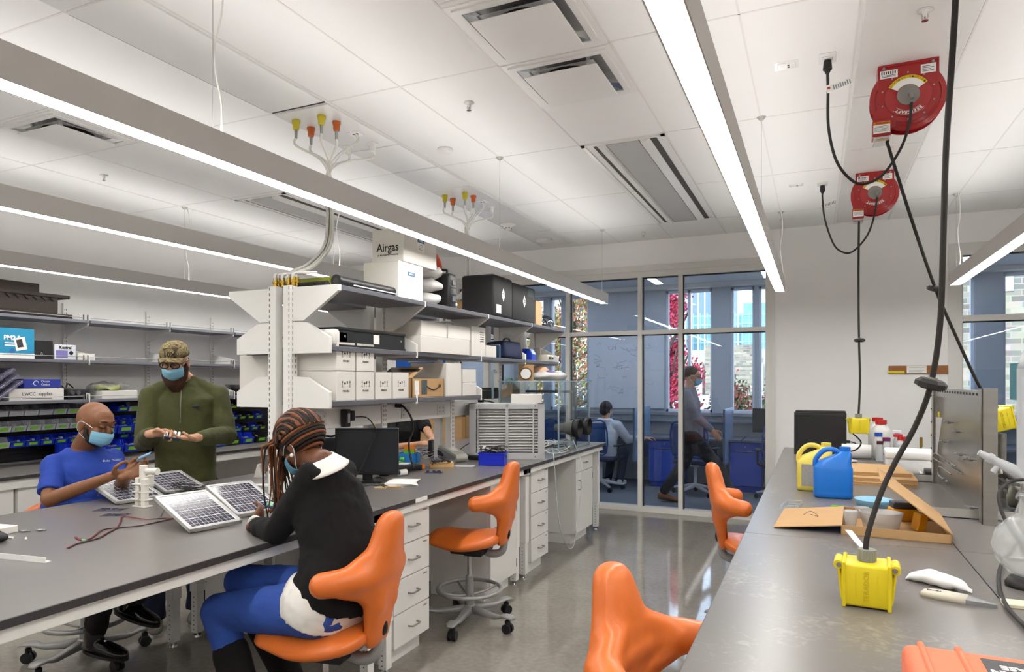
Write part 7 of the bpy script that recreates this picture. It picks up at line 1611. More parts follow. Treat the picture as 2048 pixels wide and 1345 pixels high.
def plug_loop(label, y, plug, pts, tagp):
    t = thing('power_lead', label, 'power lead', plug); L = V(plug); g = G(); g.cyl((0, 0, -.005), (0, 0, -.05), .019, .023, n=14); g.cyl((0, 0, -.05), (0, 0, -.07), .018, .010, n=12); obj('plug', g, BLACK, t)
    g = G(); g.tube([V((0, 0, -.06))]+[p-L for p in pts], .0072, 8, smooth=8); obj('cord', g, CABLE, t)
    g = G(); p = tagp-L; g.xf = MX.Translation(p) @ MX.Rotation(R(-14), 4, 'Y'); g.box(0, .11, -.0005, .0005, -.018, .018); g.box(-.012, .005, -.012, .012, -.018, .018, .002); g.m = 1
    for k in range(8): g.box(.02+.011*k, .026+.011*k, -.0012, -.0006, -.013, .012-.003*(k % 3))
    g.m = 2; g.box(-.008, .006, -.0135, -.0125, -.005, .005); obj('warning_tag', g, [TXW, mat('pale_print'), mat('red_bulb')], t)
plug_loop('black lead looping from the ceiling plug to the nearer red reel', 3.9, (.056, 3.86, ZC-.012), [at(1656, 180, y=3.87), at(1657, 255, y=3.9), at(1672, 320, y=3.93), at(1700, 358, y=3.96), at(1728, 368, y=3.98), at(1765, 350, y=4.0), at(1800, 300, y=4.01), at(1818, 250, y=4.01), at(1823, 205, y=4.01)], at(1658, 178, y=3.86))
plug_loop('black lead looping from the ceiling plug to the farther red reel', 6.2, (.053, 6.317, ZC-.012), [at(1645, 400, y=6.28), at(1650, 440, y=6.2), at(1668, 490, y=6.1), at(1690, 506, y=6.04), at(1710, 500, y=6.02), at(1735, 470, y=6.02), at(1749, 430, y=6.02), at(1754, 395, y=6.03)], at(1645, 412, y=6.3))
for p in ((.056, 3.86), (.053, 6.317)):
    g = G(); g.box(-.04, .04, -.06, .06, -.006, .0, .002); g.box(-.026, .026, -.03, .03, -.012, -.005, .004); solo('ceiling_outlet', 'glossy white ceiling outlet plate of the %s reel plug' % ('nearer' if p[1] < 5 else 'farther'), 'outlet', g, SOCK2, loc=(p[0], p[1], ZC))
# ---------------- clutter toward the far wall ----------------
def bottle(name, label, p, r, h, m, capm, caph=.025, neck=.5, group=None, sq=None):
    t = thing(name, label, 'bottle', p, 0, group); g = G(); g.lathe([(r*.92, 0), (r, .006), (r, h*.68), (r*.9, h*.76), (r*neck, h*.86), (r*neck, h*.9)], n=24, sq=sq); obj('body', g, m, t); g = G(); g.cyl((0, 0, h*.88), (0, 0, h*.88+caph), r*neck*1.18, n=20); obj('cap', g, capm, t); return t
HDPE = mat('white_translucent_plastic', '#dcdcd8', .35); PUR = mat('purple_cap', '#7a2a62', .4); RCAP = mat('red_cap', '#c02a28', .4); BCAP = mat('blue_cap', '#2750b4', .4)
yb = 6.3
def wp(px, y): v = at(px, 880, y=y); return (v.x, y, BH)
bottle('jug_bottle', 'white jug with a big red cap beside the computer', wp(1762, 6.6), .075, .32, HDPE, RCAP, .035, .5)
bottle('jug_bottle', 'second white red-capped jug half hidden behind the first', wp(1755, 6.85), .075, .33, HDPE, RCAP, .035, .5)
bottle('bottle', 'slim white bottle with a blue cap in front of the white jug', wp(1757, 6.35), .036, .22, HDPE, BCAP, .03, .7)
bottle('bottle', 'small clear bottle with a black and red cap', wp(1760, 6.2), .03, .16, FROST, mat('red_black_cap', '#4a1f22', .4), .025, .7)
bottle('bottle', 'clear bottle with a purple cap behind the foam box', wp(1773, 6.2), .035, .19, FROST, PUR, .03, .7)
t = bottle('spray_bottle', 'clear spray bottle with red and blue head', wp(1800, 6.45), .035, .18, FROST, RCAP, .03, .5); g = G(); g.box(-.05, .02, -.012, .012, .185, .21, .004); g.box(.02, .05, -.006, .006, .15, .19, .002); obj('trigger', g, RCAP, t)
t = bottle('spray_bottle', 'spray bottle with a white and blue trigger head', wp(1795, 6.7), .035, .19, FROST, BCAP, .03, .5); g = G(); g.box(-.04, .03, -.01, .01, .20, .225, .004); obj('trigger', g, TXW, t)
for i, px in enumerate((1775, 1793, 1803, 1816, 1822)): bottle('jar', ('first', 'second', 'third', 'fourth', 'last')[i]+' low purple-capped jar behind the foam box, from the left', wp(px, 5.98+.04*(i % 2)), .028, .085, FROST, PUR, .022, .9, 'purple-capped jars')
g = G(); g.cyl((-.13, 0, .06), (.09, .03, .06), .06, n=28); solo('foam_roll', 'white foam roll lying right of the black computer', 'roll', g, mat('white_foam', '#e3e3e2', .8, bump=.6, bscale=40), loc=(.33, 6.35, BH), rot=R(-12))
g = G(); random.seed(6); g.ell((0, 0, .012), (.09, .06, .014), 12); solo('plastic_wrap', 'crumpled clear wrap and black lead end by the foam roll', 'wrap', g, BAGC, loc=(.22, 6.05, BH))
t = thing('foam_box', 'white foam box with lid behind the steel frame', 'box', (.64, 5.62, BH), R(-3)); g = G(); g.box(-.17, .17, -.16, .16, 0, .10, .008, 2); obj('box', g, mat('white_foam'), t); g = G(); g.box(-.18, .18, -.17, .17, .10, .155, .012, 2); obj('lid', g, mat('white_foam'), t)
g = G()
for k in range(3): g.xf = MX.Rotation(R(k*6), 4, 'Z'); g.box(-.12, .12, -.16, .16, .003*k, .003*k+.002)
solo('papers', 'white papers under the foam box toward the steel frame', 'paper', g, PAPER, loc=(.84, 5.45, BH))
g = G(); g.box(-.04, .04, -.04, .04, 0, .12, .004); g.m = 1; g.box(-.035, .035, -.0412, -.04, .06, .1); solo('small_carton', 'small white carton with yellow and magenta print behind the steel frame', 'box', g, [PAPER, mat('magenta_print', '#d1579c', .6)], loc=(.93, 5.75, BH))
t = thing('burner_stand', 'small brass and steel stand behind the foam box', 'stand', wp(1842, 6.3)); g = G(); g.cyl((0, 0, 0), (0, 0, .012), .05, n=24); g.cyl((0, 0, .01), (0, 0, .17), .006); g.cyl((0, 0, .12), (0, 0, .2), .011); obj('stand', g, BRASS, t)
g = G(); g.cyl((-.04, 0, .03), (.03, 0, .03), .03, n=20); g.cyl((.03, 0, .03), (.045, 0, .03), .022, n=16); solo('black_motor', 'black cylindrical plug at the left of the steel frame', 'plug', g, BLACK, loc=tuple(rb(1862, 955)))
g = G(); g.tube([rb(1850, 950, BH+.03), rb(1835, 950, BH+.02), rb(1815, 955, BH+.01), rb(1790, 960, BH+.01)], .006, 8, smooth=6); solo('lead', 'dark lead running left from the black plug', 'cord', g, CABLE)
g = G(); g.tube([rb(1868, 925, BH+.06), rb(1842, 922, BH+.07), rb(1836, 935, BH+.04), rb(1850, 955, BH+.01), rb(1880, 962, BH+.008)], .005, 8, smooth=6); solo('white_tube', 'white looped tube by the black plug', 'tube', g, SILW)
# ---------------- steel test frame ----------------
SS = mat('brushed_stainless', '#a5a39d', .28, .85, var=.12, scale=3, stretch=(1, 1, 14), bump=.05, bscale=80)
t = thing('test_frame', 'tall stainless steel plate with pipe fittings on an aluminium angle frame', 'steel frame', (.72, 4.37, BH)); TF = t; g = G(); L = V(t.location)
g.box(-.003, .003, -.54, .54, .0, .61); obj('plate', g, SS, t)
for y, nm in ((-.55, 'near'), (.52, 'far')): g = G(); g.box(-.03, .03, y, y+.03 if nm == 'far' else y+.01, 0, .62, .001); g.box(-.03 if nm == 'near' else -.036, -.026, y, y+.05, 0, .62); obj('post', g, SS, t)
g = G(); g.box(-.02, .004, -.5, .52, .555, .61); g.m = 1
for k in range(15): g.box(-.021, -.0198, -.44+k*.062, -.41+k*.062, .585, .597)
obj('slotted_rail', g, [SS, DGAP], t)
g = G()
for x0, x1, y0, y1 in ((-.27, .5, -.57, -.565), (-.27, .5, .70, .705)): g.box(x0, x1, y0, y1, 0, .045); g.box(x0, x1, y0, y0+.04, 0, .004)
g.box(-.275, -.27, -.57, .705, 0, .045); g.box(-.275, -.235, -.57, .705, 0, .004); g.box(.5, .505, -.57, .705, 0, .045); obj('base_angle', g, mat('bright_aluminium', '#cdccc8', .3, .6), t)
g = G()
def pipe(pts): g.tube([(-.01-p[0], p[1], p[2]) for p in pts], .004, 8, smooth=5)
pipe([(.03, -.1, .2), (.03, .25, .205), (.03, .42, .205), (.035, .46, .185), (.03, .42, .165), (.0, -.1, .16)]); pipe([(.03, .0, .14), (.03, .28, .14), (.03, .33, .12), (.03, .33, .085), (.03, .2, .08)])
for y, z in ((.05, .2), (.15, .2), (-.02, .19), (.1, .08), (.2, .08), (.28, .08)): g.cyl((-.04, y-.018, z), (-.04, y+.018, z), .008, n=6)
for y, z in ((-.1, .385), (-.15, .27), (.22, .30), (.12, .42), (-.35, .27), (-.38, .04)):
    g.cyl((-.004, y, z), (-.055, y+.01, z+.004), .005, n=8); g.cyl((-.02, y, z), (-.036, y, z), .010, n=6); g.cyl((-.05, y-.03, z+.008), (-.05, y+.035, z-.004), .005, n=8)
obj('fittings', g, STEEL, t)
g = G()
for k in range(7): g.cyl((-.037, .56, .05+.085*k), (-.041, .56, .05+.085*k), .006, n=8)
obj('bolts', g, GREYTX, t)
for c in TF.children:
    if not c.name.startswith('base_angle'): c.scale = (1, 1.27, 1)
g = G(); g.sheet(lambda u, v: (-.045-.02*math.sin(u*3+v), .33+.16*(u-.5)+.06*v, .44-.22*v), 6, 10, 0); g.m = 1; g.box(-.05, -.044, .34, .37, .40, .47); solo('sample_bag', 'clear sample bag with a yellow strip hung on the steel plate', 'bag', g, [FROST, YELLOW], loc=tuple(L))
g = G(); random.seed(2)
for k in range(9): x = .12+.04*(k % 3); z = .05+.05*(k//3); g.cyl((x, -.4, z), (x+.02, .3, z+.02), .008, n=8); g.cyl((x, -.35+.07*k, z-.01), (x, -.31+.07*k, z+.03), .02, n=8)
g.cyl((.2, -.2, 0), (.2, -.2, .3), .03); g.cyl((.32, 0, 0), (.32, 0, .25), .045); g.cyl((.15, .2, 0), (.15, .2, .36), .02); solo('pipework', 'tangle of steel pipes and valves behind the steel plate', 'pipework', g, mat('dull_steel', '#8f8d88', .4, .7, var=.2, scale=30), loc=(.80, 4.35, BH))
g = G(); g.cyl((0, -.12, .06), (0, .12, .06), .055, n=24); g.m = 1; g.cyl((0, -.14, .06), (0, -.12, .06), .06, n=24); g.m = 0; g.box(-.06, .06, -.05, .05, 0, .03); solo('pump_motor', 'grey ribbed motor behind the steel plate at the right edge', 'motor', g, [mat('motor_grey', '#8b897c', .5), BLACK], loc=(1.02, 4.15, BH), rot=R(60))
g = G(); g.box(-.1, .1, -.06, .06, 0, .05, .004); solo('blue_box', 'dark blue box under the pipes at the right edge', 'box', g, mat('deep_blue', '#23409a', .5), loc=(1.1, 3.95, BH))
# cork strip
t = thing('cork_strip', 'brown cork strip with a white note pinned on the far wall', 'notice strip', tuple(at(1836, 740, y=7.985))); w = (at(1896, 740, y=7.985).x-at(1777, 740, y=7.985).x)/2; g = G(); g.box(-w, w, 0, .012, -.042, .042); obj('cork', g, mat('cork', '#99683f', .9, var=.2, scale=60), t); g = G(); g.box(-.07*0-.1, .075, -.002, -.0005, -.035, .04); obj('note', g, PAPER, t); g = G(); g.box(-.27, -.12, -.002, -.0005, -.036, -.012); obj('yellow_strip', g, YELLOW, t)
g = G()
for k in range(4): g.box(-.08, .055-.02*(k % 2), -.003, -.002, .02-k*.014, .023-k*.014)
obj('print', g, mat('pale_print'), t)
# ---------------- teal instrument on its own table ----------------
TEAL = mat('teal_enamel', '#2f7c88', .45, var=.03)
t = thing('side_table', 'white table under the teal instrument at far right', 'table', (1.95, 6.1, 0)); g = G(); g.box(-.45, .5, -.7, .9, .80, .84, .002); obj('top', g, WHITE, t)
for x in (-.4, .45):
    for y in (-.65, .85): g = G(); g.box(x-.025, x+.025, y-.025, y+.025, 0, .80); obj('leg', g, WHITE, t)
p = at(1933, 800, y=6.3); t = thing('teal_instrument', 'large teal laboratory instrument with vent slots behind the steel frame', 'instrument', (1.95, 6.2, .84)); g = G(); g.box(-.45, .45, -.35, .4, 0, .52, .01, 2); obj('lower_cabinet', g, TEAL, t); g = G(); g.box(-.46, .46, -.37, .42, .52, .575, .008, 2); obj('white_deck', g, WHITE, t)
g = G(); g.prism([(-.50, .575), (.12, .575), (.06, .86), (-.50, .87)], 'y', .1, .5); obj('upper_housing', g, TEAL, t); g = G()
for k in range(16): g.box(-.3+k*.022, -.288+k*.022, .0985, .1, .66, .69)
for k in range(10): g.box(-.1+k*.022, -.088+k*.022, .0985, .1, .60, .62)
for k in range(8): g.box(-.2+k*.04, -.185+k*.04, -.3515, -.35, .05, .13)
obj('vent_slots', g, BLACK, t); g = G(); g.box(-.49, -.38, .096, .1, .72, .84, .003); obj('control_panel', g, mat('teal_pale', '#7fb0b4', .4), t); g = G(); random.seed(1)
for k in range(8): g.cb((-.05+.03*k, -.1, .585+.01*(k % 2)), (.04, .06, .025), .004)
obj('black_parts', g, BLACK, t)
g = G(); g.ell((0, 0, .02), (.06, .04, .025), 14); solo('red_knob', 'red rounded handle behind the top of the steel frame', 'handle', g, RCAP, loc=(1.62, 6.0, 1.415))
# ---------------- right foreground ----------------
t = thing('tool_case', 'orange plastic tool case with ribs and a black label, bottom right corner', 'case', (.46, 1.40, BH)); g = G(); g.box(-.30, .34, -.26, .20, .0, .118, .02, 3); obj('shell', g, mat('salmon_orange_plastic', '#ef7a55', .55, bump=.3, bscale=400), t)
g = G()
for x in (-.265, -.20): g.box(x-.006, x+.006, -.25, .2015, .03, .1225, .003)
g.box(-.312, -.298, -.2, .15, .03, .07, .006, 2); obj('rib', g, mat('salmon_orange_plastic'), t); g = G(); g.box(-.17, -.005, .05, .16, .1182, .1192); obj('label', g, BLACK, t)
text('PELICAN\nCASE', .026, TXW, t, (-.115, .108, .1198), (0, 0, R(180)), bold=.0006); g = G(); g.cyl((-.045, .10, .1192), (-.045, .10, .12), .018, n=16); obj('sticker', g, YELLOW, t)
g = G()
def bag(u, v): a = u*2*math.pi; r = .030*(math.sin(math.pi*min(1, v*1.05))**.6)+.006; return (-.12+.26*v, r*1.5*math.cos(a)+.02*math.sin(v*5), max(.001, r*.9+r*.9*math.sin(a)+.008*noise.noise(V((u*3, v*7, 2)))+.01*math.sin(v*9)*v))
g.sheet(bag, 24, 20); solo('white_bag', 'crumpled white plastic bag on the right bench', 'bag', g, mat('white_plastic_film', '#e8e8e8', .35, bump=.4, bscale=12), loc=tuple(rb(1872, 1172)), rot=R(-22)).scale = (.72,)*3
t = thing('handheld_device', 'broken beige handheld device with torn edge on the right bench', 'device', tuple(rb(1915, 1203)), R(-18)); t.scale = (.8,)*3; g = G(); g.loft([[(x, y*w_, z) for y, z in ((-1, .0), (1, 0), (1, h_*.7), (.8, h_), (-.8, h_), (-1, h_*.7))] for x, w_, h_ in ((-.12, .012, .010), (-.11, .03, .02), (-.06, .04, .024), (.03, .034, .024))]); obj('shell', g, mat('beige_shell', '#c9c4b4', .5), t); g = G(); g.loft([[(x, y*w_, z) for y, z in ((-1, .0), (1, 0), (1, h_), (-1, h_))] for x, w_, h_ in ((.025, .033, .018), (.06, .025, .017), (.12, .003, .012))], sm=False); obj('inner_part', g, mat('mid_grey_plastic'), t); text('SQUIRE', .014, GREYTX, t, (-.075, .0, .0245), (0, 0, R(180)))
GLS = mat('lab_glass', '#eef2f4', .03, alpha=.28, coat=1.0)
t = thing('round_flask', 'large round clear flask cut by the right edge of the picture', 'flask', (.615, 2.62, BH+.03)); g = G(); g.lathe([(0, 0), (.05, .012), (.085, .05), (.098, .10), (.085, .15), (.05, .188), (.025, .205), (.022, .26), (.028, .262)], n=40); obj('bulb', g, mat('flask_glass', '#d5d9da', .12, alpha=.38), t)
g = G(); g.lathe([(.06, -.03), (.062, -.02), (.05, .0), (.045, .0)], n=24); obj('ring', g, CABLE, t)
t = thing('condenser', 'clear ribbed glass condenser column at the right edge', 'glassware', (.80, 3.02, BH)); q0 = V(t.location); g = G(); c = at(2052, 880, y=3.02)-q0; g.cyl((c.x, 0, .28), (c.x, 0, .70), .028, n=24); g.tube([(c.x+.024*math.cos(k*.8), .024*math.sin(k*.8), .30+k*.0085) for k in range(46)], .004, 6); g.lathe([(.028, .70), (.02, .73), (.012, .76), (.0, .765)], (c.x, 0, 0), 20); obj('column', g, FROST, t)
g = G(); a0 = at(1957, 905, y=3.02)-q0; a1 = at(2045, 950, y=3.02)-q0; g.cyl(a0, a0.lerp(a1, .25), .011, .014, n=16); g.cyl(a0.lerp(a1, .22), a0.lerp(a1, .32), .019, n=16); g.cyl(a0.lerp(a1, .3), a1, .014, .024, n=16); b0 = at(1985, 945, y=3.02)-q0; g.cyl(a0.lerp(a1, .5), b0, .009, .010, n=14); obj('side_arm', g, FROST, t)
g = G(); g.cyl((c.x, .05, 0), (c.x, .05, .62), .006, n=10); g.box(c.x-.08, c.x+.08, -.03, .12, 0, .012, .002); g.cyl((c.x, .05, .3), (c.x, .0, .3), .006); obj('stand', g, STEEL, t)
g = G(); g.tube([at(2048, 960, y=2.9), at(2020, 905+60, y=2.9), at(1998, 990, y=2.85), at(2010, 1040, y=2.8), at(2048, 1100, y=2.75)], .006, 8, smooth=8); solo('dark_hose', 'dark hose curving down beside the condenser', 'hose', g, CABLE)
g = G(); g.tube([tuple(rb(2060, 1262, BH+.01)), tuple(rb(2015, 1215, BH+.01)), tuple(rb(1998, 1170, BH+.01)), tuple(rb(2003, 1130, BH+.02)), tuple(rb(2030, 1090, BH+.02))], .006, 8, smooth=8); solo('dark_hose', 'dark cord curving over the bench below the round flask', 'hose', g, CABLE)
g = G(); g.cyl(at(2020, 1058, y=3.0), at(2050, 985, y=3.0), .007); g.cyl(at(2035, 990, y=3.0), at(2060, 1000, y=3.0), .016); solo('clamp_rod', 'grey clamp rod slanting behind the round flask', 'clamp', g, STEEL)
g = G(); g.box(-.05, .06, -.03, .03, 0, .012, .002); solo('cream_block', 'cream flat block at the right edge of the bench', 'block', g, mat('cream', '#d9d3bd', .6), loc=tuple(rb(2046, 1215)))
# ---------------- study room ----------------
DESK = mat('study_desk_grey', '#5d6270', .4); SBLUE = mat('study_cabinet_blue', '#2a52c0', .45); DIV = mat('frosted_blue_screen', '#9dbfe0', .3, alpha=.75)
def desk(label, x0, x1, y0=9.86, y1=10.58): g = G(); c = (x0+x1)/2; g.box(x0-c, x1-c, -(y1-y0)/2, (y1-y0)/2, -.03, 0, .002); return solo('desk', label, 'desk', g, DESK, loc=(c, (y0+y1)/2, .74))
desk('grey desk top along the windows behind the walking person', -2.33, -.95); desk('grey desk top at the right end of the study room', -.93, .9); desk('grey desk top under the whiteboard where the hoodie person sits', -3.95, -2.45); desk('grey desk top seen through the right window', .95, 3.4)
def scab(label, x0, x1, y=9.93):
    t = thing('cabinet', label, 'cabinet', ((x0+x1)/2, y+.3, 0), 0, 'blue cabinets in the study room'); w = (x1-x0)/2; g = G(); g.box(-w, w, -.28, .3, .08, .705); g.box(-w+.02, w-.02, -.25, .3, 0, .08); obj('body', g, SBLUE, t); g = G(); g.box(-w+.003, w-.003, -.3, -.28, .09, .56, .002); obj('door', g, SBLUE, t); g = G(); g.box(-w+.003, w-.003, -.3, -.28, .566, .70, .002); dr = obj('drawer', g, SBLUE, t); g = G(); g.cyl((0, -.3, .64), (0, -.305, .64), .012, n=16); obj('lock', g, STEEL, dr); g = G(); g.cyl((-w*.6, -.31, .575), (w*.6, -.31, .575), .004, n=8); obj('handle', g, STEEL, t); return t
c0 = at(1296, 900, y=9.9).x; scab('blue cabinet left of the walking person', c0, c0+.46); c1 = at(1459, 900, y=9.9).x; scab('blue cabinet nearest the right end of the glass screen', c1, c1+.42); scab('blue cabinet beside the hoodie person', -3.9, -3.45)
def divider(label, x, y0=9.45, y1=10.45, z0=.42, z1=1.18): g = G(); g.box(-.012, .012, -(y1-y0)/2, (y1-y0)/2, z0, z1, .002); g.m = 1; g.box(-.014, .014, -(y1-y0)/2-.012, -(y1-y0)/2, z0, z1); return solo('desk_divider', label, 'divider', g, [DIV, mat('divider_edge', '#56657c', .4)], loc=(x, (y0+y1)/2, 0), group='frosted blue desk dividers')
divider('frosted blue divider between whiteboard desk and window desk', -2.36); divider('frosted blue divider right of the walking person', at(1448, 800, y=9.45).x)
g = G(); g.box(-.62, .62, -.015, 0, -.62, .62, .003); wb = solo('whiteboard', 'whiteboard with faint handwritten diagrams in the study room', 'whiteboard', g, mat('whiteboard_gloss', '#c9ced4', .2), loc=(-2.78, 10.585, 1.75)); g = G(); random.seed(77)
for k in range(26):
    x, z = random.uniform(-.5, .45), random.uniform(-.45, .45); n = random.choice((3, 4, 6)); g.tube([(x+random.uniform(-.09, .09), -.0155, z+random.uniform(-.05, .05)) for _ in range(n)], .0016, 4, smooth=random.choice((0, 3)))
obj('marker_lines', g, mat('grey_marker', '#5c6270', .7), wb)
p = HOODIE_PEL; g_ = task_chair('blue mesh task chair of the person in the pale hoodie', (p.x-.02, p.y-.04, 0), R(76))
task_chair('blue mesh task chair behind the walking person', (at(1392, 900, y=9.55).x, 9.5, 0), R(80)); task_chair('blue mesh task chair at the right end of the study room', (-.42, 9.6, 0), R(100))
task_chair('blue mesh task chair behind the acrylic chamber', (-3.6, 9.4, 0), R(85))
LS = lamp_mat('study_lamp_lens', '#dfeaff', 40.0)
def slamp(label, x, y, L): t = thing('ceiling_lamp', label, 'lamp', (x, y, SZ), 0, 'study room ceiling lamps'); g = G(); g.box(-.06, .06, -L, L, -.05, 0); obj('housing', g, HOUSE, t); g = G(); g.box(-.05, .05, -L+.02, L-.02, -.055, -.0505); obj('lens', g, LS, t)
for x, w in ((-3.6, 'left'), (-2.1, 'middle'), (-.6, 'right'), (1.6, 'far right')): slamp('narrow ceiling lamp in the %s part of the study room' % w, x, 9.2, .75)
g = G(); g.lathe([(.09, 0), (.09, -.02), (.06, -.05), (.05, -.07), (0, -.07)], n=24); solo('sprinkler_head', 'dome sensor on the study ceiling near the right jamb', 'sensor', g, COLG, loc=(at(1520, 545, y=9.0).x, 9.0, SZ))
g = G(); g.box(-.27, .27, -.02, .02, .0, .34, .005); g.box(-.05, .05, .0, .05, -.1, .1); g.box(-.12, .12, -.08, .1, -.1, -.09); solo('monitor', 'black monitor on the study desk at the far right of the glass screen', 'monitor', g, BLACK, loc=(at(1546, 820, y=10.1).x, 10.1, .84))
# ---------------- outside ----------------
GZ = -2.2
g = G(); g.box(-90, 90, 11.2, 160, GZ-.2, GZ); struct('floor_outside', g, mat('paving', '#b3ada2', .9, var=.1, scale=.5))
def brickmat(name, c1, c2, cm, sx, sy, ax='x'):
    m = bpy.data.materials.new(name); m.use_nodes = True; n = m.node_tree.nodes; l = m.node_tree.links; b = n['Principled BSDF']; b.inputs['Roughness'].default_value = .85
    t = n.new('ShaderNodeTexCoord'); s = n.new('ShaderNodeSeparateXYZ'); c = n.new('ShaderNodeCombineXYZ'); k = n.new('ShaderNodeTexBrick'); l.new(t.outputs['Object'], s.inputs[0]); a = n.new('ShaderNodeMath'); l.new(s.outputs['X'], a.inputs[0]); l.new(s.outputs['Y'], a.inputs[1]); l.new(a.outputs[0], c.inputs['X']); l.new(s.outputs['Z'], c.inputs['Y']); l.new(c.outputs[0], k.inputs['Vector'])
    k.inputs['Color1'].default_value = C(c1); k.inputs['Color2'].default_value = C(c2); k.inputs['Mortar'].default_value = C(cm); k.inputs['Scale'].default_value = 1; k.inputs['Brick Width'].default_value = sx; k.inputs['Row Height'].default_value = sy; k.inputs['Mortar Size'].default_value = .012; k.inputs['Bias'].default_value = .0
    nz = n.new('ShaderNodeTexNoise'); nz.inputs['Scale'].default_value = 5; l.new(c.outputs[0], nz.inputs['Vector']); mx = n.new('ShaderNodeMix'); mx.data_type = 'RGBA'; mx.blend_type = 'MULTIPLY'; mx.inputs['Factor'].default_value = .35; l.new(k.outputs['Color'], mx.inputs['A']); l.new(nz.outputs['Color'], mx.inputs['B']); l.new(mx.outputs['Result'], b.inputs['Base Color']); return m
STONE = brickmat('rubble_stone', '#b9ab93', '#6f6a60', '#a89f8e', .42, .14)
LIME_ = mat('pale_limestone', '#b3ac9c', .8, var=.05, scale=2); TGL = mat('teal_facade_glass', '#79a9b0', .15, .3, var=.15, scale=1.2); DGL = mat('dark_window_glass', '#4a5a68', .15, .2)
def X(px, y, py=700): return at(px, py, y=y).x
def Zt(px, py, y): return at(px, py, y=y).z
# fin building
Y = 46
t = thing('campus_building', 'pale building with white fins, dark windows and stone piers outside', 'building', (X(1450, Y), Y, GZ)); L = V(t.location); xa, xb = X(1290, Y)-L.x, X(1560, Y)-L.x; zt = Zt(1450, 700, Y)-GZ
g = G(); g.box(xa, xb, 0, 12, 0, zt); obj('wall', g, LIME_, t)
x = xa; k = 0
while x < xb:
    g = G(); g.prism([(x, 1.2), (x+.16, 1.2), (x+.16, zt-.9), (x, zt-.9)], 'y', -.55, 0); obj('fin', g, TXW, t); g = G()
    for z0 in (1.3, 3.4, 5.2):
        if z0+1.2 < zt: g.box(x+.28, x+.95, -.03, .02, z0, z0+1.3)
    obj('window', g, DGL, t); x += 1.25; k += 1
for a, b in ((1415, 1427), (1472, 1509)): g = G(); g.box(X(a, Y)-L.x, X(b, Y)-L.x, -1.0, 0, 0, zt+.25); obj('stone_pier', g, STONE, t)
# teal glass tower
Y = 80
t = thing('glass_building', 'teal glazed tower rising behind the stone piers', 'building', (X(1450, Y), Y, GZ)); L = V(t.location); zt = Zt(1460, 612, Y)-GZ; zl = Zt(1460, 628, Y)-GZ
g = G(); g.box(X(1340, Y)-L.x, X(1490, Y)-L.x, 0, 15, 0, zl); g.box(X(1490, Y)-L.x, X(1620, Y)-L.x, -2, 15, 0, zt); obj('glazed_wall', g, TGL, t); g = G()
for z in range(1, int(zt), 1): g.box(X(1340, Y)-L.x, X(1620, Y)-L.x, -2.08 if z > 0 else 0, -2.0, z, z+.12)
obj('floor_bands', g, mat('pale_teal_band', '#a3bcc2', .4), t); g = G()
for k in range(60): xx = X(1340, Y)-L.x+k*.75; g.box(xx, xx+.08, -2.1, -2.0, 0, zl)
obj('mullions', g, mat('pale_teal_band'), t)
g = G(); g.box(X(1365, 95)-L.x, X(1462, 95)-L.x, 14, 24, 0, Zt(1400, 570, 95)-GZ+0); obj('rear_block', g, mat('slate_panel', '#6f8294', .6), t)
# second white building on the left behind the orange tree
Y = 60
t = thing('office_building', 'white office building with window bands behind the orange tree', 'building', (X(1180, Y), Y, GZ)); L = V(t.location); g = G(); g.box(X(1120, Y)-L.x, X(1260, Y)-L.x, 0, 14, 0, 14); obj('wall', g, LIME_, t)
for k in range(6): g = G(); g.box(X(1122, Y)-L.x, X(1258, Y)-L.x, -.05, 0, 1.5+k*2.2, 2.7+k*2.2); obj('window_band', g, DGL, t); 
for k in range(30): g = G(); xx = X(1122, Y)-L.x+k*.55; g.box(xx, xx+.1, -.12, -.05, 0, 14); obj('mullion', g, TXW, t)
# stone building at right
Y = 19
t = thing('stone_building', 'rough stone building seen through the right window, lit above and shaded below', 'building', (X(2000, Y), Y, GZ)); L = V(t.location); g = G(); g.box(X(1850, Y)-L.x, X(2250, Y)-L.x, 0, 6, 0, 12); obj('wall', g, STONE, t)
for a, b, c_, d_ in ((2006, 2026, 545, 583), (1999, 2010, 660, 690)): g = G(); g.box(X(a, Y)-L.x, X(b, Y)-L.x, -.04, .02, Zt(a, d_, Y)-GZ, Zt(a, c_, Y)-GZ); obj('window', g, mat('sky_lit_window', '#c9dfee', .15), t)
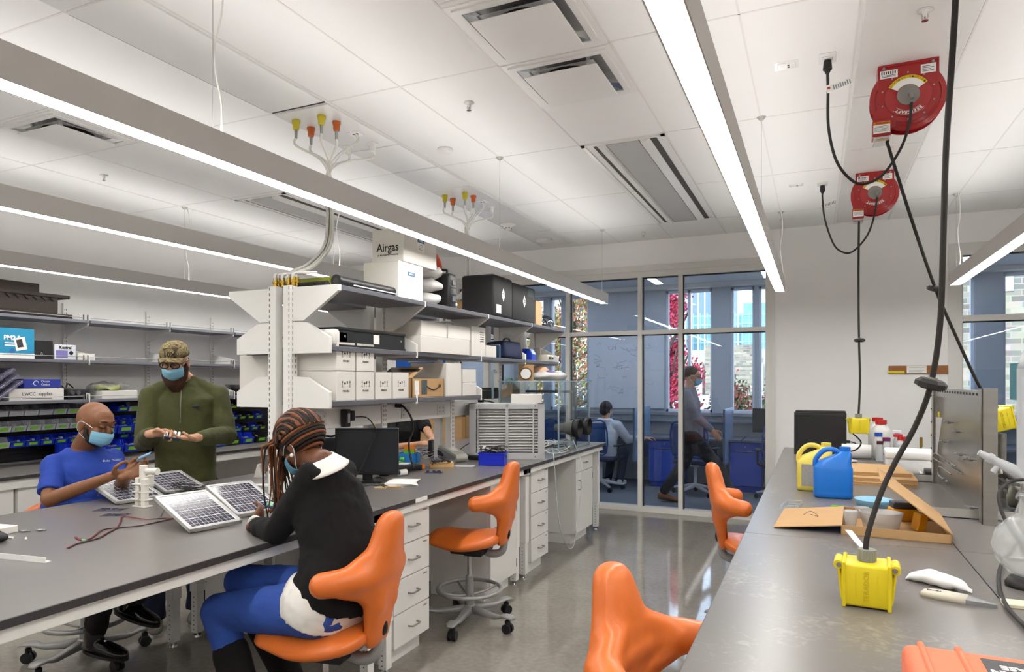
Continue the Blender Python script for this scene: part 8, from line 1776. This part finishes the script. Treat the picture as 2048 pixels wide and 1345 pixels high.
# trees
def tree(label, x, y, h, r, cols, n, zlow=.5, trunk=.15, seed=1, name='tree', ls=.16, slim=1.0):
    random.seed(seed); t = thing(name, label, 'tree', (x, y, GZ)); g = G()
    g.tube([(0, 0, 0), (.1, 0, h*.3), (-.1, .1, h*.6), (0, 0, h*.92)], [trunk, trunk*.8, trunk*.5, trunk*.2], 8, smooth=3)
    for k in range(12): a = random.uniform(0, 6.28); z = h*random.uniform(.3, .8); g.tube([(0, 0, z), (r*.4*math.cos(a), r*.4*math.sin(a), z+.5), (r*.75*math.cos(a), r*.75*math.sin(a), z+1.1)], [trunk*.3, trunk*.2, trunk*.1], 5, smooth=2)
    obj('trunk', g, mat('bark', '#4a3d33', .9), t); g = G(); vs = []; fs = [[] for _ in cols]
    bl = [(random.uniform(-1, 1), random.uniform(-1, 1), random.uniform(0, 1)) for _ in range(26)]
    for k in range(n):
        bx, by, bz = random.choice(bl); rr = r*(.35+.65*math.sin(math.pi*min(1, .15+bz*.85))**.7)*slim
        p = V((bx*rr*.8+random.gauss(0, r*.17), by*rr*.8+random.gauss(0, r*.17), zlow+(h-zlow)*bz+random.gauss(0, r*.2)))
        if p.z < zlow*.6: continue
        d = V((random.gauss(0, 1), random.gauss(0, 1), random.gauss(0, 1))).normalized(); u2 = d.orthogonal().normalized()*ls*random.uniform(.6, 1.2); v2 = d.cross(u2).normalized()*ls*.6; i = len(vs)
        vs += [p-u2, p+v2, p+u2, p-v2]; fs[min(len(cols)-1, int(random.random()*len(cols)))].append((i, i+1, i+2, i+3))
    bm = g.bm; bv = [bm.verts.new(v) for v in vs]
    for mi, ff in enumerate(fs):
        for f in ff: q = bm.faces.new([bv[i] for i in f]); q.material_index = mi
    o = obj('foliage', g, [mat('leaf_'+c.strip('#'), c, .7) for c in cols], t); return t
tree('crimson maple seen between the screen mullions', X(1338, 19), 19, 6.6, .8, ['#b01c3c', '#d23a58', '#8a1430', '#c8506a'], 17000, zlow=.4, seed=3, ls=.06, slim=1.0)
tree('orange and green autumn tree outside the left part of the screen', X(1150, 21), 21, 7.0, 1.9, ['#b9905a', '#9a5f3c', '#8f9a55', '#b5735a', '#6f7a40'], 26000, zlow=.3, seed=5, ls=.065)
tree('second autumn tree seen through the shelving', X(985, 26), 26, 7.0, 2.0, ['#a8704e', '#985044', '#8f9a55', '#b98a64'], 16000, zlow=.3, seed=8, ls=.13)
tree('red and dark green shrub before the stone pier', X(1500, 26), 26, 3.1, 1.7, ['#8a3a34', '#4f5a30', '#6a4030', '#3c4a2a'], 6000, zlow=.2, seed=12, name='shrub', ls=.10)
tree('small dark evergreen under the orange tree', X(1160, 17), 17, 2.4, 1.1, ['#4a5a3a', '#6b7a3a', '#39482c'], 4000, zlow=.1, seed=15, name='shrub', ls=.08)
t = thing('canopy_tent', 'white pop-up canopy outside behind the walking person', 'tent', (X(1410, 30), 30, GZ)); g = G(); zc = Zt(1405, 790, 30)-GZ; ze = Zt(1405, 806, 30)-GZ; g.loft([[(-1.35, -1.35, ze), (1.35, -1.35, ze), (1.35, 1.35, ze), (-1.35, 1.35, ze)], [(-.02, -.02, zc), (.02, -.02, zc), (.02, .02, zc), (-.02, .02, zc)]], sm=False); g.box(-1.35, 1.35, -1.36, -1.34, ze-.25, ze); obj('roof', g, TXW, t)
for x in (-1.3, 1.3):
    for y in (-1.3, 1.3): g = G(); g.cyl((x, y, 0), (x, y, ze), .03, n=8); obj('pole', g, STEEL, t)
g = G(); g.box(-1.5, 1.5, 2, 6, 0, 1.3, .1); solo('white_van', 'pale van roof behind the white canopy', 'van', g, TXW, loc=(X(1420, 33), 33, GZ+.3))
